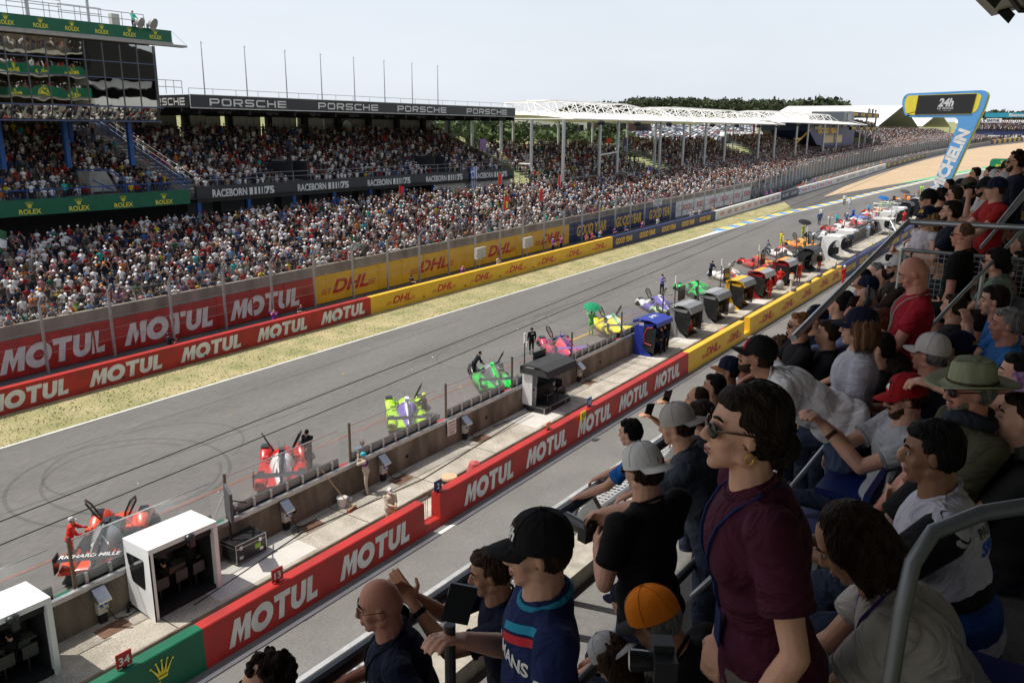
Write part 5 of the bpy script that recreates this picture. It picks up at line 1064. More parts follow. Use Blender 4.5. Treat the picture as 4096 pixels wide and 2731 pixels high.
def race_car(label, cx, cy, yaw, P, doors=(1, 1), wingtext=None, cat='race car', group='race cars angled along the pit wall', seed=0):
    """P: nose, fender, canopy, engine cover, fin, wing, sidepod colours"""
    M = {k: cm(v, .3, coat=.3) for k, v in P.items()}; carb = mat('carbon_black', (.02, .021, .023), .35, var=.3, scale=9.)
    t = thing('race_car', label, cat, (cx, cy, G*cx), yaw, group); t.scale = (1.07, 1.07, 1.07)
    mb = MB()   # floor
    mb.prism([(-2.25, -.9), (-.5, -.97), (1.2, -.97), (2.3, -.93), (2.42, -.5), (2.45, 0), (2.42, .5), (2.3, .93), (1.2, .97), (-.5, .97), (-2.25, .9)], .05, .11, 2); mb.build('floor', carb, t)
    mb = MB()   # tub: nose + canopy + engine cover
    S = [(2.28, .28, .12, .24), (2.05, .3, .12, .38), (1.6, .33, .12, .52), (1.15, .38, .12, .62), (.85, .5, .12, .72), (.45, .56, .12, .98), (.0, .56, .12, 1.08), (-.4, .53, .12, 1.09), (-.8, .44, .12, 1.0), (-1.2, .36, .12, .88), (-1.6, .28, .12, .76), (-2.05, .2, .14, .62), (-2.2, .18, .2, .5)]
    secs = [(x, superell(w_, a, b, 14, 2.3)) for x, w_, a, b in S]
    def mf(i, k):
        if i in (4,) and 2 <= k <= 11: return 2
        if i in (5, 6) and k in (2, 3, 10, 11): return 2
        if i < 4: return 0
        if i < 7: return 1
        return 3 if (k not in (6, 7)) else 4
    loft(mb, secs, 0, mf); bodyo = mb.build('body', [M['nose'], M['canopy'], winm, M['cover'], M['accent']], t, True)
    for s in (1, -1):
        mb = MB()  # side pod
        loft(mb, [(.95, superell(.2, .12, .3, 8, 3, s*.66)), (.6, superell(.3, .12, .46, 8, 3, s*.66)), (0, superell(.34, .12, .52, 8, 3, s*.64)), (-.8, superell(.34, .12, .56, 8, 3, s*.6)), (-1.4, superell(.26, .12, .52, 8, 3, s*.55)), (-2.1, superell(.15, .14, .4, 8, 3, s*.5))]); mb.build('sidepod', M['pod'], t, True)
        mb = MB()  # front fender
        loft(mb, [(2.36, superell(.24, .12, .2, 8, 3.4, s*.7)), (2.2, superell(.25, .1, .42, 8, 3.4, s*.71)), (1.85, superell(.25, .35, .62, 8, 3.4, s*.72)), (1.5, superell(.245, .42, .68, 8, 3.4, s*.73)), (1.2, superell(.23, .3, .6, 8, 3.4, s*.74)), (.95, superell(.18, .12, .42, 8, 3.4, s*.76)), (.75, superell(.1, .12, .24, 8, 3.4, s*.78))]); mb.build('front_fender', M['fender'], t, True)
        mb = MB(); mb.box(1.3, s*.73-.14, .655, 1.72, s*.73+.14, .69); mb.build('wheel_louvre', carb, t)
        mb = MB()  # rear fender
        loft(mb, [(-.65, superell(.12, .14, .36, 8, 3.2, s*.82)), (-.95, superell(.2, .25, .58, 8, 3.2, s*.78)), (-1.35, superell(.22, .42, .7, 8, 3.2, s*.76)), (-1.75, superell(.22, .4, .68, 8, 3.2, s*.76)), (-2.15, superell(.21, .3, .58, 8, 3.2, s*.77)), (-2.35, superell(.2, .4, .5, 8, 3.2, s*.77))]); mb.build('rear_fender', M['rear'], t, True)
        mb = MB(); mb.box(-1.6, s*.76-.12, .685, -1.25, s*.76+.12, .705); mb.build('wheel_louvre', carb, t)
        for wx in (1.52, -1.5):
            mb = MB(); mb.lathe([(.2, -.16), (.33, -.15), (.345, -.1), (.345, .1), (.33, .15), (.2, .16)], (wx, s*.79, .345), 20, 0, Matrix.Rotation(R_(90), 3, 'X')); wo = mb.build('wheel', rubber_m, t)
            mb = MB(); mb.lathe([(.2, -.13), (.205, .0), (.06, .08), (.05, .1)] if s < 0 else [(.05, -.1), (.06, -.08), (.205, 0), (.2, .13)], (wx, s*.81, .345), 12, 0, Matrix.Rotation(R_(90), 3, 'X')); mb.build('rim', tyre_rim, wo)
        mb = MB(); mb.box(-.1, s*.62-.07, .66, .12, s*.62+.13, .78); mb.tube([(0, s*.45, .6), (0, s*.62, .68)], .015, 4); mb.build('mirror', M['fender'], t)
        mb = MB(); mb.ell((2.12, s*.73, .36), (.14, .1, .08), 8, 6); mb.build('headlight', mat('headlight_glass', (.5, .5, .45), .1), t)
        if doors[0 if s > 0 else 1]:    # gull-wing door swung up and forward
            pts = [(0, 0, 0), (.0, .0, .62), (-.3, .0, .9), (-.62, 0, .85), (-.55, 0, .35), (-.3, 0, .05)]
            Mx = Matrix.Translation((.75, s*.42, .78)) @ Matrix.Rotation(R_(-s*28), 4, 'X') @ Matrix.Rotation(R_(14*s), 4, 'Z'); mb = MB(); mb.tube([Mx @ Vector(p) for p in pts], .032, 6, closed=True); d_ = mb.build('door', carb, t)
            mb = MB(); mb.add([Mx @ Vector(p) for p in pts], [tuple(range(6))]); mb.build('door_window', glassy('tinted_pane', (.12, .08, .03), .55), d_)
    mb = MB(); loft(mb, [(-.5, superell(.72, .14, .5, 10, 4)), (-1.2, superell(.74, .2, .53, 10, 4)), (-1.9, superell(.74, .25, .46, 10, 4)), (-2.25, superell(.7, .3, .42, 10, 4))]); mb.build('rear_deck', M['rear'], t, True)
    mb = MB(); loft(mb, [(.6, superell(.62, .12, .36, 10, 4)), (1.3, superell(.66, .12, .3, 10, 4)), (2.0, superell(.68, .12, .24, 10, 4)), (2.35, superell(.6, .12, .16, 10, 4))]); mb.build('front_deck', M['fender'], t, True)
    mb = MB(); mb.prism([(-.35, 1.08), (-.6, 1.2), (-1.9, 1.12), (-2.25, 1.0), (-2.25, .62), (-1.6, .74), (-.8, .98)], -.02, .02, 1); mb.build('fin', M['fin'], t)
    mb = MB(); mb.box(-.45, -.1, 1.07, -.1, .1, 1.2); mb.build('air_scoop', M['accent'], t)
    mb = MB(); mb.prism([(-2.5, .93), (-2.2, .97), (-2.08, .94), (-2.2, .92)], -.96, .96, 1); wg = mb.build('rear_wing', M['wing'], t)
    for s in (1, -1): mb = MB(); mb.prism([(-2.55, .55), (-2.55, 1.08), (-2.05, 1.06), (-2.0, .7), (-2.2, .5)], s*.97-.012, s*.97+.012, 1); mb.build('endplate', carb, wg); mb = MB(); mb.tube([(-1.7, s*.14, .7), (-2.0, s*.14, 1.05), (-2.25, s*.14, .97)], .02, 5); mb.build('wing_support', carb, wg)
    if wingtext:
        mb = MB(); place(mb, txt(wingtext, .17, .15, .02, 1.1), (-2.345, 0, .956), (0, -1, 0), (1, 0, .13), width=1.75, off=.012); mb.build('lettering', white_m, wg)
    mb = MB(); mb.box(-2.3, -.75, .12, -2.2, .75, .4); mb.build('diffuser', carb, t)
    mb = MB(); mb.box(-2.31, -.85, .42, -2.36, -.7, .5); mb.box(-2.36, .7, .42, -2.31, .85, .5); mb.build('tail_light', cm((.6, .01, .01)), t)
    mb = MB()
    for y in (-.12, .1): mb.tube([(-.25, y, 1.1), (-.25, y, 1.5)], .006, 4)
    mb.build('aerial', carb, t)
    return t, bodyo
k_ = dict
OR, RD, WH, GY, BK = (.75, .07, .015), (.52, .022, .015), (.75, .75, .74), (.25, .26, .27), (.025, .026, .03)
Y45 = R_(47)
cars = [
 (12.05, 'orange red race car with grey engine cover and lettered wing, nearest the first white hut', k_(nose=OR, fender=OR, canopy=BK, cover=GY, accent=BK, pod=BK, rear=OR, fin=GY, wing=BK), (1, 1), 'RICHARD MILLE'),
 (19.8, 'red race car with white feather pattern on its engine cover', k_(nose=RD, fender=RD, canopy=RD, cover=WH, accent=BK, pod=RD, rear=RD, fin=BK, wing=BK), (1, 1), None),
 (27.7, 'lime green race car with violet and white spine', k_(nose=(.42, .72, .03), fender=(.42, .72, .03), canopy=(.42, .72, .03), cover=(.2, .15, .5), accent=(.75, .75, .9), pod=(.42, .72, .03), rear=(.42, .72, .03), fin=BK, wing=BK), (0, 1), None),
 (34.9, 'bright green and grey race car with a crew member leaning in', k_(nose=(.02, .55, .07), fender=BK, canopy=GY, cover=(.1, .11, .12), accent=(.02, .62, .08), pod=(.02, .55, .07), rear=(.02, .55, .07), fin=(.02, .55, .07), wing=BK), (0, 1), None),
 (42.5, 'dark violet race car with pink red engine cover beside a helmeted man', k_(nose=(.05, .03, .12), fender=(.5, .06, .12), canopy=(.04, .03, .1), cover=(.75, .09, .12), accent=(.08, .04, .2), pod=(.5, .06, .1), rear=(.3, .04, .15), fin=(.1, .05, .2), wing=(.2, .1, .4)), (1, 0), None),
 (49.4, 'yellow race car with white roof beside a green umbrella', k_(nose=(.8, .68, .02), fender=(.8, .68, .02), canopy=(.6, .72, .75), cover=(.85, .75, .1), accent=(.1, .45, .15), pod=(.8, .68, .02), rear=(.8, .68, .02), fin=WH, wing=BK), (1, 1), None),
 (57.0, 'white and violet race car with pale green tail', k_(nose=WH, fender=WH, canopy=(.12, .08, .4), cover=(.14, .1, .45), accent=WH, pod=(.14, .1, .4), rear=(.5, .78, .4), fin=(.12, .08, .4), wing=BK), (1, 1), None),
 (64.4, 'plain bright green race car behind the silver huts', k_(nose=(.02, .55, .09), fender=(.02, .55, .09), canopy=(.02, .5, .08), cover=(.02, .55, .09), accent=BK, pod=BK, rear=(.02, .55, .09), fin=(.02, .55, .09), wing=BK), (0, 0), None),
 (72.0, 'white race car with red stripe, behind the yellow hut', k_(nose=WH, fender=WH, canopy=WH, cover=(.6, .03, .03), accent=WH, pod=WH, rear=WH, fin=WH, wing=BK), (0, 1), None),
 (80.0, 'deep red and yellow race car mostly hidden by the crimson huts', k_(nose=RD, fender=RD, canopy=RD, cover=(.5, .02, .02), accent=(.8, .6, .03), pod=RD, rear=RD, fin=RD, wing=(.8, .6, .03)), (0, 0), None),
 (87.8, 'white black and red striped race car with a grey suited man bending over it', k_(nose=WH, fender=BK, canopy=(.6, .05, .04), cover=WH, accent=RD, pod=WH, rear=BK, fin=BK, wing=BK), (0, 0), None),
 (95.0, 'orange yellow race car beside a man in yellow', k_(nose=(.85, .36, .01), fender=(.85, .36, .01), canopy=(.85, .36, .01), cover=(.85, .42, .02), accent=BK, pod=(.85, .2, .02), rear=(.85, .36, .01), fin=(.85, .36, .01), wing=BK), (1, 0), None),
 (103.5, 'black and white race car under a black umbrella', k_(nose=WH, fender=BK, canopy=BK, cover=WH, accent=RD, pod=BK, rear=WH, fin=BK, wing=BK), (0, 1), None),
 (111, 'white race car with red panels, just past the T shaped huts', k_(nose=RD, fender=RD, canopy=WH, cover=WH, accent=RD, pod=RD, rear=WH, fin=WH, wing=RD), (0, 0), None),
 (118.3, 'red and white race car crowded by teal crew members', k_(nose=WH, fender=RD, canopy=WH, cover=RD, accent=WH, pod=WH, rear=RD, fin=WH, wing=WH), (1, 0), None),
 (126, 'blue white and red race car with a blue suited man', k_(nose=(.03, .1, .5), fender=(.03, .1, .5), canopy=WH, cover=RD, accent=WH, pod=(.03, .1, .5), rear=(.03, .1, .5), fin=WH, wing=RD), (0, 0), None),
 (133.6, 'red and orange race car with a pale blue suited man', k_(nose=RD, fender=(.7, .1, .02), canopy=RD, cover=(.8, .4, .03), accent=WH, pod=RD, rear=RD, fin=RD, wing=BK), (0, 0), None),
 (141.2, 'dark green race car beside a blue umbrella', k_(nose=(.01, .12, .08), fender=(.01, .12, .08), canopy=(.01, .12, .08), cover=(.01, .1, .06), accent=(.5, .8, .03), pod=BK, rear=(.01, .12, .08), fin=BK, wing=BK), (0, 1), None),
 (149, 'white and black race car near the far huts', k_(nose=WH, fender=WH, canopy=BK, cover=BK, accent=WH, pod=WH, rear=WH, fin=BK, wing=BK), (0, 0), None),
 (156.5, 'orange race car under a dark umbrella, farthest in the row', k_(nose=(.85, .25, .01), fender=(.85, .25, .01), canopy=BK, cover=(.85, .25, .01), accent=BK, pod=(.85, .25, .01), rear=(.85, .25, .01), fin=BK, wing=BK), (0, 0), None)]
for i, (xr, lab, P, dr, wt) in enumerate(cars):
    t, b = race_car(lab, xr+1.65, 25.35+1.68, Y45+R_(1.5*math.sin(i*2.1)), P, dr, wt)
    if i == 1:      # feather pattern over the engine cover
        mb = MB()
        for s in (1, -1):
            for k in range(9):
                a = .15+k*.12; x0 = -.75-.02*k; pts = [(x0, s*(.06+.03*k)), (x0-.5-.05*k, s*(.1+.05*k)), (x0-.85-.04*k, s*(.07+.055*k))]
                def zt(x, y): 
                    zc = float(np.interp(-x, [.4, .8, 1.2, 1.6, 2.05], [1.09, 1.0, .88, .76, .62])); w_ = float(np.interp(-x, [.4, .8, 1.2, 1.6, 2.05], [.53, .44, .36, .28, .2])); q = min(.97, abs(y)/w_)
                    return .12+(zc-.12)*(1-q**2.3)**(1/2.3)+.008
                mb.tube([(x, y, zt(x, y)) for x, y in pts], .012, 4)
        mb.build('feather_lines', cm((.35, .3, .3)), t)
    if i == 0:
        mb = MB(); 
        for k, x in enumerate((-.9, -1.2)): 
            for s in (1, -1): mb.add([(x, 0, 1.0-.26*(-x-.8)+.02), (x-.3, s*.26, .8-.2*k), (x-.38, s*.26, .77-.2*k), (x-.1, 0, .97-.26*(-x-.8)+.02)], [(0, 1, 2, 3)])
        mb.build('chevron', white_m, t)

# ============================================================ crowd
def fr_poly(pose, lod):
    """small figure, about 1.75 m standing, facing -Y; face channels 0 skin 1 shirt 2 trousers 3 hair 4 cap"""
    b = MB(); n = 6 if lod == 0 else 4
    sit = pose in ('sit', 'sitlean'); hip = .48 if sit else .92; ln = {'lean': -.32, 'sitlean': -.22}.get(pose, 0)
    ch = Vector((0, ln*.8, hip+.45-abs(ln)*.12)); hd = Vector((0, ln*1.2-.02, hip+.74-abs(ln)*.25))
    for s in (-1, 1):
        if sit: b.tube([(s*.1, 0, hip), (s*.12, -.42, hip+.02), (s*.12, -.44, .05)], [.1, .07, .05], n, 2)
        else: b.tube([(s*.09, 0, hip), (s*.1, .02, .48), (s*.1, .02, .04)], [.1, .072, .05], n, 2)
        sh = ch+Vector((s*.19, 0, .02))
        if pose in ('stand', 'sit'): el = sh+Vector((s*.05, .03, -.28)); ha = el+Vector((-s*.03, -.14, -.2 if pose == 'stand' else -.06))
        elif pose == 'cross': el = sh+Vector((s*.08, -.05, -.26)); ha = el+Vector((-s*.22, -.18, .04))
        elif pose in ('photo', 'sitlean'): el = sh+Vector((s*.1, -.2, -.16)); ha = hd+Vector((s*.06, -.16, -.02)) if pose == 'photo' else el+Vector((-s*.1, -.18, .02))
        elif pose == 'lean': el = sh+Vector((s*.12, -.15, -.2)); ha = el+Vector((-s*.12, -.18, .0))
        elif pose == 'hip': el = sh+Vector((s*.17, .05, -.24)); ha = el+Vector((-s*.14, -.06, -.14))
        b.tube([sh, (sh+el)/2], [.06, .056], n, 1); b.tube([(sh+el)/2, el, ha], [.043, .04, .035], n, 0)
    ctr = Vector((0, 0, hip-.02)); k = 8 if lod == 0 else 5
    prof = [(.0, .14, .1), (.3, .135, .09), (.62, .15, .1), (.9, .19, .11), (1.03, .14, .08), (1.07, .05, .05)]
    if lod: prof = [prof[0], prof[2], prof[3], prof[5]]
    vs = []
    for u, wx, wy in prof:
        c = ctr.lerp(ch+Vector((0, 0, .1)), u*.96)
        for q in range(k): a = 2*math.pi*q/k; vs.append(c+Vector((wx*math.cos(a)*1.05, wy*math.sin(a), 0)))
    b.add(vs, [(i*k+q, i*k+(q+1) % k, (i+1)*k+(q+1) % k, (i+1)*k+q) for i in range(len(prof)-1) for q in range(k)]+[tuple(range((len(prof)-1)*k, len(prof)*k))], 1)
    if lod == 0:
        b.ell(hd+Vector((0, -.008, -.01)), (.078, .092, .115), 8, 6, 0); b.tube([ch+Vector((0, 0, .08)), hd], .05, 5, 0, False)
        b.ell(hd+Vector((0, .022, .03)), (.086, .088, .105), 8, 6, 3)
    else:
        b.ell(hd+Vector((0, -.01, -.01)), (.08, .09, .115), 5, 4, 0); b.ell(hd+Vector((0, .03, .03)), (.085, .085, .1), 5, 4, 3)
    # cap
    k = 8 if lod == 0 else 5; c = hd+Vector((0, 0, .035)); vs = [c+Vector((0, 0, .1))]
    for u, z in ((.6, .085), (1., .0)):
        for q in range(k): a = 2*math.pi*q/k; vs.append(c+Vector((.098*u*math.cos(a), .105*u*math.sin(a), z)))
    fs = [(0, 1+q, 1+(q+1) % k) for q in range(k)]+[(1+q, 1+k+q, 1+k+(q+1) % k, 1+(q+1) % k) for q in range(k)]
    b.add(vs, fs, 4); b.add([c+Vector((-.075, -.08, .0)), c+Vector((.075, -.08, .0)), c+Vector((.06, -.19, -.015)), c+Vector((-.06, -.19, -.015))], [(0, 1, 2, 3), (3, 2, 1, 0)], 4)
    V = np.array(b.v, np.float32); flat_ = np.concatenate([np.array(f, np.int32) for f in b.f]); ln_ = np.array([len(f) for f in b.f], np.int32)
    return V, flat_, ln_, np.array(b.m, np.int32)
POSES = ['stand', 'cross', 'photo', 'lean', 'hip', 'sit', 'sitlean']
TPL = {(p, l): fr_poly(p, l) for p in POSES for l in (0, 1)}
SH = [((.82, .81, .79), 'white', 31), ((.022, .024, .03), 'black', 38), ((.02, .028, .07), 'navy', 12), ((.25, .25, .26), 'grey', 5), ((.42, .02, .02), 'red', 9), ((.04, .12, .35), 'blue', 4), ((.22, .38, .6), 'light blue', 3), ((.5, .4, .3), 'beige', 3), ((.6, .28, .3), 'pink', 3),
      ((.7, .2, .03), 'orange', 1.5), ((.03, .14, .07), 'green', 2), ((.7, .55, .04), 'yellow', 1.2), ((.05, .45, .42), 'turquoise', 1.3), ((.14, .1, .2), 'purple', 1.5), ((.1, .09, .07), 'khaki', 4)]
SHW = np.array([s[2] for s in SH], float); SHW /= SHW.sum()
CP = [(None, 'bare head', 44), ((.82, .81, .8), 'white cap', 22), ((.02, .02, .025), 'black cap', 14), ((.45, .02, .02), 'red cap', 6), ((.02, .03, .08), 'navy cap', 6), ((.45, .38, .28), 'straw hat', 3), ((.05, .15, .4), 'blue cap', 3), ((.75, .25, .03), 'orange cap', 1.5), ((.3, .3, .3), 'grey cap', 2.5)]
CPW = np.array([c[2] for c in CP], float); CPW /= CPW.sum()
SK = [(.36, .18, .12), (.42, .22, .15), (.3, .15, .09), (.14, .065, .04), (.36, .17, .12)]; HR = [(.03, .02, .015), (.07, .04, .025), (.015, .012, .01), (.25, .17, .08), (.22, .21, .2)]
TR = [(.03, .035, .05), (.05, .08, .16), (.22, .19, .15), (.02, .02, .022), (.08, .1, .15), (.2, .2, .2)]
def cols(r, sh=None, cp=None):
    si = int(r.choice(len(SH), p=SHW)) if sh is None else sh; ci = int(r.choice(len(CP), p=CPW)) if cp is None else cp
    sk = SK[int(r.choice(5, p=(.4, .3, .12, .06, .12)))]; hr = HR[int(r.integers(5))]; j = (.85+.2*r.random()) if si == 0 else (.5+.45*r.random())
    shc = tuple(c*j for c in SH[si][0]); 
    return [sk, shc, TR[int(r.integers(6))], hr, CP[ci][0] if CP[ci][0] else hr], si, ci
def crowd_mesh(name, people):
    """people: (x, y, z, rot, scale, pose, lod, colours) -> one mesh with a colour per face"""
    Vs, Fl, Ln, Co = [], [], [], []; off = 0
    for x, y, z, rot, s, pose, lod, cc in people:
        V, fl, ln, ch = TPL[(pose, lod)]; c, sn = math.cos(rot)*s, math.sin(rot)*s
        W = np.empty_like(V); W[:, 0] = V[:, 0]*c-V[:, 1]*sn+x; W[:, 1] = V[:, 0]*sn+V[:, 1]*c+y; W[:, 2] = V[:, 2]*s+z
        Vs.append(W); Fl.append(fl+off); Ln.append(ln); Co.append(np.array(cc, np.float32)[ch]); off += len(V)
    V = np.concatenate(Vs); F = np.concatenate(Fl); Lc = np.concatenate(Ln); Cc = np.concatenate(Co)
    me = bpy.data.meshes.new(name); me.vertices.add(len(V)); me.vertices.foreach_set('co', V.ravel()); me.loops.add(len(F)); me.loops.foreach_set('vertex_index', F)
    me.polygons.add(len(Lc)); st = np.zeros(len(Lc), np.int32); st[1:] = np.cumsum(Lc)[:-1]; me.polygons.foreach_set('loop_start', st); me.polygons.foreach_set('use_smooth', np.ones(len(Lc), bool))
    me.update(calc_edges=True); a = me.attributes.new('Col', 'FLOAT_COLOR', 'FACE'); rgba = np.ones((len(Lc), 4), np.float32); rgba[:, :3] = Cc; a.data.foreach_set('color', rgba.ravel())
    me.materials.append(crowd_m); return me
_RT = _Rw.transposed()
def pix(x, y, z):
    q = _RT @ Vector((x, y, z-15)); return (CX+F_*q.x/q.z, CY+F_*q.y/q.z) if q.z > .1 else (-9999, 0)
def seen(x, y, z, m=60):
    u, v = pix(x, y, z); return -m < u < 4096+m and -m < v < 2731+m
near, far = [], []
r = np.random.default_rng(3)
def add_row(x0, x1, fy, fz, step, seated=.4, keep=.95, row=0, tag_='low', lean=False, lodx=75):
    x = x0+r.random()*step
    while x < x1:
        if r.random() < keep and not (tag_ in ('upper', 'scaffold') and (x+.35*row) % 12.3 < .8):
            y = fy(x)+r.normal()*.07; z = fz(x)
            if seen(x, y, z+1.2):
                p = ('lean' if r.random() < .75 else 'stand') if lean else (('sit' if r.random() < .65 else 'sitlean') if r.random() < seated else str(r.choice(['stand', 'cross', 'photo', 'hip', 'stand'])))
                cc, si, ci = cols(r); d = math.hypot(x, y)
                rot = r.normal()*.35 + (-.45 if x < 60 else -.2)
                near.append((d, (x, y, z, rot, .93+.12*r.random(), p, 0 if x < lodx else 1, cc), si, ci, row, tag_))
        x += step*(.8+.4*r.random())
tz = mat('terrace_concrete', (.2, .19, .17), .9, var=.2, scale=1.)
mb = MB(); NR = 22
for k in range(NR):
    y = 51.5+.86*k; X = [-20, 60, 104] if k > 12 else [-20, 60, 104, 160]
    for a, b in zip(X[:-1], X[1:]): mb.slab(a, b, y, y+.86, 1.2, 1.9+.115*k)
def fence_off(x): return yfen(x)-50.1
for a in range(160, 520, 12):
    for k in range(13): ya = yfen(a)+1.7+.86*k; yb2 = yfen(a+12)+1.7+.86*k; mb.add([(a, ya, G*a+1.9+.115*k), (a+12, yb2, G*(a+12)+1.9+.115*k), (a+12, yb2+.9, G*(a+12)+1.9+.115*k), (a, ya+.9, G*a+1.9+.115*k)], [(0, 1, 2, 3)])
t = thing('spectator_terrace', 'stepped concrete terrace under the lower crowd behind the debris fence', 'terrace'); mb.build('terrace_steps', tz, t)
for k in range(NR):
    y = 51.65+.86*k; xe = 104 if k < 20 else 84
    add_row(14, xe, lambda x, y=y: y, lambda x, k=k: G*x+1.9+.115*k, .64 if k else .7, .5 if k < 9 else .25, .86, k, 'low', lean=(k == 0))
for k in range(17):
    o_ = 1.55+.86*k
    add_row(104, 500 if k < 13 else 300, lambda x, o_=o_: yfen(x)+o_, lambda x, k=k: G*x+1.9+.115*k, .66 if k < 8 else .75, .2, .95, k, 'far', lean=(k == 0))
for k, (y, z) in enumerate(ROWS):
    if k > 15: continue
    for a, b in ((28, 46.9), (49.3, 61.2), (64.3, 85.4), (88.3, 102.4)) if k < 5 else ((28, 46.9), (49.3, 102.4)):
        if k < 3 and a == 28: 
            for a2, b2 in ((28, 38.8), (42.2, 46.9)): add_row(a2, b2, lambda x, y=y: y+.35, lambda x, z=z: z, .62, .85, .9, k, 'upper')
        else: add_row(a, b, lambda x, y=y: y+.35, lambda x, z=z: z, .6, .85 if k < 14 else .15, .93, k, 'upper')
for x0, x1 in ((106, 147), (153, 203), (212, 286)):
    zo = .6*G*(x0-106)
    for k, (y, z) in enumerate(SROWS): add_row(x0+.3, x1, lambda x, y=y: y+.4, lambda x, z=z: z+zo, .62, .5 if k < 12 else .1, .95, k, 'scaffold')
for k in range(12): add_row(335, 560, lambda x, k=k: 66.6+1.5*k, lambda x, k=k: 9.3+.55*k, 1.2, .3, .9, k, 'scaffold')
for k in range(6): add_row(296, 332, lambda x, k=k: 70.5+k*1.1, lambda x, k=k: 16.4+k*.2, .7, .2, .9, k, 'navy')
for k in range(4): add_row(250, 330, lambda x, k=k: 66+k*1.1, lambda x, k=k: 8.2+k*.2, .7, .2, .9, k, 'navy')
add_row(320, 334, lambda x: 71, lambda x: 21.2, 1.1, 0, .9, 0, 'navy'); add_row(45.5, 46.5, lambda x: 73, lambda x: 8.7, .5, 0, 1, 0, 'low')
for k in range(14):     # across the bend
    for j in range(46):
        y = 20+j+r.random()*.3; x = 560.6+k*1.3
        if r.random() < .93:
            cc, si, ci = cols(r); near.append((600+k, (x, y, 15.9+k*.35, -1.3, 1.1, 'stand', 1, cc), si, ci, k, 'bend'))
for x in np.arange(430, 640, .9):
    cc, si, ci = cols(r); y = ybar(x)+3+r.random()*2; near.append((500+x, (x, y, G*x+1.6, -.9, 1., 'stand', 1, cc), si, ci, 0, 'bend'))
for z_ in (15.9, 19.4, 22.8, 26.2):
    for x in np.arange(52.3, 75.7, .7): cc, si, ci = cols(r); near.append((900, (x, 2.6, z_, 3.1, 1., 'stand', 1, cc), si, ci, 0, 'bend'))
near.sort(key=lambda a: a[0])
sel = [p for p in near if p[5] == 'low' and p[4] <= 6][:176]; ids = set(id(p) for p in sel)
rest = [p[1] for p in near if id(p) not in ids]
me = crowd_mesh('spectator_crowd', rest); o = bpy.data.objects.new('spectator_crowd', me); C.objects.link(o); stuff(o, 'thousands of spectators packing the stands and terraces across the track', 'crowd')
PN = {'stand': 'standing', 'cross': 'arms folded', 'photo': 'photographing', 'lean': 'leaning', 'hip': 'hands on hips', 'sit': 'seated', 'sitlean': 'seated hunched'}
RN = ['front terrace row', 'second terrace row', 'third terrace row', 'fourth terrace row', 'fifth terrace row', 'sixth terrace row', 'seventh terrace row']
sel.sort(key=lambda p: (p[4], p[1][0])); rc = {}
for d, P, si, ci, row, _ in sel:
    rc[row] = rc.get(row, 0)+1; o = bpy.data.objects.new('person', crowd_mesh('person', [(0, 0, 0, 0, P[4], P[5], 0, P[7])])); C.objects.link(o); o.location = P[:3]; o.rotation_euler = (0, 0, P[3])
    tag(o, '%s spectator, %s top, %s, %s, %d from left' % (PN[P[5]], SH[si][1], CP[ci][1], RN[row], rc[row]), 'person', 'nearest spectators on the lower terrace')
# flags and loose items in the crowd
def flag(x, y, z, cols_, lab, h=1.6, lean=.3, stripes=None, emblem=None):
    t = thing('hand_flag', lab, 'flag', (x, y, z), 0); mb = MB(); mb.tube([(0, 0, 0), (lean, 0, 2.6)], .02, 5); mb.build('pole', wood_m, t)
    mb = MB(); n = 8; v = []
    for i in range(n+1):
        for j in range(7):
            u, w_ = i/n, j/6; v.append((lean*(1-.5*w_)+u*.75*math.cos(.5*w_)+.1*u, .12*math.sin(u*6+w_*2), 2.55-w_*h-u*.35))
    f = [(i*7+j, (i+1)*7+j, (i+1)*7+j+1, i*7+j+1) for i in range(n) for j in range(6)]; mm = [stripes(i/n, j/6) if stripes else 0 for i in range(n) for j in range(6)]
    mb.v = v; mb.f = f; mb.m = mm; mb.build('cloth', [cm(c, .8) for c in cols_], t)
redf = (.75, .04, .03)
flag(78, 56, 4.9, [redf, (.9, .7, .05)], 'red flag waving over the crowd above the yellow boards', emblem=1, stripes=lambda u, w_: 1 if abs(u-.5) < .13 and abs(w_-.5) < .2 else 0); flag(87, 57, 5.2, [redf, (.02, .02, .02), (.8, .8, .8)], 'red and chequered flag over the crowd beside the white canopy posts', stripes=lambda u, w_: (1+(int(u*8)+int(w_*6)) % 2) if u > .6 else 0)
flag(101, 63, 6.2, [redf, (.8, .8, .8)], 'red flag with white mark near the second canopy post', stripes=lambda u, w_: 1 if abs(u-.5) < .1 else 0); flag(92, 67, 6.6, [redf, (.8, .8, .8)], 'red and white flag near the end of the black parapet', stripes=lambda u, w_: 1 if u > .6 else 0)
flag(121, 59, 6.8, [(.02, .05, .35), (.8, .8, .8), (.7, .03, .03)], 'blue white and red flag waving before the middle canopy', 1.3, .9, lambda u, w_: 0 if w_ < .34 else (1 if w_ < .67 else 2)); flag(27.5, 66, 5.0, [(.03, .12, .05), (.75, .75, .75), (.02, .02, .03)], 'green and white banner flag below the green parapet at left', 2.0, .2, lambda u, w_: 1 if abs(w_-.45) < .14 else (2 if w_ > .7 else 0)); flag(74.5, 69, 5.7, [redf, (.02, .02, .02)], 'small red flag below the white wall', 1.4, .1)
flag(310, 66, 12, [(.75, .04, .03), (.85, .65, .03), (.8, .8, .8)], 'red yellow and white flag near the navy building', 3.4, 2., lambda u, w_: 2 if u < .3 else (0 if w_ < .6 else 1))
mb = MB(); v = []; n = 10
for i in range(n+1):
    for j in range(13): v.append((92.2+1.5*i/n*(1-.1*j/12), 71.93-.08-.05*math.sin(i*1.2+j*.3), 9.55-2.9*j/12+.25*i/n))
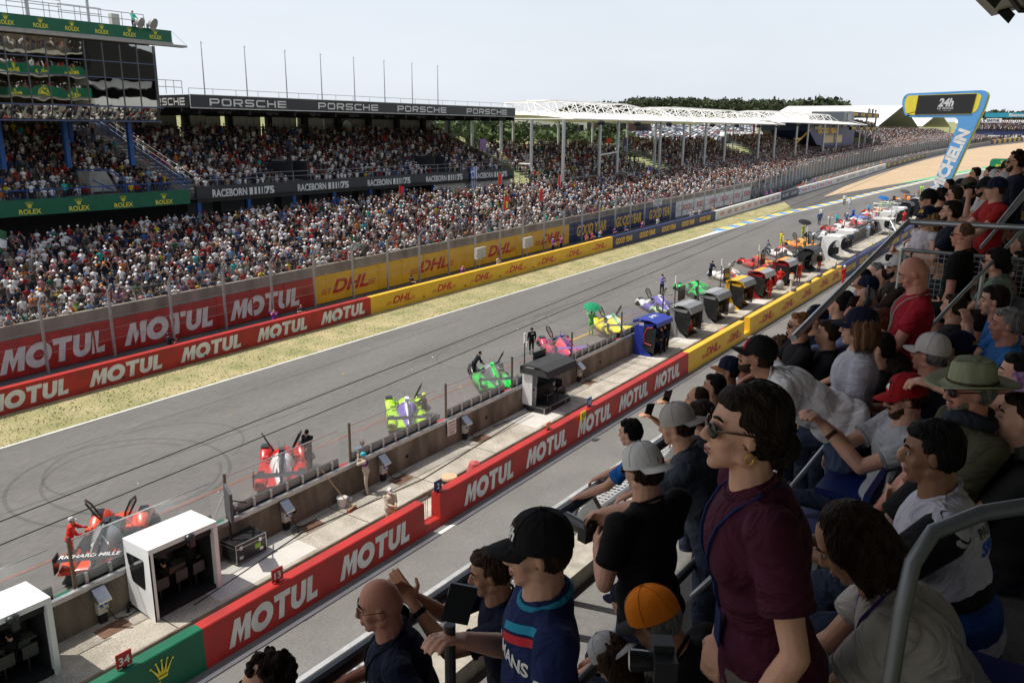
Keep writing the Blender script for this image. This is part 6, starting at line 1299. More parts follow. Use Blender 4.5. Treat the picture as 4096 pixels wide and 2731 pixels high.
mb.v = v; mb.f = [(i*13+j, (i+1)*13+j, (i+1)*13+j+1, i*13+j+1) for i in range(n) for j in range(12)]; mb.m = [((1 if (i in (2,) or j in (2,)) else 0) if (i < 5 and j < 5) else (i % 2)) for i in range(n) for j in range(12)]
tag(mb.build('draped_flag', [cm((.02, .1, .5), .8), cm((.8, .8, .8), .8)]), 'blue and white striped flag draped over the black lettered parapet', 'flag')
mb = MB(); 
for s in (-1, 1): mb.tube([(s*.25, .2, 0), (s*.3, -.2, .5), (s*.28, .25, .95)], .015, 4); mb.tube([(s*.25, -.25, 0), (s*.27, .2, .45)], .015, 4)
mb.add([(-.27, .2, .45), (.27, .2, .45), (.3, -.2, .5), (-.3, -.2, .5)], [(0, 1, 2, 3)]); mb.add([(-.27, .2, .45), (.27, .2, .45), (.28, .25, .98), (-.28, .25, .98)], [(0, 1, 2, 3)])
tag(mb.build('camping_chair', cm((.35, .75, .03)), loc=(26.7, 53.4, G*26.7+2.15)), 'empty lime green folding chair among the lower crowd', 'chair')
t = thing('spectator_banner', 'white cloth banner with black words hung over the terrace wall', 'banner', (108.5, 50.85, G*108)); mb = MB(); mb.box(-1.4, 0, 2.1, 1.4, .04, 3.3); mb.build('cloth', whitec_m, t); mb = MB(); place(mb, txt('BUT FINALLY', .35, 0, .02), (0, -.003, 2.3), (1, 0, 0), (0, 0, 1), width=2.3); place(mb, txt('FOR GLORY', .35, 0, .02), (0, -.003, 2.8), (1, 0, 0), (0, 0, 1), width=2.2); mb.split('lettering', black_m, t)

# ============================================================ people seen close enough to have faces and hands
SKN = {}
def skin_mat(k):
    c = {'fair': (.58, .31, .21), 'tan': (.47, .24, .145), 'red': (.55, .24, .165), 'brown': (.24, .115, .065), 'olive': (.4, .21, .13)}[k]
    if k not in SKN:
        m = mat('skin_'+k, c, .5, var=.1, scale=9., bump=.12, bscale=90, spec=.4, fine=.04); b = m.node_tree.nodes['Principled BSDF']; b.inputs['Subsurface Weight'].default_value = .06; b.inputs['Subsurface Radius'].default_value = (.02, .008, .004); SKN[k] = m
    return SKN[k]
def cloth(c, folds=.9, n=None):
    nm = 'cloth_%03d_%03d_%03d' % tuple(int(x*500) for x in c)
    if nm in MATS: return MATS[nm]
    m = mat(nm, c, .85, var=.1, scale=5., spec=.2); t = m.node_tree; b = t.nodes['Principled BSDF']; K = t.links.new
    tcn = t.nodes.new('ShaderNodeTexCoord'); w1 = t.nodes.new('ShaderNodeTexNoise'); w1.inputs['Scale'].default_value = 5.5; w1.inputs['Detail'].default_value = 3; w1.inputs['Distortion'].default_value = 1.6; K(tcn.outputs['Object'], w1.inputs['Vector'])
    w2 = t.nodes.new('ShaderNodeTexNoise'); w2.inputs['Scale'].default_value = 260; K(tcn.outputs['Object'], w2.inputs['Vector'])
    b1 = t.nodes.new('ShaderNodeBump'); b1.inputs['Strength'].default_value = folds; b1.inputs['Distance'].default_value = .07; K(w1.outputs['Fac'], b1.inputs['Height'])
    b2 = t.nodes.new('ShaderNodeBump'); b2.inputs['Strength'].default_value = .25; b2.inputs['Distance'].default_value = .002; K(w2.outputs['Fac'], b2.inputs['Height']); K(b1.outputs[0], b2.inputs['Normal']); K(b2.outputs[0], b.inputs['Normal'])
    return m
def hair_mat(c):
    nm = 'hair_%03d_%03d_%03d' % tuple(int(x*999) for x in c)
    return mat(nm, c, .62, var=.6, scale=45., bump=.9, bscale=90, stretch=(1, 1, .16), spec=.12)
BRN, BLK, BLD, GRY, GNG, DKB = (.035, .02, .012), (.008, .007, .007), (.26, .16, .07), (.2, .19, .18), (.2, .08, .03), (.018, .011, .008)
_ws = bpy.data.scenes.new('workbench')
def fuse(mb, vox, smooth=5, name='mesh', mats=None, disp=None):
    """weld overlapping lumps into one continuous smooth surface"""
    me = bpy.data.meshes.new(name); me.from_pydata(mb.v, [], mb.f); bm = bmesh.new(); bm.from_mesh(me); bmesh.ops.recalc_face_normals(bm, faces=bm.faces); bm.to_mesh(me); bm.free()
    o = bpy.data.objects.new('w', me); _ws.collection.objects.link(o); r_ = o.modifiers.new('r', 'REMESH'); r_.mode = 'VOXEL'; r_.voxel_size = vox; r_.adaptivity = 0
    s = o.modifiers.new('s', 'SMOOTH'); s.factor = .5; s.iterations = smooth
    with bpy.context.temp_override(scene=_ws, view_layer=_ws.view_layers[0]): dg = bpy.context.evaluated_depsgraph_get(); out = bpy.data.meshes.new_from_object(o.evaluated_get(dg), depsgraph=dg)
    out.name = name
    bpy.data.objects.remove(o); bpy.data.meshes.remove(me)
    out.polygons.foreach_set('use_smooth', [True]*len(out.polygons))
    if disp:
        n = len(out.vertices); co = np.empty(n*3, np.float32); no = np.empty(n*3, np.float32); out.vertices.foreach_get('co', co); out.vertices.foreach_get('normal', no); co = co.reshape(-1, 3); no = no.reshape(-1, 3)
        a, f1 = disp; d = np.sin(co[:, 2]*f1+3*np.sin(co[:, 0]*f1*.45)+2*np.sin(co[:, 1]*f1*.6))*.5+np.sin(co[:, 0]*f1*1.3+co[:, 1]*f1*1.1+2.2*np.sin(co[:, 2]*f1*.35))*.5
        out.vertices.foreach_set('co', (co+no*(a*d)[:, None]).ravel())
    out.materials.clear()
    for m in (mats if isinstance(mats, list) else [mats]): out.materials.append(m)
    return out
def caps(mb, a, ra, b, rb, n=10):
    a, b = Vector(a), Vector(b); mb.ell(a, (ra, ra, ra), n, max(6, n*2//3)); mb.ell(b, (rb, rb, rb), n, max(6, n*2//3)); mb.tube([a, b], [ra, rb], n)
def ik(s, h, la, lb, pole):
    d = h-s; L_ = d.length
    if L_ > (la+lb)*.985: d = d.normalized()*(la+lb)*.985; h = s+d; L_ = d.length
    a = (la*la-lb*lb+L_*L_)/(2*L_); hh = math.sqrt(max(0, la*la-a*a)); u = d.normalized(); p = Vector(pole); p = (p-u*p.dot(u)); p = p.normalized() if p.length > 1e-4 else Vector((0, 0, -1))
    return s+u*a+p*hh, h
ARM = {'down': ((.03, .25, -.6), (.03, .25, -.6)), 'rail': ((.38, .22, -.42), (.38, .22, -.42)), 'phone': ((.3, .05, -.24), (.34, .06, -.2)), 'camera': ((.24, .08, -.28), (.28, .09, -.24)), 'clasp': ((.38, .045, -.3), (.38, .045, -.3)),
       'clap': ((.37, .03, .1), (.37, .03, .1)), 'lap': ((.3, .1, -.5), (.3, .1, -.5)), 'chin': ((.2, .1, .0), (.22, .1, -.3)), 'crossed': ((.2, -.1, -.26), (.22, -.12, -.28)), 'hips': ((.02, .2, -.45), (.02, .2, -.45)), 'reach': ((.5, .2, -.18), (.45, .2, -.25)), 'eye': ((.2, .06, .1), (.22, .07, .1)), 'onephone': ((.03, .25, -.6), (.36, .1, -.12)), 'high': ((.3, .12, .22), (.3, .12, .22))}
def person(label, head, yaw, arms='down', sit=False, lean=0., hy=0., hp=0., skin='fair', shirt=(.1, .1, .1), sleeve='short', pants=(.03, .04, .07), hair='short', hc=DKB, cap=None, glasses=None, bulk=1., fem=False, vox=.011, beard=None, scale=1.08, mouth=False, hat=None, group=None, curl=.8, trim=None, twist=0., kneel=False, cat='person'):
    dsp = Matrix.Rotation(R_(lean), 4, 'Y'); P = Vector((0, 0, 0)); tz_ = Matrix.Rotation(R_(twist), 4, 'Z')
    up = dsp @ Vector((0, 0, 1)); fw = dsp @ Vector((1, 0, 0)); NB = P+up*.5
    hdir = Matrix.Rotation(R_(lean*.45+hp*.35), 4, 'Y') @ Vector((.12, 0, 1)); Hc = NB+hdir.normalized()*.133
    HM = Matrix.Translation(Hc) @ Matrix.Rotation(R_(hy), 4, 'Z') @ Matrix.Rotation(R_(hp), 4, 'Y') @ Matrix.Scale(.925, 4)
    sw = .152 if fem else .192
    # ---- skin
    b = MB(); H3 = HM.to_3x3()
    def he(c, r, n=16, q=None): b.ell(HM @ Vector(c), r, n, n*2//3, 0, H3 if q is None else H3 @ q)
    he((-.006, 0, .022), (.093, .074, .098), 20); he((-.03, 0, .0), (.075, .07, .08), 16); he((.03, 0, -.035), (.058, .056, .075)); he((.042, 0, -.075), (.043, .042, .036)); he((.066, 0, -.1), (.024, .025, .018), 10)
    for s in (-1, 1): he((.052, s*.034, -.028), (.028, .026, .03), 10); he((-.004, s*.075, -.008), (.017, .008, .031), 10, Matrix.Rotation(R_(s*14), 3, 'Z')); caps(b, HM @ Vector((.08, s*.014, .028)), .0085, HM @ Vector((.07, s*.046, .027)), .008, 7); he((.0, s*.055, -.065), (.03, .014, .022), 8)
    caps(b, HM @ Vector((.086, 0, .012)), .0085, HM @ Vector((.106, 0, -.026)), .0115, 8)
    for s in (-1, 1): he((.098, s*.011, -.033), (.009, .008, .007), 8)
    he((.086, 0, -.058), (.013, .023, .0075), 10); he((.083, 0, -.071), (.013, .02, .008), 10)
    nk = .047 if fem else .057; bulk = bulk*1.06
    caps(b, HM @ Vector((-.018, 0, -.055)), nk, NB-up*.02, nk+.01, 12); caps(b, NB-up*.11+dsp @ Vector((0, -.08, 0)), .05, NB-up*.11+dsp @ Vector((0, .08, 0)), .05)
    b.ell(P+up*.3, (.1, .14, .16), 12, 8, 0, dsp.to_3x3()); b.ell(P+up*.08, (.1, .13, .15), 12, 8, 0, dsp.to_3x3())
    hands = []; sh_ = MB()
    A = ARM[arms] if isinstance(arms, str) else arms
    jo = []
    for i, s in ((0, 1), (1, -1)):
        S = NB+dsp @ tz_ @ Vector((-.01, s*sw, -.065)); o_ = A[i]; tgt = NB + (dsp if o_[2] > -.3 and lean < 40 else Matrix.Identity(4)) @ tz_ @ Vector((o_[0], s*o_[1], o_[2]))
        el, tgt = ik(S, tgt, .285, .255, (-.35, s*.5, -1)); jo.append((S, el, tgt))
        caps(b, S-up*.012, .044, S.lerp(el, .55), .046 if not fem else .04); caps(b, S.lerp(el, .5), .044 if not fem else .038, el, .038 if not fem else .033); caps(b, el, .039 if not fem else .034, el.lerp(tgt, .35), .041 if not fem else .035); caps(b, el.lerp(tgt, .35), .04 if not fem else .034, tgt, .027 if not fem else .024)
        # hand: palm, four curled fingers, thumb
        d = (tgt-el).normalized(); side = d.cross(Vector((0, 0, 1))); side = side.normalized() if side.length > .1 else Vector((0, 1, 0))
        nrm = side.cross(d).normalized()       # back of the hand
        if arms in ('clap', 'clasp', 'phone', 'camera', 'lap', 'eye'): side, nrm = nrm, (Vector((0, s, 0))-d*d.dot(Vector((0, s, 0)))).normalized(); side = d.cross(nrm).normalized()*(1 if side.z > 0 else -1)
        pc = tgt+d*.055; rot = Matrix((d, side, nrm)).transposed()
        b.ell(pc, (.052, .041, .017), 12, 8, 0, rot); b.ell(tgt+d*.02, (.035, .03, .02), 10, 7, 0, rot)
        cu = .15 if arms in ('clap',) else curl
        for k, (off, ln) in enumerate(((-.031, .062), (-.0105, .078), (.0105, .083), (.031, .074))):
            p0 = tgt+d*.088+side*off; an = cu*.5; d1 = (d*math.cos(an)-nrm*math.sin(an)); p1 = p0+d1*ln*.45; an = cu*1.15; d2 = d*math.cos(an)-nrm*math.sin(an); p2 = p1+d2*ln*.32; an = cu*1.7; d3 = d*math.cos(an)-nrm*math.sin(an); p3 = p2+d3*ln*.26
            caps(b, p0-d*.02, .0098, p1, .0088, 7); caps(b, p1, .0088, p2, .0082, 7); caps(b, p2, .0082, p3, .0072, 7)
        th = 1; t0 = tgt+d*.025+side*.03*th-nrm*.005; t1 = t0+(d*.6+side*.7*th-nrm*.45).normalized()*.04; t2 = t1+(d*.9+side*.2*th-nrm*.5).normalized()*.034; caps(b, t0, .0125, t1, .0105, 8); caps(b, t1, .0105, t2, .0085, 8)
        hands.append((tgt, d, side, nrm))
    # legs
    L_ = MB(); lg = []
    for s in (1, -1):
        hp0 = P+Vector((0, s*.085, -.04))
        if sit: kn = hp0+Vector((.43, s*.07, -.0)); an = kn+Vector((-.03, 0, -.43))
        elif kneel: kn = hp0+Vector((.2, s*.06, -.4)); an = kn+Vector((-.4, 0, .02))
        elif lean > 35: kn = hp0+Vector((-.02, s*.02, -.42)); an = kn+Vector((-.02, 0, -.42))
        else: kn = hp0+Vector((.03, s*.02, -.42)); an = kn+Vector((-.04, 0, -.43))
        lg.append((hp0, kn, an)); caps(b, hp0, .07, kn, .048); caps(b, kn, .046, an, .035); caps(b, an+Vector((-.01, 0, -.05)), .034, an+Vector((.14, 0, -.065)), .025)
    mats_ = skin_mat(skin)
    body = bpy.data.objects.new('person', fuse(b, vox, 3 if vox < .008 else 2, 'person', mats_)); C.objects.link(body)
    off = Matrix.Rotation(R_(yaw), 4, 'Z') @ (Hc*scale); body.location = Vector(head)-off; body.rotation_euler = (0, 0, R_(yaw)); body.scale = (scale,)*3
    tag(body, label, cat, group)
    def part(nm, me): o = bpy.data.objects.new(nm, me); C.objects.link(o); o.parent = body; return o
    def pmb(nm, mb_, m, smooth=True): return mb_.build(nm, m, body, smooth)
    # ---- shirt
    R3 = dsp.to_3x3()
    if shirt is not None:
        c = MB(); k = bulk; chd = .115 if not fem else .12
        c.ell(P+up*.335+fw*.005, (chd*k, .172*k**.5*(.9 if fem else 1), .16), 18, 12, 0, R3 @ tz_.to_3x3()); c.ell(P+up*.2+fw*.01, (.115*k*(.9 if fem else 1), .155*k*(.84 if fem else 1), .17), 18, 12, 0, R3); c.ell(P+up*.05+fw*.012*k, (.125*k*(.92 if fem else 1), .165*k*(.93 if fem else 1), .14), 18, 12, 0, R3); c.ell(P-up*.03, (.13*k, .172*k, .1), 16, 10, 0, R3)
        if fem:
            for s in (1, -1): c.ell(P+up*.32+fw*.075+dsp @ Vector((0, s*.07, 0)), (.062, .06, .065), 12, 8)
        caps(c, NB-up*.075+dsp @ tz_ @ Vector((-.01, -sw+.03, 0)), .062, NB-up*.075+dsp @ tz_ @ Vector((-.01, sw-.03, 0)), .062); c.ell(NB-up*.05-fw*.012, (.085, .115, .065), 14, 9, 0, R3); c.ell(NB-up*.03-fw*.02, (.066, .075, .05), 12, 8, 0, R3)
        for S, el, ta in jo:
            c.ell(S+up*.0, (.07, .066, .064), 12, 8, 0, R3)
            if sleeve != 'none':
                e = S.lerp(el, .62) if sleeve == 'short' else el; d = (el-S).normalized(); c.tube([S+d*-.02, S.lerp(e, .5), e, e+d*.004], [.068, .064, .064, .05], 14)
                if sleeve == 'long': caps(c, el, .052, ta-(ta-el).normalized()*.03, .038)
        part('shirt', fuse(c, max(vox, .009), 6, 'shirt', cloth(shirt), (.0062, 19)))
        if vox < .0095:      # sleeve hems and neck rib
            q = MB(); 
            for S, el, ta in jo:
                if sleeve == 'short': e = S.lerp(el, .62); d = (el-S).normalized(); q.marks.append((len(q.v), len(q.f))); q.tube([e-d*.006, e+d*.006], [.0665, .0665], 18)
            q.marks.append((len(q.v), len(q.f))); q.tube([NB-up*.005+dsp @ Vector((.07*math.cos(a)-.004, .074*math.sin(a), -.014*math.cos(a)*2)) for a in np.linspace(0, 6.28, 22)[:-1]], .007, 6, closed=True); q.split('hem', cloth(tuple(x*.75 for x in shirt)), body)
        if trim:
            for S, el, ta in jo: e = S.lerp(el, .62); d = (el-S).normalized(); m_ = MB(); m_.tube([e-d*.03, e+d*.008], [.0655, .0655], 18); pmb('sleeve_cuff', m_, cloth(trim))
            m_ = MB(); ring = [NB-up*.015+dsp @ Vector((.075*math.cos(a)-.005, .08*math.sin(a), -.012*math.cos(a)*2)) for a in np.linspace(0, 6.28, 22)[:-1]]; m_.tube(ring, .012, 6, closed=True); pmb('collar', m_, cloth(trim))
    if pants is not None:
        c = MB(); c.ell(P-Vector((0, 0, .04)), (.125*bulk, .165*bulk, .13), 16, 10)
        for hp0, kn, an in lg: caps(c, hp0, .092, hp0.lerp(kn, .5), .084, 12); caps(c, hp0.lerp(kn, .5), .082, kn, .064, 12); caps(c, kn, .062, an, .052, 12)
        part('trousers', fuse(c, max(vox, .011), 4, 'trousers', cloth(pants), (.003, 24)))
        c = MB()
        for hp0, kn, an in lg: c.ell(an+Vector((.05, 0, -.065)), (.125, .048, .04), 12, 7)
        pmb('shoes', c, black_m)
    # ---- hair
    if hair and hair != 'bald':
        c = MB()
        def hh(cc, r, n=16): c.ell(HM @ Vector(cc), r, n, n*2//3, 0, H3)
        if hair == 'shaved': hh((-.016, 0, .028), (.088, .077, .096))
        else:
            hh((-.022, 0, .032), (.09, .081, .097), 20); hh((-.035, 0, .005), (.077, .082, .085))
            if hair != 'shaved':
                for s in (-1, 1): hh((-.02, s*.06, .0), (.035, .022, .04), 10)
            if hair in ('short', 'curly', 'fringe'): hh((.03, 0, .085), (.05, .06, .035), 12)
        if hair in ('long', 'bob', 'bun', 'pony'):
            hh((-.026, 0, .036), (.094, .085, .1), 20)
            for s in (-1, 1):
                if hair != 'bun': hh((.0, s*.066, .01), (.055, .024, .07))
        if hair in ('long', 'bob'):
            z1 = -.16 if hair == 'bob' else -.27
            for k in range(9):
                a = math.pi*(.5+1.0*k/8) if hair == 'long' else math.pi*(.36+1.28*k/8); x, y = .07*math.cos(a)-.025, .078*math.sin(a)
                p0 = HM @ Vector((x, y, .03)); p1 = HM @ Vector((x-.01, y*1.08, z1*.45)); p2 = (HM @ Vector((x-.02, y*1.05, z1*.45))).lerp(NB+Vector((-.09, y*1.2, z1*.5)), .8) if hair == 'long' else HM @ Vector((x-.002, y*1.02, z1*.72))
                caps(c, p0, .032, p1, .03, 8); caps(c, p1, .03, p2, .018, 8)
        if hair in ('bun', 'pony', 'long'): hh((.032, 0, .078), (.05, .064, .036), 12)
        if hair == 'bun': hh((-.11, 0, -.045), (.04, .042, .045)); caps(c, HM @ Vector((-.08, 0, .0)), .045, HM @ Vector((-.1, 0, -.07)), .035)
        if hair == 'pony': caps(c, HM @ Vector((-.1, 0, .03)), .035, HM @ Vector((-.14, 0, -.06)), .032); caps(c, HM @ Vector((-.14, 0, -.06)), .03, HM @ Vector((-.12, 0, -.2)), .018)
        if hair == 'curly' or hair == 'messy':
            rr = np.random.default_rng(int(abs(head[0])*100)); 
            for k in range(90):
                v = rr.normal(size=3); v /= np.linalg.norm(v)
                if v[2] > -.2 and not (v[0] > .45 and v[2] < .55): hh((-.02+.095*v[0], .088*v[1], .035+.103*v[2]), (.016,)*3, 7)
        ho_ = part('hair', fuse(c, max(.006, vox*.75), 2, 'hair', hair_mat(hc), (.0022, 90) if hair not in ('shaved',) else None))
        if vox < .0085 and hair not in ('shaved',):      # loose strands combed over the mass
            bv = BVHTree.FromPolygons([v.co for v in ho_.data.vertices], [p.vertices for p in ho_.data.polygons]); nv = len(ho_.data.vertices); rg = np.random.default_rng(nv); q = MB(); crown = HM @ Vector((-.03, 0, .13)); ln_ = {'short': .045, 'curly': .02, 'messy': .06, 'long': .2, 'bob': .17, 'bun': .1, 'pony': .1}.get(hair, .05)
            for i_ in rg.integers(0, nv, 420 if hair in ('long', 'bob') else 300):
                p = ho_.data.vertices[int(i_)].co.copy(); pts = [p+(p-Hc).normalized()*.001]; jit = Vector(rg.normal(size=3))*.25; lx = (HM.inverted() @ p).x
                if lx > .03 and hair != 'messy': continue
                for k_ in range(6):
                    h_ = bv.find_nearest(p)
                    if h_[0] is None: break
                    n_h = h_[1]; g_ = ((p-crown).normalized()*.9+Vector((0, 0, -1))*.8+jit) if hair not in ('bun', 'pony') else ((HM @ Vector((-.11, 0, -.04))-p).normalized()+jit*.4); g_ = g_-n_h*g_.dot(n_h)
                    if g_.length < 1e-4: break
                    p = p+g_.normalized()*ln_/6; h_ = bv.find_nearest(p); p = h_[0]+h_[1]*(.0025+.002*(k_ == 5)) if h_[0] is not None and k_ < 5 else p
                    pts.append(p.copy())
                if len(pts) > 3: q.tube(pts, [.0016]*(len(pts)-1)+[.0005], 3, 0, False)
            q.build('strands', hair_mat(tuple(min(1, x*1.7+.006) for x in hc)), ho_, True)
    if beard:
        c = MB(); 
        def hb_(cc, r): c.ell(HM @ Vector(cc), r, 12, 8, 0, H3)
        hb_((.05, 0, -.092), (.045, .048, .03)); hb_((.03, 0, -.06), (.05, .0605, .045)) 
        for s in (-1, 1): hb_((.088, s*.014, -.047), (.013, .017, .006))
        part('beard', fuse(c, max(.006, vox*.7), 2, 'beard', hair_mat(beard), (.001, 120)))
    # ---- eyes, brows, mouth
    if vox < .0125:
        c = MB()
        for s in (-1, 1): c.ell(HM @ Vector((.0775, s*.031, .004)), (.0075, .0105, .0052), 10, 7, 0, H3)
        e_ = pmb('eyes', c, mat('eye_white', (.3, .27, .25), .4)); c = MB()
        for s in (-1, 1): c.ell(HM @ Vector((.0845, s*.03, .004)), (.0035, .0055, .0055), 8, 6, 0, H3)
        c.build('iris', mat('iris_dark', (.03, .018, .01), .15), e_, True); c = MB()
        for s in (-1, 1): c.tube([HM @ Vector((.0885, s*.016, .031)), HM @ Vector((.085, s*.034, .036)), HM @ Vector((.072, s*.052, .03))], [.004, .0045, .002], 5)
        pmb('eyebrows', c, hair_mat(hc if hair and hair != 'bald' else BRN)); c = MB()
        if mouth: c.ell(HM @ Vector((.09, 0, -.0645)), (.0085, .014, .0075), 10, 7, 0, H3)
        c.ell(HM @ Vector((.0915, 0, -.0585)), (.0085, .021, .0042), 10, 7, 0, H3); c.ell(HM @ Vector((.09, 0, -.0705)), (.009, .018, .0048), 10, 7, 0, H3); pmb('lips', c, mat('lip_skin', (.36, .11, .09), .4))
        if mouth: c = MB(); c.ell(HM @ Vector((.0945, 0, -.0645)), (.006, .011, .0035), 8, 6, 0, H3); pmb('open_mouth', c, dark_m)
    if glasses:
        c = MB(); dk = glasses == 'sun'
        if dk:
            for s in (-1, 1): c.ell(HM @ Vector((.0925, s*.034, .0)), (.007, .029, .0215), 14, 9, 0, H3 @ Matrix.Rotation(R_(s*14), 3, 'Z'))
            gl = pmb('sunglasses', c, mat('sun_lens', (.008, .007, .007), .14, spec=.35))
        else:
            for s in (-1, 1): c.tube([HM @ Vector((.096, s*(.032+.024*math.cos(a)), .0+.018*math.sin(a))) for a in np.linspace(0, 6.28, 15)[:-1]], .0017, 4, closed=True)
            gl = pmb('spectacles', c, black_m)
        c = MB()
        for s in (-1, 1): c.tube([HM @ Vector((.088, s*.062, .008)), HM @ Vector((.04, s*.078, .012)), HM @ Vector((-.02, s*.082, .008))], .0028 if dk else .0016, 5)
        c.tube([HM @ Vector((.1, -.01, .006)), HM @ Vector((.1, .01, .006))], .003, 5); c.build('temples', mat('tortoise', (.05, .025, .012), .2), gl, True)
    if cap:
        cc, brim, back = cap[0], cap[1], cap[2] if len(cap) > 2 else False
        CM = HM @ Matrix.Translation((-.012, 0, .028)) @ Matrix.Rotation(R_(-6 if not back else 8), 4, 'Y') @ (Matrix.Rotation(math.pi, 4, 'Z') if back else Matrix.Identity(4)); C3 = CM.to_3x3()
        c = MB(); nn, mm = 24, 9; vs = [CM @ Vector((0, 0, .112))]
        for i in range(1, mm+1):
            th = math.pi/2*i/mm
            for q in range(nn): a = 2*math.pi*q/nn; rr = math.sin(th)**.9; vs.append(CM @ Vector((.107*rr*math.cos(a)-.003, .093*rr*math.sin(a), .112*math.cos(th)**.85 if i < mm else -.008)))
        f = [(0, 1+q, 1+(q+1) % nn) for q in range(nn)]+[(1+(i-1)*nn+q, 1+i*nn+q, 1+i*nn+(q+1) % nn, 1+(i-1)*nn+(q+1) % nn) for i in range(1, mm) for q in range(nn)]
        if back: f = [g for g in f if not (all(abs(math.atan2((CM.inverted() @ vs[i_]).y, (CM.inverted() @ vs[i_]).x)) > 2.72 and (CM.inverted() @ vs[i_]).z < .05 for i_ in g) and 0 not in g)]
        c.add(vs, f); co = pmb('cap', c, cloth(cc, .25))
        c = MB(); nb = 12; v0 = []
        for z_ in (0, -.0035):
            for i in range(nb+1):
                a = R_(-62+124*i/nb); e = math.cos(a*1.25); v0.append(CM @ Vector((.103*math.cos(a), .092*math.sin(a), -.002+z_-.004))); v0.append(CM @ Vector((.103*math.cos(a)+.072*max(0, e)**.6, .092*math.sin(a)*1.0, -.012-.012*abs(math.sin(a))**2*1.6-.012*max(0, e)+z_)))
        f = []
        for i in range(nb): p = 2*i; q = 2*(nb+1)+2*i; f += [(p, p+1, p+3, p+2), (q, q+2, q+3, q+1), (p+1, q+1, q+3, p+3)]
        c.add(v0, f); c.build('brim', cloth(brim, .15), co, True)
        c = MB(); c.ell(CM @ Vector((0, 0, .113)), (.008, .008, .005), 8, 5)
        for k in range(6):
            a = k*math.pi/3+math.pi/6; c.tube([CM @ Vector((.1075*math.sin(t_)**.9*math.cos(a)-.003, .0935*math.sin(t_)**.9*math.sin(a), .1125*math.cos(t_)**.85)) for t_ in np.linspace(.02, 1.5, 9)], .0013, 4)
        c.build('seams', cloth(tuple(x*.6 for x in cc), .1), co)
    if hat:
        CM = HM @ Matrix.Translation((-.008, 0, .035)) @ Matrix.Rotation(R_(-4), 4, 'Y'); c = MB(); nn = 28; v0 = []; prof = [(1.95, -.005), (1.9, .002), (1.45, -.012), (1.03, 0), (1.0, .03), (.93, .085), (.8, .112), (.45, .1), (.0001, .094)]
        for rr, z_ in prof:
            for q in range(nn): a = 2*math.pi*q/nn; v0.append(CM @ Vector((.103*rr*math.cos(a), .088*rr*math.sin(a), z_+(.03*abs(math.sin(a))**3 if rr > 1.3 else 0)*(rr-1)-(.012*max(0, math.cos(2*a)) if rr < .9 else 0))))
        c.add(v0, [(i*nn+q, i*nn+(q+1) % nn, (i+1)*nn+(q+1) % nn, (i+1)*nn+q) for i in range(len(prof)-1) for q in range(nn)]); ho = pmb('brimmed_hat', c, cloth(hat, .3)); c = MB(); c.tube([CM @ Vector((.106*math.cos(a), .091*math.sin(a), .012)) for a in np.linspace(0, 6.28, 25)[:-1]], .006, 5, closed=True); c.build('hat_band', cloth((.08, .05, .03)), ho)
    body['_'] = 0; del body['_']
    M = body.matrix_basis.copy() if False else (Matrix.Translation(body.location) @ Matrix.Rotation(R_(yaw), 4, 'Z') @ Matrix.Scale(scale, 4))
    return dict(o=body, M=M, hands=hands, HM=HM, NB=NB, up=up, fw=fw, jo=jo, dsp=dsp)
def decal(pr, partname, vf, c, nrm, upv, width, m, name='lettering', off=.003):
    """printed mark laid on a part of a person; c and nrm in the person's own frame"""
    tgt = [o for o in pr['o'].children if o.name.split('.')[0] == partname][0]; bv = BVHTree.FromPolygons([v.co for v in tgt.data.vertices], [p.vertices for p in tgt.data.polygons])
    n = Vector(nrm).normalized(); u = (Vector(upv)-n*n.dot(Vector(upv))).normalized(); rt = u.cross(n); v, f = vf; w_ = v[:, 0].max(); s = width/w_; hgt = v[:, 1].max()
    bm = bmesh.new(); bv_ = [bm.verts.new((p[0], p[1], 0)) for p in v]
    for q in f:
        try: bm.faces.new([bv_[i] for i in q])
        except ValueError: pass
    bmesh.ops.triangulate(bm, faces=bm.faces)
    for it in range(3):
        ed = [e for e in bm.edges if e.calc_length()*s > .014]
        if not ed: break
        bmesh.ops.subdivide_edges(bm, edges=ed, cuts=1, use_grid_fill=False); bmesh.ops.triangulate(bm, faces=bm.faces)
    for q in bm.verts:
        p = Vector(c)+rt*((q.co.x-w_/2)*s)+u*((q.co.y-hgt/2)*s)+n*.3; h = bv.ray_cast(p, -n, .6); q.co = (h[0]+n*off) if h[0] is not None else p-n*.3
    me = bpy.data.meshes.new(name); bm.to_mesh(me); bm.free(); me.materials.append(m); o = bpy.data.objects.new(name, me); C.objects.link(o); o.parent = tgt; return o
def world(pr, p): return pr['M'] @ Vector(p)
def held(pr, i): t_, d, s, n = pr['hands'][i]; return world(pr, t_+d*.07), (pr['M'].to_3x3() @ d).normalized(), (pr['M'].to_3x3() @ n).normalized()
def phone(pr, lab, i=1, horiz=False):
    p, d, n = held(pr, i); f = (pr['M'].to_3x3() @ Vector((1, 0, 0))); t = thing('phone', lab, 'phone', p+f*.01+Vector((0, 0, .03))); a = math.atan2(f.y, f.x); t.rotation_euler = (0, 0, a-.95)
    mb = MB(); mb.box(-.004, -.037, -.04, .004, .037, .11, 0, Matrix.Rotation(R_(-25), 4, 'Y')); mb.build('casing', black_m, t); mb = MB(); mb.box(-.0055, -.033, -.036, -.0042, .033, .106, 0, Matrix.Rotation(R_(-25), 4, 'Y')); mb.build('screen', smoke_m, t)
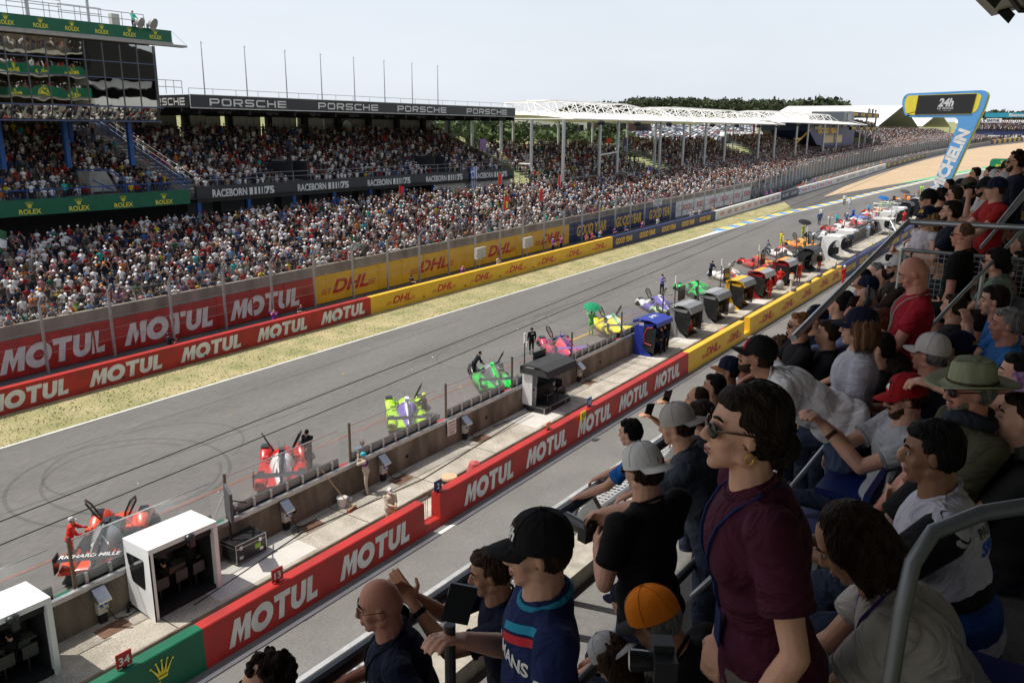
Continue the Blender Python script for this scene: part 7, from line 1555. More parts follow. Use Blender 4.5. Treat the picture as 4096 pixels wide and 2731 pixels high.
def camera(pr, lab, off=(.36, 0, -.25), lens=.13, r=.038):
    p = world(pr, pr['NB']+Vector(off)); t = thing('camera', lab, 'camera', p, R_(pr['o'].rotation_euler.z*57.2958)); mb = MB(); mb.box(-.03, -.065, -.04, .03, .065, .04); mb.box(-.025, -.02, .04, .03, .02, .062); mb.build('camera_body', black_m, t); mb = MB(); mb.tube([(.03, 0, 0), (.03+lens*.5, 0, 0), (.03+lens, 0, -.0)], [r*.9, r, r*1.05], 16); mb.build('lens', mat('lens_black', (.015, .015, .016), .25), t); mb = MB(); mb.tube([(.031+lens, 0, 0), (.033+lens, 0, 0)], r*.85, 16); mb.build('front_glass', smoke_m, t)
def lanyard(pr, c=(.03, .04, .3), lab=None):
    NB, dsp = pr['NB'], pr['dsp']; mb = MB(); bvh = BVHTree.FromPolygons([v.co for v in [o for o in pr['o'].children if o.name.startswith('shirt')][0].data.vertices], [p.vertices for p in [o for o in pr['o'].children if o.name.startswith('shirt')][0].data.polygons])
    for s in (1, -1):
        pts = [NB+dsp @ Vector((-.06, s*.05, .0)), NB+dsp @ Vector((.0, s*.085, -.01))]
        for u in np.linspace(0, 1, 8):
            q = NB+dsp @ Vector((.3, s*.07*(1-u)+.004, -.04-.3*u)); h = bvh.ray_cast(q, dsp @ Vector((-1, 0, 0)), .5); pts.append(h[0]+dsp @ Vector((.006, 0, 0)) if h[0] is not None else q)
        mb.tube(pts, .0055, 4)
    e = pts[-1]; mb.box(e.x, e.y-.03, e.z-.1, e.x+.004, e.y+.03, e.z); mb.build('lanyard', cloth(c, .1), pr['o'])
def watch(pr, i, c=BLK):
    S, el, ta = pr['jo'][i]; d = (ta-el).normalized(); p = ta-d*.045; mb = MB(); mb.tube([p-d*.011, p+d*.011], [.0325, .0325], 14); mb.build('watch_strap', cloth(c, .1), pr['o'])

# ============================================================ our own stand: steps, rails, roof
FL = [(-6, -3.5, 15.2), (-3.5, -1.7, 14.2), (-1.7, -.5, 13.35), (-.5, .1, 12.95), (.1, .7, 12.55), (.7, 1.3, 12.15), (1.3, 1.95, 11.75), (1.95, 3.0, 11.35)]
mb = MB()
for y0, y1, z in FL: mb.box(-3, y0, z-.5, 26, y1, z)
mb.build('stand_steps', mat('stand_floor', (.19, .185, .175), .9, var=.15, scale=1.2, dirt=(.11, .105, .1), fine=.1))['kind'] = 'structure'
mb = MB(); mb.box(-3, 3.0, 10.9, 26, 3.3, 11.5); mb.box(-3, 3.42, 10.85, 26, 3.55, 11.28, 0); mb.build('stand_ledge', mat('ledge_concrete', (.42, .39, .33), .9, var=.12, scale=9., dirt=(.3, .275, .23)))['kind'] = 'structure'
mb = MB()     # expanded metal walkway outside the rail
for i in range(420):
    x = -1+i*.075; mb.add([(x, 3.55, 11.02), (x+.035, 3.55, 11.02), (x+.085, 3.9, 11.02), (x+.05, 3.9, 11.02)], [(0, 1, 2, 3)]); mb.add([(x+.05, 3.9, 11.02), (x+.085, 3.9, 11.02), (x+.035, 4.25, 11.02), (x, 4.25, 11.02)], [(0, 1, 2, 3)])
for k in range(11): mb.box(-1, 3.55+k*.07, 11.0, 31, 3.562+k*.07, 11.019)
for x in range(0, 31, 2): mb.box(x, 3.3, 10.9, x+.06, 4.3, 10.99)
mb.box(-1, 4.25, 10.9, 31, 4.3, 11.05)
t = thing('grating_walkway', 'galvanised expanded metal walkway outside the front handrail', 'walkway'); mb.build('grating', mat('worn_galvanised', (.4, .41, .42), .6, .1, var=.2, scale=8.), t)
mb = MB(); mb.tube([(-1, 3.36, 11.55), (26, 3.36, 11.55)], .035, 8); mb.build('edge_rail', galv_m, t)
t = thing('handrail', 'thick dark steel front handrail that spectators lean on', 'handrail'); mb = MB(); mb.tube([(-1, 2.62, 12.5), (26, 2.62, 12.5)], .042, 12); mb.build('top_rail', rail_m, t)
for x in np.arange(.7, 26, 1.9):
    mb = MB(); mb.prism([(2.6, 12.46), (2.66, 12.46), (3.1, 11.5), (3.1, 11.3), (3.0, 11.3)], x, x+.05, 0); mb.box(x-.03, 2.95, 11.2, x+.09, 3.15, 11.5); mb.build('rail_bracket', galv_m, t)
    mb = MB(); mb.prism([(2.64, 12.3), (3.5, 11.15), (3.62, 11.15), (2.7, 12.38)], x+.4, x+.45, 0); mb.build('rail_strut', galv_m, t)
t = thing('handrail', 'second dark handrail running below the orange cap', 'handrail'); mb = MB(); mb.tube([(1.0, 1.62, 12.52), (4.6, 1.62, 12.52)], .025, 10)
for x in (1.2, 2.9, 4.5): mb.tube([(x, 1.62, 12.5), (x, 1.62, 11.8)], .022, 8)
mb.build('rail', rail_m, t)
t = thing('handrail', 'bent grey tube rail in the bottom right corner', 'handrail'); mb = MB(); mb.tube([(1.62, .21, 12.6), (1.72, .205, 13.75), (1.78, .21, 14.0), (1.81, .205, 14.1), (1.86, .18, 14.16), (1.93, .1, 14.2), (2.02, -.02, 14.225), (2.6, -.7, 14.3)], .018, 12); mb.build('rail', mat('grey_tube', (.13, .14, .145), .4, .5, var=.15), t, True)
t = thing('handrail', 'sloping steel rail rising behind the jersey man', 'handrail'); mb = MB(); mb.tube([(3.9, 1.5, 12.5), (3.95, 1.32, 12.75), (6.4, 1.12, 13.2), (11.5, .2, 14.6)], .017, 10)
for p in ((4.6, 1.27, 12.87), (6.4, 1.12, 13.2), (8.5, .74, 13.78)): mb.tube([p, (p[0], p[1], p[2]-1.1)], .02, 8)
mb.build('rail', galv_m, t)
# landing with mesh balustrade further along
mb = MB(); mb.box(9.2, .7, 12.2, 12.8, 2.4, 12.42); struct(mb.build('landing_floor', concp_m))
t = thing('mesh_balustrade', 'galvanised mesh balustrade in front of the blonde woman and her companion', 'balustrade'); mb = MB(); mb.tube([(9, 1.5, 14.13), (9, .3, 14.15)], .028, 10); mb.tube([(9, 1.5, 14.13), (5.6, 1.56, 13.62)], .026, 8, 0, True); mb.tube([(9, 1.52, 13.85), (9, .3, 13.85)], .02, 8); mb.tube([(9, 1.52, 12.5), (9, 1.52, 13.85)], .02, 8)
mb.build('frame', galv_m, t); mb = MB()
for k in range(24): y = .3+k*.052; mb.tube([(9, y, 12.5), (9, y, 13.85)], .0035, 4)
for k in range(26): z = 12.55+k*.052; mb.tube([(9, .3, z), (9, 1.52, z)], .0035, 4)
mb.build('wire_mesh', galv_m, t)
t = thing('handrail', 'long pair of sloping rails at the far right among the crowd', 'handrail'); mb = MB(); mb.tube([(9.5, .78, 14.08), (14, .1, 15.6)], .022, 8); mb.tube([(9.7, .9, 13.85), (14, .2, 15.2)], .018, 8); mb.build('rail', galv_m, t)
for i, (x, y, z) in enumerate(((4.9, .9, 12.55), (4.3, .95, 12.5), (3.4, .6, 12.6), (2.5, .02, 13.0), (5.8, .85, 12.6))):
    t = thing('stadium_seat', ('blue plastic seat behind the man in white linen', 'blue plastic seat beside the sloping rail', 'blue plastic seat below the clasped hands', 'blue plastic seat at the lower right corner', 'blue plastic seat near the white polo')[i], 'seat', (x, y, z), R_(90), 'blue stand seats'); mb = MB(); mb.box(-.2, -.2, .38, .2, .2, .42); mb.build('seat', seat_m, t); mb = MB(); mb.prism([(-.22, .4), (-.26, .75), (-.23, .76), (-.18, .42)], -.21, .21); mb.build('backrest', seat_m, t); mb = MB(); mb.tube([(0, 0, 0), (0, 0, .38)], .03, 6); mb.build('leg', galv_m, t)
t = thing('stand_roof', 'dark underside of our stand roof with pale soffit at the top right', 'roof'); mb = MB(); mb.box(-40, -30, 22.4, 62, 5.3, 22.9); mb.build('roof_deck', mat('deck_grey', (.1, .1, .1), .8), t); mb = MB(); mb.prism([(5.3, 22.4), (7.08, 22.0), (7.08, 22.1), (5.3, 22.9)], -40, 62, 0); mb.build('soffit', mat('soffit_grey', (.3, .28, .24), .7), t); mb = MB()
for k in range(12): x = 61.5-k*7; mb.tube([(x, 5.6, 22.2), (x, -8, 21.2)], .16, 6); mb.tube([(x, 5.6, 22.2), (x-6.5, 0, 22.3)], .08, 5)
mb.tube([(-40, 5.6, 22.25), (62, 5.6, 22.25)], .16, 6); mb.build('roof_truss', dark_m, t)
for x in (60.5, 53): mb = MB(); mb.tube([(x, 5.9, 22.1), (x, 6.3, 21.7)], [.35, .5], 10); mb.build('floodlight', dark_m, t)
mb = MB(); mb.box(-3, -8, 14.5, 24, -6, 22.4); mb.box(24.2, -8, 4, 26, 2.6, 13); mb.box(-3, 2.4, .2, 26, 2.6, 10.8); struct(mb.build('stand_wall', concp_m))

# ============================================================ spectators around the camera
rr_f = lambda i: -18+(i*37) % 36
VAZ = lambda x: 35.95-math.degrees(math.atan((x*1.7415-2048)/3290))     # compass angle of the line of sight
NAVY, BLACK, WHT = (.008, .012, .035), (.008, .008, .009), (.5, .49, .52)
def pp(label, x, y, h, dy=0, **k):
    return person(label, HEAD(x, y, h), VAZ(x)+90+dy, **k)
w1 = pp('woman in maroon shirt with sunglasses and gold earring, camera at her waist', 1712, 985, 205, 12, arms=((.02, .2, -.56), (.0, .19, -.57)), hair='bun', hc=DKB, shirt=(.055, .008, .022), fem=True, glasses='sun', vox=.006, mouth=True, pants=(.12, .1, .085), lean=11, bulk=1.02, hp=-4)
camera(w1, 'black compact camera hanging at the waist of the woman in maroon', (.2, .08, -.47), .06, .03); lanyard(w1, (.01, .015, .07))
mb = MB(); H_ = w1['HM']
for s in (1, -1): mb.tube([H_ @ Vector((.0+.011*math.cos(a), s*.086, -.05+.013*math.sin(a))) for a in np.linspace(0, 6.28, 14)[:-1]], .003, 6, closed=True)
mb.build('earring', mat('gold_metal', (.6, .36, .1), .3, 1.), w1['o'])
a24 = pp('man in black 24h cap and navy striped shirt filming with a phone on a grip', 1235, 1262, 168, 5, arms=((.2, .1, -.36), (.24, .05, -.2)), shirt=(.012, .022, .09), hair='short', hc=BRN, cap=(BLACK, BLACK), vox=.006, skin='fair', trim=(.02, .22, .34), beard=None, hp=6)
decal(a24, 'cap', txt('24h', 1, .2, .04, 1.1), a24['HM'] @ Vector((.09, .0, .085)), a24['HM'].to_3x3() @ Vector((1, .35, .3)), (0, 0, 1), .085, white_m)
decal(a24, 'shirt', txt('24h', 1, .2, .04, 1.1), a24['jo'][0][0]+Vector((.02, .03, -.09)), (.1, 1, .1), (0, 0, 1), .1, white_m); decal(a24, 'shirt', txt('LE MANS', 1, .1, .02), a24['jo'][0][0]+Vector((.02, .03, -.125)), (.1, 1, .1), (0, 0, 1), .1, white_m)
decal(a24, 'shirt', txt('LE MANS', 1, 0, .03), a24['NB']+Vector((.1, .05, -.17)), (1, .35, 0), (0, 0, 1), .23, white_m)
for k, (c, z) in enumerate((((.02, .25, .38), -.075), ((.5, .03, .04), -.11))): decal(a24, 'shirt', polys([[(0, 0), (1, .35), (1, .5), (0, .15)]]), a24['NB']+Vector((.1, .09, z)), (.9, .5, .2), (0, 0, 1), .17, cloth(c, .2), 'chest_stripe')
p_, d_, n_ = held(a24, 1); t = thing('phone', 'phone on a black handle held up by the man in the black 24h cap', 'phone', p_, R_(a24['o'].rotation_euler.z*57.3)); mb = MB(); mb.tube([(0, 0, -.19), (0, 0, .05)], .019, 10); mb.build('grip', black_m, t); mb = MB(); mb.box(-.045, -.005, .06, .045, .006, .2, 0, Matrix.Rotation(R_(-14), 4, 'Y')); mb.build('casing', smoke_m, t)
cl_ = pp('man in navy shirt clapping raised hands at the front handrail', 1125, 1312, 112, 8, arms='clap', shirt=NAVY, hair='short', hc=(.05, .03, .018), vox=.006, hp=14, lean=12, skin='tan', hy=-4); watch(cl_, 0)
decal(cl_, 'shirt', txt('24h', 1, .2, .04), cl_['jo'][0][0].lerp(cl_['jo'][0][1], .4)+Vector((0, .04, 0)), (0, 1, .2), (0, 0, 1), .09, white_m)
bd = pp('bald man with spectacles and camera strap leaning his fist on the rail', 872, 1388, 122, 0, arms=((.02, .18, -.3), (.2, .14, -.32)), shirt=NAVY, hair='bald', glasses='clear', skin='red', vox=.006, hp=10, lean=14, bulk=1.15); lanyard(bd, (.01, .01, .012))
decal(bd, 'shirt', txt('24h', 1, .2, .04), bd['NB']+Vector((.1, .08, -.2)), (1, .6, 0), (0, 0, 1), .08, white_m); decal(bd, 'shirt', txt('LE MANS', 1, .1, .02), bd['NB']+Vector((.1, .08, -.235)), (1, .6, 0), (0, 0, 1), .08, white_m)
pp('dark wavy haired head just entering at the bottom edge', 610, 1575, 140, 20, hair='messy', hc=DKB, shirt=NAVY, vox=.008)
fr = pp('man in white backward cap numbered 16 and black shirt, seen from behind', 1476, 1078, 112, 0-42, arms='camera', shirt=BLACK, hair='short', hc=BRN, cap=((.6, .59, .57), (.6, .59, .57), True), vox=.006, skin='fair', hp=12, lean=6, glasses='sun')
decal(fr, 'cap', txt('16', 1, .3, .05, 1.2), fr['HM'] @ Vector((-.08, -.03, .05)), fr['HM'].to_3x3() @ Vector((-1, -.3, .1)), fr['HM'].to_3x3() @ Vector((0, 0, 1)), .045, cloth((.45, .01, .02), .1))
decal(fr, 'cap', polys([[(0, 1), (.8, 1), (.75, .35), (.4, 0), (.05, .35)]]), fr['HM'] @ Vector((-.05, -.07, .09)), fr['HM'].to_3x3() @ Vector((-.7, -1, .3)), fr['HM'].to_3x3() @ Vector((0, 0, 1)), .025, cloth((.3, .02, .02), .1), 'shield_patch')
camera(fr, 'black camera with long lens held by the man in the white backward cap', (.34, 0, -.3), .16, .04); watch(fr, 1)
og = pp('man in bright orange cap bending forward in black clothes', 1502, 1425, 142, -20, arms='lap', shirt=BLACK, hair='short', hc=GRY, cap=((.75, .2, .01), (.02, .02, .02), False), vox=.007, hp=34, lean=46, skin='tan')
pp('child in navy cap and pale blue shirt sitting on the floor', 1432, 1378, 92, -30, sit=True, arms='lap', shirt=(.3, .36, .5), hair='short', hc=BRN, cap=(NAVY, NAVY, False), vox=.01, hp=15, lean=10, scale=.88)
pp('child with grey cap and long brown hair at the bottom beside the rail', 1400, 1510, 140, -30, sit=True, arms='lap', shirt=(.35, .36, .36), hair='long', hc=(.06, .035, .02), cap=((.45, .45, .46), (.5, .5, .5), True), vox=.01, hp=35, lean=25, scale=.8, fem=True)
bb = pp('boy in bright blue t-shirt leaning over the front rail', 1448, 993, 80, -20, arms='rail', shirt=(.015, .13, .45), hair='short', hc=BLK, vox=.008, lean=22, hp=10, scale=.85)
gc = pp('man in grey backward cap and grey polo reaching forward', 1555, 975, 92, -12, arms='reach', shirt=(.045, .055, .075), hair='short', hc=BRN, cap=((.42, .39, .37), (.42, .39, .37), True), vox=.008, lean=24, hp=12, bulk=1.1)
pp('woman with dark tied back hair beside the man in the grey cap', 1607, 955, 72, -15, arms='rail', shirt=BLACK, hair='pony', hc=DKB, vox=.01, fem=True, lean=12)
f1 = pp('short dark haired man raising a phone in one hand', 1602, 918, 62, -8, arms='onephone', shirt=(.02, .02, .025), hair='shaved', hc=BRN, vox=.01, skin='tan'); phone(f1, 'dark phone held up by the short haired man', 1)
f2 = pp('dark haired man raising a phone, just above the first', 1640, 888, 60, -8, arms='onephone', shirt=(.2, .2, .22), hair='short', hc=BLK, vox=.01, skin='olive'); phone(f2, 'phone held up by the second dark haired man', 1)
pp('man in navy cap with tan brim behind the raised phones', 1672, 850, 58, 4, arms='rail', shirt=NAVY, hair='short', hc=BRN, cap=(NAVY, (.3, .13, .05)), vox=.01, skin='tan')
pp('man in brown cap and sunglasses behind the woman in maroon', 1712, 840, 56, 2, arms='rail', shirt=(.3, .3, .32), hair='short', hc=BRN, cap=((.09, .06, .055), (.09, .06, .055)), glasses='sun', vox=.011, skin='red')
rb = pp('bearded man in red and black cap and white linen shirt bending forward', 1738, 818, 86, 3, arms=((.15, .12, -.62), (.12, .12, -.62)), shirt=(.82, .8, .82), sleeve='long', hair='short', hc=BRN, cap=((.012, .01, .012), (.012, .01, .012)), beard=(.04, .022, .014), vox=.0065, lean=62, hp=-10, bulk=1.15, pants=(.07, .1, .17), skin='tan')
mb = MB(); rb_h = rb['HM']
decal(rb, 'cap', polys([[(0, 0), (1, 0), (.8, 1), (.2, 1)]]), rb_h @ Vector((.09, 0, .07)), rb_h.to_3x3() @ Vector((1, .15, .2)), rb_h.to_3x3() @ Vector((0, 0, 1)), .07, cloth((.4, .01, .02), .1), 'front_panel')
pp('curly brown haired man behind the white linen shirt', 1787, 800, 54, 0, arms='rail', shirt=(.5, .5, .5), hair='curly', hc=(.09, .05, .03), vox=.01)
pp('dark haired man in white shirt with green lanyard at the rail', 1822, 785, 54, 4, arms='rail', shirt=(.5, .5, .54), sleeve='long', hair='short', hc=DKB, vox=.01, lean=8)
pp('ginger haired man in sunglasses and black t-shirt', 1836, 748, 60, 10, arms='rail', shirt=(.012, .011, .012), hair='short', hc=GNG, glasses='sun', vox=.009, skin='fair')
nv = pp('man in navy cap with brown brim and black polo with white crest', 1873, 732, 56, 14, arms='rail', shirt=(.008, .01, .018), hair='short', hc=GRY, cap=(NAVY, (.3, .13, .05)), glasses='sun', vox=.009, bulk=1.1, skin='tan')
wp = pp('woman in navy cap and white polo with lettered back', 1972, 752, 84, 4, arms=((.1, .16, -.58), (.02, .2, -.5)), shirt=(.5, .49, .55), hair='bob', hc=(.16, .08, .04), cap=((.008, .01, .03), (.008, .01, .03)), vox=.0065, fem=True, bulk=1.12, glasses='clear', pants=BLACK)
for k, s in enumerate(('ACO', 'ULTRA', 'EVENTS')): decal(wp, 'shirt', txt(s, 1, 0, .01), wp['NB']+Vector((-.1, .0, -.13-.05*k)), (-1, .5, 0), (0, 0, 1), .09 if k == 0 else .15, black_m)
pp('auburn haired woman behind the woman in the white polo', 2020, 745, 70, -6, arms='rail', shirt=BLACK, hair='long', hc=(.1, .03, .015), vox=.011, fem=True)
hpn = pp('balding man with black headphones and pale blue shirt, arm on the rail', 1988, 690, 58, 4, arms='reach', shirt=(.22, .28, .48), sleeve='long', hair='shaved', hc=GRY, vox=.009, glasses='clear', lean=14, skin='tan')
mb = MB(); Hh = hpn['HM']; mb.tube([Hh @ Vector((-.01, .088*math.cos(a), .0+.135*math.sin(a))) for a in np.linspace(0, math.pi, 12)], .008, 6)
for s in (-1, 1): mb.ell(Hh @ Vector((-.01, s*.088, -.008)), (.034, .016, .04), 10, 7)
mb.build('headphones', black_m, hpn['o']); camera(hpn, 'large black camera with long lens in front of the man in headphones', (.2, -.22, -.25), .2, .05)
pp('man in navy cap with brown brim leaning near the headphone man', 1990, 662, 52, 4, arms='rail', shirt=(.25, .3, .5), sleeve='long', hair='short', hc=BRN, cap=(NAVY, (.3, .13, .05)), vox=.011, lean=14)
pp('dark haired man in blue checked shirt at the rail', 1980, 640, 44, 6, arms='rail', shirt=(.25, .3, .5), sleeve='long', hair='short', hc=BLK, vox=.011)
pp('grey haired man in glasses beyond the blue checked shirt', 2012, 622, 38, 5, arms='rail', shirt=(.2, .2, .22), hair='short', hc=GRY, glasses='clear', vox=.013)
pp('short haired man in black with green lanyard', 2026, 640, 44, 5, arms='rail', shirt=BLACK, hair='shaved', hc=BRN, glasses='clear', vox=.012)
pp('bearded man in off white cap and brown jacket', 2062, 612, 52, 6, arms='rail', shirt=(.03, .018, .014), sleeve='long', hair='short', hc=BLK, cap=((.5, .47, .46), (.5, .47, .46)), beard=BLK, glasses='sun', vox=.009, skin='tan')
br = pp('tall bald man in red polo looking down at his phone', 2098, 628, 74, 6, arms='phone', shirt=(.34, .012, .025), hair='bald', hc=GRY, vox=.006, hp=26, skin='red', bulk=1.1, pants=BLACK); phone(br, 'phone in the hands of the bald man in red', 1); lanyard(br, (.4, .38, .36)); watch(br, 0, (.3, .3, .3))
pp('person with white and navy 24 cap behind the bald man in red', 2118, 578, 44, 2, arms='rail', shirt=BLACK, hair='short', hc=BLK, cap=((.5, .48, .52), NAVY), vox=.011)
pp('man in navy cap with tan brim and dark green polo', 2160, 607, 50, 12, arms='down', shirt=(.008, .016, .018), hair='short', hc=BRN, cap=((.008, .016, .045), (.35, .15, .04)), vox=.009, bulk=1.15, skin='tan')
pp('crew cut man in black polo seen from behind', 2212, 540, 56, -18, arms='down', shirt=(.007, .007, .008), hair='shaved', hc=(.12, .06, .03), glasses='sun', vox=.008, skin='red')
b2 = pp('bald man with green lanyard and navy shirt behind the crew cut man', 2250, 515, 44, 0, arms='clasp', shirt=NAVY, hair='bald', vox=.009, skin='red', bulk=1.15)
decal(b2, 'shirt', txt('24h', 1, .2, .04), b2['jo'][0][0]+Vector((.02, .04, -.09)), (.1, 1, .1), (0, 0, 1), .1, white_m)
bl = pp('blonde woman in navy cap and white tank top holding a camera', 2128, 500, 46, 34, arms='camera', shirt=(.55, .5, .55), sleeve='none', hair='long', hc=(.3, .18, .08), cap=(NAVY, NAVY), vox=.007, fem=True, pants=(.2, .27, .38), glasses='sun'); camera(bl, 'black camera in the hands of the blonde woman', (.3, 0, -.3), .1, .04)
decal(bl, 'cap', txt('319', 1, 0, .04), bl['HM'] @ Vector((.09, 0, .075)), bl['HM'].to_3x3() @ Vector((1, 0, .3)), bl['HM'].to_3x3() @ Vector((0, 0, 1)), .07, ygold_m)
n2 = pp('bearded man in spectacles and navy polo resting his arm on the rail', 2184, 487, 50, 2, arms=((.35, .1, -.3), (.3, .1, -.3)), shirt=(.007, .01, .02), hair='short', hc=DKB, beard=BRN, glasses='clear', vox=.008, pants=(.1, .12, .15)); watch(n2, 0)
pp('man with backward black cap and sunglasses behind the blonde woman', 2132, 458, 42, 16, arms='down', shirt=BLACK, hair='short', hc=BLK, cap=(BLACK, BLACK, True), glasses='sun', vox=.011)
pp('man in red checked shirt facing away', 2192, 448, 40, -10, arms='rail', shirt=(.22, .02, .025), sleeve='long', hair='short', hc=BRN, glasses='sun', vox=.011)
pp('dark curly haired person left of the red checked shirt', 2160, 452, 36, -30, arms='down', shirt=BLACK, hair='curly', hc=DKB, vox=.013)
pp('person in black with dark cap beyond the checked shirt', 2205, 430, 34, 5, arms='down', shirt=BLACK, hair='short', hc=BLK, cap=(BLACK, BLACK), glasses='sun', vox=.013)
pp('person in olive cap with long dark hair and black coat', 2222, 428, 36, 0, arms='down', shirt=BLACK, sleeve='long', hair='long', hc=BLK, cap=((.1, .085, .06), (.1, .085, .06)), vox=.012)
pp('curly haired bearded man in sunglasses and white t-shirt, hand at chin', 2262, 432, 42, 14, arms='chin', shirt=(.55, .53, .52), hair='curly', hc=DKB, cap=(BLACK, BLACK), glasses='sun', beard=BRN, vox=.009)
pp('dark haired woman with bun and pale shirt seen from behind', 2292, 448, 40, -40, arms='down', shirt=(.45, .44, .48), sleeve='long', hair='bun', hc=BLK, vox=.01, fem=True)
pp('dark haired man beyond the bun haired woman', 2300, 405, 30, -10, arms='down', shirt=(.2, .18, .16), hair='short', hc=BLK, vox=.013)
pp('man in black with dark hair left of the pink shirt', 2308, 410, 28, 10, arms='down', shirt=BLACK, hair='short', hc=DKB, vox=.013)
pp('man in black cap and orange sunglasses with white t-shirt', 2312, 388, 34, 4, arms='down', shirt=(.5, .5, .52), hair='short', hc=BRN, cap=(BLACK, BLACK), glasses='sun', vox=.011)
pp('person in pale pink shirt near the far rail', 2330, 385, 32, 0, arms='rail', shirt=(.35, .2, .22), hair='shaved', hc=GRY, vox=.012, skin='red', bulk=1.2)
pp('bearded man in navy blazer with wavy hair at the right edge', 2334, 372, 46, 6, arms='down', shirt=(.01, .012, .025), sleeve='long', hair='messy', hc=DKB, beard=BRN, glasses='sun', vox=.008, skin='tan')
pp('dark haired woman in white shirt with sunglasses, seated at right', 2308, 505, 40, 26, sit=True, arms='lap', shirt=(.5, .49, .53), sleeve='long', hair='short', hc=DKB, glasses='sun', vox=.009, fem=True)
pp('long dark haired woman looking back, beside the rail', 2205+10, 487+10, 34, 30, arms='down', shirt=(.3, .02, .03), hair='long', hc=DKB, vox=.011, fem=True)
pp('long haired girl in dark top turned toward the camera', 2268, 480, 38, 40, arms='down', shirt=BLACK, hair='long', hc=DKB, vox=.01, fem=True)
pp('bald man bending low in front of the long haired girl', 2236, 492, 38, -10, arms='clasp', shirt=NAVY, hair='bald', vox=.011, skin='red', lean=20)
pp('man in navy and red cap with navy shirt at the right edge', 2334, 505+28, 46, 4, arms='rail', shirt=NAVY, hair='short', hc=GRY, cap=((.012, .02, .08), (.03, .03, .06)), vox=.01, skin='red')
pp('grey haired person turned away at the right edge', 2345, 560, 50, -10, arms='rail', shirt=(.08, .07, .07), hair='short', hc=(.12, .1, .08), vox=.012)
pp('dark haired woman in sunglasses and patterned green shirt', 2285, 600, 58, -8, arms='clasp', shirt=(.2, .27, .22), hair='bun', hc=BLK, glasses='sun', vox=.008, fem=True, lean=10)
pp('black haired bearded man clapping softly', 2262, 640, 54, 2, arms='clasp', shirt=(.2, .2, .2), hair='short', hc=BLK, beard=BLK, vox=.009, lean=14, skin='tan'); 
wb = pp('brown haired man resting his chin on his fist with a silver watch', 2283, 690, 68, 6, arms='chin', shirt=(.03, .15, .42), sleeve='short', hair='short', hc=DKB, vox=.007, sit=True, hp=6, lean=18); watch(wb, 0, (.35, .35, .36))
pp('grey haired man in blue sweater in right hand profile row', 2312, 745, 76, 8, arms='clasp', shirt=(.04, .17, .45), sleeve='long', hair='short', hc=GRY, vox=.007, sit=True, skin='red', hp=4)
pp('woman in black headscarf and spectacles at the right edge', 2343, 752, 66, 10, arms='clasp', shirt=(.25, .14, .25), hair='short', hc=BLK, glasses='clear', vox=.008, sit=True, fem=True)
pp('man with hands clasped in front of the black polo man', 2230, 650, 50, -8, sit=True, arms='clasp', shirt=NAVY, hair='short', hc=BLK, vox=.011)
pp('dark haired person sitting behind the blonde woman at the rail', 2058, 745, 60, 0, sit=True, arms='lap', shirt=BLACK, hair='short', hc=BLK, glasses='sun', vox=.01)
pp('long blonde haired woman in black top seen from behind', 2076, 785, 66, -50, arms='lap', sit=True, shirt=BLACK, hair='long', hc=(.16, .08, .03), vox=.008, fem=True)
wc = pp('grey haired man in cream cap with open strap, navy shirt', 2135, 812, 86, -22, arms='clasp', sit=True, shirt=(.012, .016, .035), hair='short', hc=GRY, cap=((.52, .48, .46), (.52, .48, .46)), glasses='clear', vox=.0065, skin='red')
n1 = pp('person in navy and gold centenary cap in front of the blue sweater', 2200, 800, 72, -25, arms='lap', sit=True, shirt=(.04, .15, .4), hair='short', hc=BRN, cap=((.008, .012, .04), (.008, .012, .04)), vox=.009)
decal(n1, 'cap', txt('100', 1, .1, .03), n1['HM'] @ Vector((-.09, 0, .06)), n1['HM'].to_3x3() @ Vector((-1, .2, .3)), n1['HM'].to_3x3() @ Vector((0, 0, 1)), .05, ygold_m)
ra = pp('bearded man in red cap and mirrored sunglasses with clasped hands', 2078, 912, 98, 18, arms=((.4, .035, -.07), (.4, .035, -.07)), sit=True, shirt=(.4, .4, .42), hair='short', hc=BRN, cap=((.3, .008, .012), (.3, .008, .012)), glasses='sun', beard=(.05, .025, .012), vox=.006, hp=12, lean=-4); watch(ra, 0, (.05, .02, .01))
decal(ra, 'cap', txt('A', 1, .35, .06, 1.2), ra['HM'] @ Vector((.09, .0, .085)), ra['HM'].to_3x3() @ Vector((1, .25, .3)), ra['HM'].to_3x3() @ Vector((0, 0, 1)), .045, white_m)
cb_ = pp('grey bearded man in green brimmed hat and dark sunglasses', 2228, 895, 118, 22, arms='lap', sit=True, shirt=(.06, .055, .03), hair='short', hc=GRY, hat=(.26, .27, .17), glasses='sun', beard=(.13, .11, .09), vox=.006, skin='red', hp=6, bulk=1.15)
mb = MB(); mb.tube([cb_['NB']+Vector((.075*math.cos(a), .08*math.sin(a), .01+.015*math.sin(2*a))) for a in np.linspace(0, 6.28, 18)[:-1]], .035, 8, closed=True); mb.build('neck_scarf', cloth((.02, .025, .035)), cb_['o'], True)
js = pp('young man in white black and blue sports jersey sitting with clasped hands', 2140, 1038, 148, 4, arms='clasp', sit=True, shirt=(.48, .46, .52), hair='short', hc=BLK, vox=.006, skin='brown', hp=8, lean=12, bulk=1.22)
dk_ = cloth((.006, .006, .008))
for s, nm in ((1, 0), (-1, 1)):
    S, el, ta = js['jo'][nm]; m_ = MB(); d = (el-S).normalized(); m_.tube([S-d*.03, S+d*.02, S.lerp(el, .5), S.lerp(el, .68)], [.06, .079, .075, .071], 18); m_.build('black_sleeve', dk_, js['o'], True)
js2 = MB(); js2.ell(js['up']*.05, (.163, .212, .15), 20, 12, 0, js['dsp'].to_3x3()); js2.build('blue_waist_panel', cloth((.012, .05, .2)), js['o'], True)
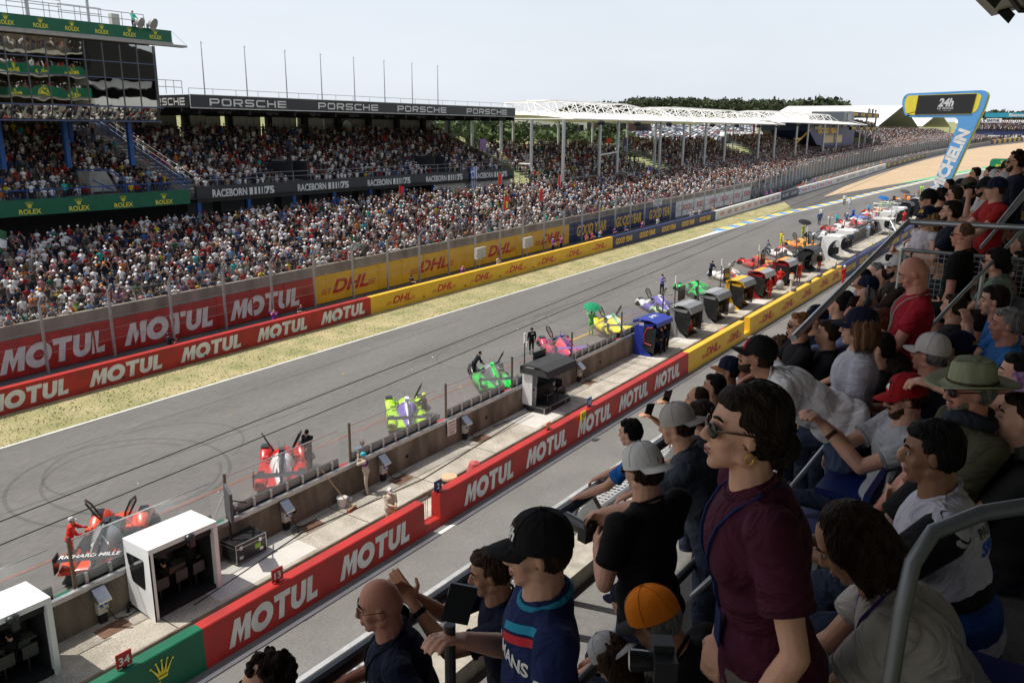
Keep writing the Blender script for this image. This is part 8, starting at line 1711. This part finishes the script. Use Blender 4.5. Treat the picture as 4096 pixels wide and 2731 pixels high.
js2 = MB(); js2.ell(js['up']*.17, (.152, .205, .075), 20, 12, 0, js['dsp'].to_3x3()); js2.build('black_band', dk_, js['o'], True)
decal(js, 'shirt', txt('SPEED', 1, .2, .05), js['up']*.36+Vector((-.1, .04, 0)), (-1, .5, .2), js['up'], .17, cloth((.03, .08, .4), .1)); decal(js, 'shirt', txt('PALMER', 1, .2, .04), js['up']*.41+Vector((-.1, .04, 0)), (-1, .5, .2), js['up'], .15, black_m)
cr = pp('woman with dark bob in cream t-shirt bending over her lap', 1952, 1248, 178, -2, arms='lap', sit=True, shirt=(.42, .38, .33), hair='bob', hc=(.03, .017, .012), vox=.006, fem=True, hp=36, lean=38, bulk=1.1, skin='tan', pants=(.1, .14, .2)); lanyard(cr, (.06, .03, .2))
hd_ = person('person at the right edge of whom only laced hands show', HEAD(2440, 800, 110), VAZ(2400)+92, arms=((.52, .03, -.12), (.52, .03, -.12)), sit=True, shirt=(.3, .16, .3), hair='short', vox=.006)
person('person at the right edge whose relaxed hand hangs into view', HEAD(2455, 905, 120), VAZ(2400)+92, arms=((.5, .06, -.2), (.5, .06, -.26)), sit=True, shirt=(.1, .1, .1), hair='short', vox=.006)
for i, (x, y, h, c, hr_, g_) in enumerate(((2190, 705, 60, (.03, .03, .035), 'short', 0), (2150, 722, 58, (.3, .29, .3), 'short', 1), (2238, 742, 62, (.02, .03, .07), 'short', 0), (2345, 640, 56, (.15, .15, .16), 'long', 1), (2318, 655, 54, (.01, .01, .012), 'short', 0), (2195, 585, 42, (.03, .04, .05), 'short', 1), (2300, 552, 42, (.2, .05, .05), 'short', 0), (2262, 548, 40, (.012, .016, .03), 'short', 1),
    (2345, 600, 50, (.3, .3, .33), 'short', 0), (2342, 445, 34, (.02, .02, .03), 'long', 0), (2180, 425, 26, (.02, .02, .02), 'short', 0), (2240, 398, 26, (.3, .28, .28), 'short', 1), (2272, 398, 27, (.02, .03, .06), 'curly', 0), (2345, 408, 30, (.25, .02, .02), 'short', 0), (2050, 690, 52, (.02, .02, .025), 'short', 0), (2085, 715, 56, (.08, .09, .1), 'long', 0), (2020, 800, 74, (.012, .012, .014), 'short', 0), (1925, 700, 50, (.02, .025, .03), 'short', 0), (1900, 765, 60, (.012, .012, .016), 'short', 0),
    (2338, 860, 100, (.22, .12, .2), 'short', 0), (2050, 850, 74, (.02, .022, .03), 'long', 0), (2005, 860, 70, (.012, .012, .012), 'short', 1), (1940, 690, 44, (.2, .2, .22), 'short', 0), (2345, 960, 120, (.02, .02, .02), 'short', 0))):
    pp('seated neighbour %s, %s' % (('in dark top', 'with glasses and dark top')[g_] if sum(c) < .4 else ('in pale top', 'with glasses and pale top')[g_], ('behind the chin resting man', 'left of the navy centenary cap', 'right of the navy centenary cap', 'long haired at the right edge', 'left of the long haired one at the right edge', 'beside the dark green polo', 'in red above the green patterned shirt', 'below the mesh balustrade rail', 'at the edge above the patterned shirt', 'long haired near the blazer', 'far back before the gantry', 'pale clothed below the gravel', 'curly haired below the gravel', 'in red beside the blazer', 'between white polo and bald man in red', 'long haired below the bald man in red', 'before the cream cap', 'behind the white polo woman', 'left of the white polo woman', 'behind the green brimmed hat', 'long haired left of the cream cap', 'short haired left of the red cap', 'in front of the headphone man', 'at the right edge under the hanging hand')[i]), x, y, h, rr_f(i), sit=True, arms=('lap', 'clasp')[i % 2], shirt=c, hair=hr_, hc=(BRN, BLK, DKB)[i % 3], glasses='sun' if g_ else None, vox=.012)
# filler spectators in the deep rows further along
rr = np.random.default_rng(21); k = 0
for gx in np.arange(10.8, 24, .95):
    for gy, gz in ((1.55, 12.9), (.95, 13.3)):
        x = gx+rr.random()*.3; y = gy+rr.random()*.15
        if not seen(x, y, gz+1.2, 0) or y/x > .105: continue
        k += 1; si = int(rr.integers(len(SH)))
        person('spectator in %s top far along our stand, %s row, %.0f m from the rail end' % (SH[si][1], 'front' if gy > 1.2 else 'rear', gx-9), (x, y, gz+1.0+.05*rr.random()+.03*(gx-10)), 105+20*rr.random(), arms=str(rr.choice(['down', 'rail', 'clasp'])), shirt=tuple(c*.8 for c in SH[si][0]), hair=str(rr.choice(['short', 'long', 'short'])), hc=[BRN, BLK, BLD, DKB][int(rr.integers(4))], cap=None if rr.random() < .6 else ((.5, .5, .5) if rr.random() < .5 else NAVY, (.02, .02, .03)), vox=.016, group='spectators farther along our stand')

# ============================================================ crew, marshals and photographers
def crew(label, x, y, yaw, z0=0., h=1., **k):
    k.setdefault('vox', .014); k.setdefault('sleeve', 'long'); k.setdefault('hair', 'short'); ln = k.get('lean', 0)
    base = .92 if not k.get('kneel') else .5; p = person(label, (0, 0, 0), yaw, **k); hc_ = p['HM'].to_translation(); z = G*x+z0+base+.04
    p['o'].location = (x, y, z+.04); p['o'].scale = (1.05,)*3; p['M'] = Matrix.Translation((x, y, z)) @ Matrix.Rotation(R_(yaw), 4, 'Z'); return p
def helmet(p, c): 
    mb = MB(); mb.ell(p['HM'] @ Vector((-.01, 0, .03)), (.125, .108, .118), 16, 10, 0, p['HM'].to_3x3()); mb.build('helmet', cm(c, .3), p['o'], True)
PL = .25
S_ = dict
crew('crew member in red shirt and white cap leaning on the orange car', 12.3, 27.1, -30, arms='reach', shirt=(.6, .03, .02), pants=(.6, .03, .02), cap=((.6, .6, .6), (.6, .6, .6)), lean=14)
crew('crew member in black suit and black cap beside the red car', 22.5, 26.6, 200, arms='lap', shirt=(.012, .013, .016), pants=(.01, .01, .012), cap=(BLACK, BLACK), hp=20)
p = crew('photographer in beige overalls purple bib and turquoise helmet at the pit wall', 21.75, 22.3, 140, PL, arms='eye', shirt=(.5, .44, .34), pants=(.5, .44, .34), lean=8); helmet(p, (.02, .4, .5)); camera(p, 'camera held by the photographer in the turquoise helmet', (.25, 0, .1), .12)
mb = MB(); mb.ell(p['up']*.3, (.135, .18, .2), 14, 9); mb.build('purple_bib', cloth((.16, .03, .28)), p['o'], True)
p = crew('man in brown helmet and pale blue bib behind the pit wall', 22.95, 23.7, 60, arms='rail', shirt=(.12, .3, .5)); helmet(p, (.1, .05, .06))
crew('marshal in beige overalls and white cap leaning on a yellow stick', 20.3, 19.65, 250, arms='clasp', shirt=(.48, .42, .33), pants=(.48, .42, .33), cap=((.7, .7, .7), (.7, .7, .7)), hp=22, bulk=1.2)
mb = MB(); mb.tube([(20.2, 19.3, G*20), (20.2, 19.3, G*20+1.15)], .018, 6); mb.tube([(20.2, 19.3, G*20), (20.2, 19.3, G*20+.6)], .035, 8); tag(mb.build('flag_stick', yellow_m), 'yellow rolled flag stick held by the beige marshal', 'stick')
p = crew('crouching crew member in black with yellow helmet at the lime car', 30.0, 26.4, 150, arms='reach', shirt=(.012, .013, .016), pants=(.01, .01, .012), kneel=True); helmet(p, (.6, .75, .03)); 
crew('crew member in black suit leaning into the bright green car', 36.6, 28.3, -35, arms='reach', shirt=(.012, .013, .016), pants=(.01, .01, .012), lean=38, hc=BLK)
crew('man in white cap and blue shirt low behind the pit wall post', 33.9, 23.6, 90, arms='rail', shirt=(.03, .2, .5), cap=((.7, .7, .7), (.7, .7, .7)), kneel=True)
p = crew('mechanic in black suit and black helmet standing with his back turned', 42.8, 28.4, 60, arms='down', shirt=(.01, .01, .012), pants=(.01, .01, .012)); helmet(p, (.015, .015, .017))
decal(p, 'shirt', txt('APR', 1, .2, .04, 1.2), p['up']*.38+Vector((-.1, 0, 0)), (-1, 0, 0), (0, 0, 1), .22, white_m)
crew('grid helper in green overalls under the green umbrella', 49.1, 27.6, 40, arms='high', shirt=(.12, .5, .1), pants=(.12, .5, .1))
crew('man in lilac shirt and black cap standing alone on the track', 64.2, 29.3, 230, arms='phone', shirt=(.22, .2, .5), pants=(.012, .012, .014), cap=(BLACK, BLACK))
crew('crew member in navy suit nearest the blue hut, back turned', 46.8, 21.2, 120, PL, arms='hips', shirt=(.02, .025, .06), pants=(.02, .025, .06)); crew('crew member in black suit facing the pit lane by the blue hut', 48.2, 21.5, 250, PL, arms='crossed', shirt=(.015, .015, .02), pants=(.015, .015, .02)); crew('helmeted crew member in navy between the two others at the blue hut', 47.4, 21.25, 150, PL, arms='down', shirt=(.015, .02, .045), pants=(.015, .015, .02))
crew('crew member in red seated inside the first silver hut', 52.6, 21.7, 90, PL-.15, arms='lap', shirt=(.5, .02, .02), pants=(.5, .02, .02), kneel=True)
crew('crew member in navy at the white and red car', 73.0, 28.5, -20, arms='reach', shirt=NAVY, pants=NAVY, lean=20); p = crew('mechanic in beige suit and white helmet behind the white car', 72.2, 26.4, 80, arms='down', shirt=(.5, .4, .28), pants=(.5, .4, .28)); helmet(p, (.6, .62, .5))
crew('man in grey suit bending over the striped car', 88.9, 28.6, -30, arms='reach', shirt=(.16, .17, .19), pants=(.16, .17, .19), lean=24); crew('man in bright yellow suit beside the orange yellow car', 96.4, 29.3, 240, arms='clasp', shirt=(.75, .68, .02), pants=(.75, .68, .02)); crew('man in yellow green suit under the black umbrella', 104.2, 29.1, 230, arms='high', shirt=(.5, .55, .05), pants=(.5, .55, .05))
crew('man in blue suit walking on the track beside the kerb', 118.4, 31, 200, shirt=(.03, .08, .25), pants=(.02, .04, .1)); crew('man in white shirt and dark trousers walking behind the blue suit', 124.5, 32.4, 200, shirt=(.7, .7, .7), pants=(.05, .06, .1)); crew('man in white shirt and black trousers on the track, left of the white pair', 147.4, 34.8, 190, shirt=(.7, .7, .7), pants=(.02, .02, .02)); crew('woman in white suit on the track, right of the white pair', 141.5, 32.5, 200, shirt=(.65, .66, .7), pants=(.5, .55, .65), fem=True, hair='long')
for lab, x, y, c, hm in (('mechanic in teal suit back turned at the red and white car', 118.6, 28.7, (.05, .4, .4), None), ('mechanic with orange helmet at the red and white car', 116.6, 29.2, (.5, .5, .5), (.8, .2, .02)), ('mechanic with white helmet beside the teal mechanic', 119.6, 27.7, (.1, .15, .3), (.7, .7, .7)), ('crew member in royal blue at the blue white red car', 126.2, 28.4, (.02, .1, .45), None), ('crew member in pale blue at the orange red car', 134, 28, (.1, .35, .6), None), ('helper in lime suit under the blue umbrella', 141.1, 27.6, (.35, .8, .03), None), ('crew member in black among the far cars', 151.6, 27.9, (.03, .03, .05), None), ('helper in orange suit under the far dark umbrella', 155.3, 26.9, (.8, .25, .02), None), ('crew member in dark red at the farthest cars', 164.7, 26.3, (.3, .02, .02), None), ('marshal in lime suit beside the gantry', 175, 27.5, (.4, .85, .03), None)):
    p = crew(lab, x, y, 200+40*rr.random(), arms=str(rr.choice(['down', 'clasp', 'reach'])), shirt=c, pants=c, vox=.02); 
    if hm: helmet(p, hm)
for lab, x, y, c, c2, hm in (('crew member in red and yellow suit striding between crimson huts', 71.4, 21.5, (.65, .03, .02), (.65, .03, .02), None), ('crew member in red half inside the first crimson hut', 66.9, 20.95, (.4, .02, .02), (.5, .03, .02), None), ('crew member in red at the second crimson hut opening', 75.2, 21.0, (.4, .02, .02), (.6, .05, .02), None), ('crew member in black top and red trousers with white cap', 81.6, 20.95, (.02, .02, .02), (.5, .05, .03), (.7, .7, .7)), ('crew member in dark suit next to the T shaped huts', 98.2, 22.0, (.03, .05, .08), (.02, .02, .02), None), ('man in pale blue coat behind the pit platform rail', 107, 22.1, (.3, .4, .55), (.4, .45, .5), (.6, .6, .6)), ('man in black and white at the scaffold', 109.6, 22.2, (.1, .1, .1), (.02, .02, .02), (.7, .7, .7)), ('man in black right beside the scaffold', 111.8, 22.4, (.03, .03, .03), (.02, .02, .02), None), ('crew member in red near the far dark huts', 124.5, 21.3, (.55, .03, .03), (.55, .03, .03), None)):
    p = crew(lab, x, y, 120+120*rr.random(), PL, arms=str(rr.choice(['down', 'hips', 'clasp'])), shirt=c, pants=c2, vox=.017)
    if hm: helmet(p, hm)
for lab, x, y in (('engineer in black with headset standing inside the first white hut', 13.6, 22.0), ('engineer in black sitting inside the first white hut', 12.6, 21.9), ('engineer in navy sitting inside the corner white hut', 8.1, 21.9)):
    p = crew(lab, x, y, 100, PL+(-.02 if 'standing' in lab else -.25), sit='sitting' in lab, arms='reach', shirt=(.01, .01, .013), pants=(.01, .01, .012), cap=(BLACK, BLACK), vox=.012); mb = MB()
    for q in (-1, 1): mb.ell(p['HM'] @ Vector((-.01, q*.085, -.005)), (.03, .016, .038), 10, 7)
    mb.build('headset', mat('headset_grey', (.4, .4, .4), .4), p['o'], True)
p = crew('marshal in red overalls and white helmet standing in the pit lane', 77.3, 17.6, 80, arms='clasp', shirt=(.6, .03, .02), pants=(.6, .03, .02)); helmet(p, (.7, .7, .7))
crew('marshal in green vest on the roof of the glass building', 44.0, 71.9, 280, 22.9-G*44, arms='rail', shirt=(.1, .55, .4), pants=BLACK)['o']
for i in range(3): crew('orange suited marshal far by the gravel trap, %s of three' % ('left', 'middle', 'right')[i], 212+i*3.2, 24.2-i*1.3, 200, arms='high' if i else 'down', shirt=(.85, .2, .02), pants=(.85, .2, .02), vox=.024)
mb = MB(); mb.box(-1.1, 0, 0, 1.1, .05, .8); t_ = tag(mb.build('marshal_board', whitec_m, loc=(215.5, 23.2, G*215+2.2)), 'white board held up by the orange marshals', 'board'); t_.rotation_euler = (0, 0, R_(-60))
bib = [('photographer in purple bib behind the red barrier', 36.9, 46.4, (.2, .04, .33)), ('bearded photographer in black aiming a long lens over the red barrier', 39, 46.0, (.04, .04, .045)), ('photographer in helmet and black vest behind the yellow barrier', 51.8, 46.8, (.03, .03, .04)), ('woman in purple bib photographing over the yellow barrier', 58, 46.2, (.2, .04, .33)), ('man in white with beige bag behind the yellow barrier', 63.8, 46.4, (.5, .42, .34)), ('photographer in turquoise helmet and purple bib', 76.6, 48.2, (.2, .04, .33)), ('man in pink with purple bib seen from behind', 78.9, 48.6, (.45, .1, .3)), ('photographer in red shirt and pale bib', 82.2, 47.2, (.45, .1, .1)), ('second photographer in red shirt and pale bib', 83.8, 47.4, (.5, .08, .08)), ('photographer in pale blue bib at the barrier joint', 85.5, 47.3, (.25, .35, .5)), ('photographer in dark purple bib bending', 88.5, 47, (.12, .04, .2)), ('photographer in navy over the navy barrier', 91.2, 46.9, (.05, .08, .16)), ('photographer in magenta over the navy barrier', 96, 47, (.4, .08, .3)), ('photographer in white over the navy barrier', 100.5, 47, (.6, .6, .6)), ('photographer in pale bib, first of the navy barrier group', 110.2, 46.5, (.3, .4, .5)), ('photographer in green cap in the navy barrier group', 111.6, 46.7, (.5, .5, .52)), ('photographer in white, last of the navy barrier group', 113.6, 46.6, (.6, .58, .56)), ('photographer in tan by the white barrier', 118.5, 46.6, (.45, .32, .2)), ('photographer in brown by the white barrier', 125.5, 46.6, (.35, .22, .14)), ('photographer in purple kneeling near the slate barrier', 147, 48.0, (.2, .04, .33)), ('second photographer in purple near the slate barrier', 150, 48.2, (.22, .06, .36))]
for i, (lab, x, y, c) in enumerate(bib):
    p = crew(lab, x, y, 230+50*rr.random(), arms=('eye', 'camera', 'clasp')[i % 3], shirt=c, sleeve='short', pants=(.02, .02, .025), vox=.017 if x < 90 else .022)
    if i in (2, 5): helmet(p, (.02, .02, .02) if i == 2 else (.02, .4, .5))
for i in range(34):
    x = 168+i*5+rr.random()*3; c = ((.85, .22, .02), (.6, .58, .55), (.25, .1, .35), (.85, .22, .02), (.3, .3, .3))[int(rr.integers(5))]
    o = bpy.data.objects.new('person', crowd_mesh('person', [(0, 0, 0, 0, 1., 'stand', 1, [SK[0], c, c, HR[0], (.7, .7, .7)])])); C.objects.link(o); o.location = (x, ybar(x)+1.1+rr.random(), G*x+.1); o.rotation_euler = (0, 0, -.5); tag(o, 'marshal or photographer standing behind the far white and black barrier, %d m along' % (x-160), 'person', 'people behind the far barrier')
# umbrellas
def umbrella(x, y, z, c, lab, r=.62):
    t = thing('umbrella', lab, 'umbrella', (x, y, z)); t.rotation_euler = (R_(14), R_(-16), 0); mb = MB(); n = 8; vs = [(0, 0, .22)]
    for i, (u, zz) in enumerate(((.5, .17), (1., 0))):
        for q in range(16): a = 2*math.pi*q/16; rr_ = r*u*(1 if q % 2 == 0 else .96); vs.append((rr_*math.cos(a), rr_*math.sin(a), zz-(0 if q % 2 == 0 or i == 0 else -.03)))
    mb.add(vs, [(0, 1+q, 1+(q+1) % 16) for q in range(16)]+[(1+q, 17+q, 17+(q+1) % 16, 1+(q+1) % 16) for q in range(16)]); mb.build('canopy', cloth(c, .2), t); mb = MB(); mb.tube([(0, 0, -.8), (0, 0, .28)], .012, 6); mb.build('shaft', steel_m, t)
umbrella(48.95, 27.5, G*49+2.05, (.02, .25, .12), 'green umbrella over the yellow car'); umbrella(103.2, 28.7, G*103+2.15, (.02, .02, .022), 'black umbrella over the black and white car', .8); umbrella(140.2, 27.3, G*140+2.15, (.02, .12, .35), 'blue umbrella over the dark green car', .85); umbrella(153.5, 26.6, G*153+2.15, (.06, .06, .065), 'dark grey umbrella at the far end of the car row', .85)
# scooters
def scooter(x, y, z, yaw, lab, c=(.45, .02, .03)):
    t = thing('scooter', lab, 'scooter', (x, y, z), R_(yaw))
    for wx in (-.6, .62): mb = MB(); mb.lathe([(.1, -.06), (.24, -.05), (.24, .05), (.1, .06)], (wx, 0, .25), 16, 0, Matrix.Rotation(R_(90), 3, 'X')); mb.build('wheel', rubber_m, t)
    mb = MB(); loft(mb, [(-.85, superell(.1, .45, .7, 6)), (-.5, superell(.19, .3, .75, 6)), (-.1, superell(.17, .2, .72, 6)), (.1, superell(.14, .18, .3, 6)), (.38, superell(.16, .18, .34, 6)), (.5, superell(.18, .3, .95, 6)), (.6, superell(.12, .35, .95, 6))]); mb.build('body', cm(c, .3), t, True)
    mb = MB(); mb.ell((-.38, 0, .77), (.38, .14, .06), 12, 7); mb.build('seat', black_m, t, True)
    mb = MB(); mb.tube([(.5, 0, .9), (.42, 0, 1.05)], .03, 6); mb.tube([(.4, -.3, 1.06), (.42, 0, 1.05), (.4, .3, 1.06)], .018, 6); mb.build('handlebar', dark_m, t); mb = MB(); mb.box(-.92, -.09, .35, -.9, .09, .52); mb.build('licence_plate', white_m, t)
scooter(29.1, 47.0, G*29+.01, 25, 'red scooter with helmeted rider behind the red barrier'); p = crew('scooter rider in black with black helmet and pale bib', 29.0, 47.0, 25, -.12, arms='reach', sit=True, shirt=(.02, .02, .025), pants=(.01, .01, .012)); p['o'].location.z = G*29+.85; helmet(p, (.015, .015, .018))
scooter(158, 48.6, G*158+.01, 60, 'parked red scooter, nearer of two by the far fence', (.6, .02, .02)); scooter(172, 49.4, G*172+.01, 60, 'parked red scooter, farther of two by the far fence', (.6, .02, .02))

bpy.data.scenes.remove(_ws)
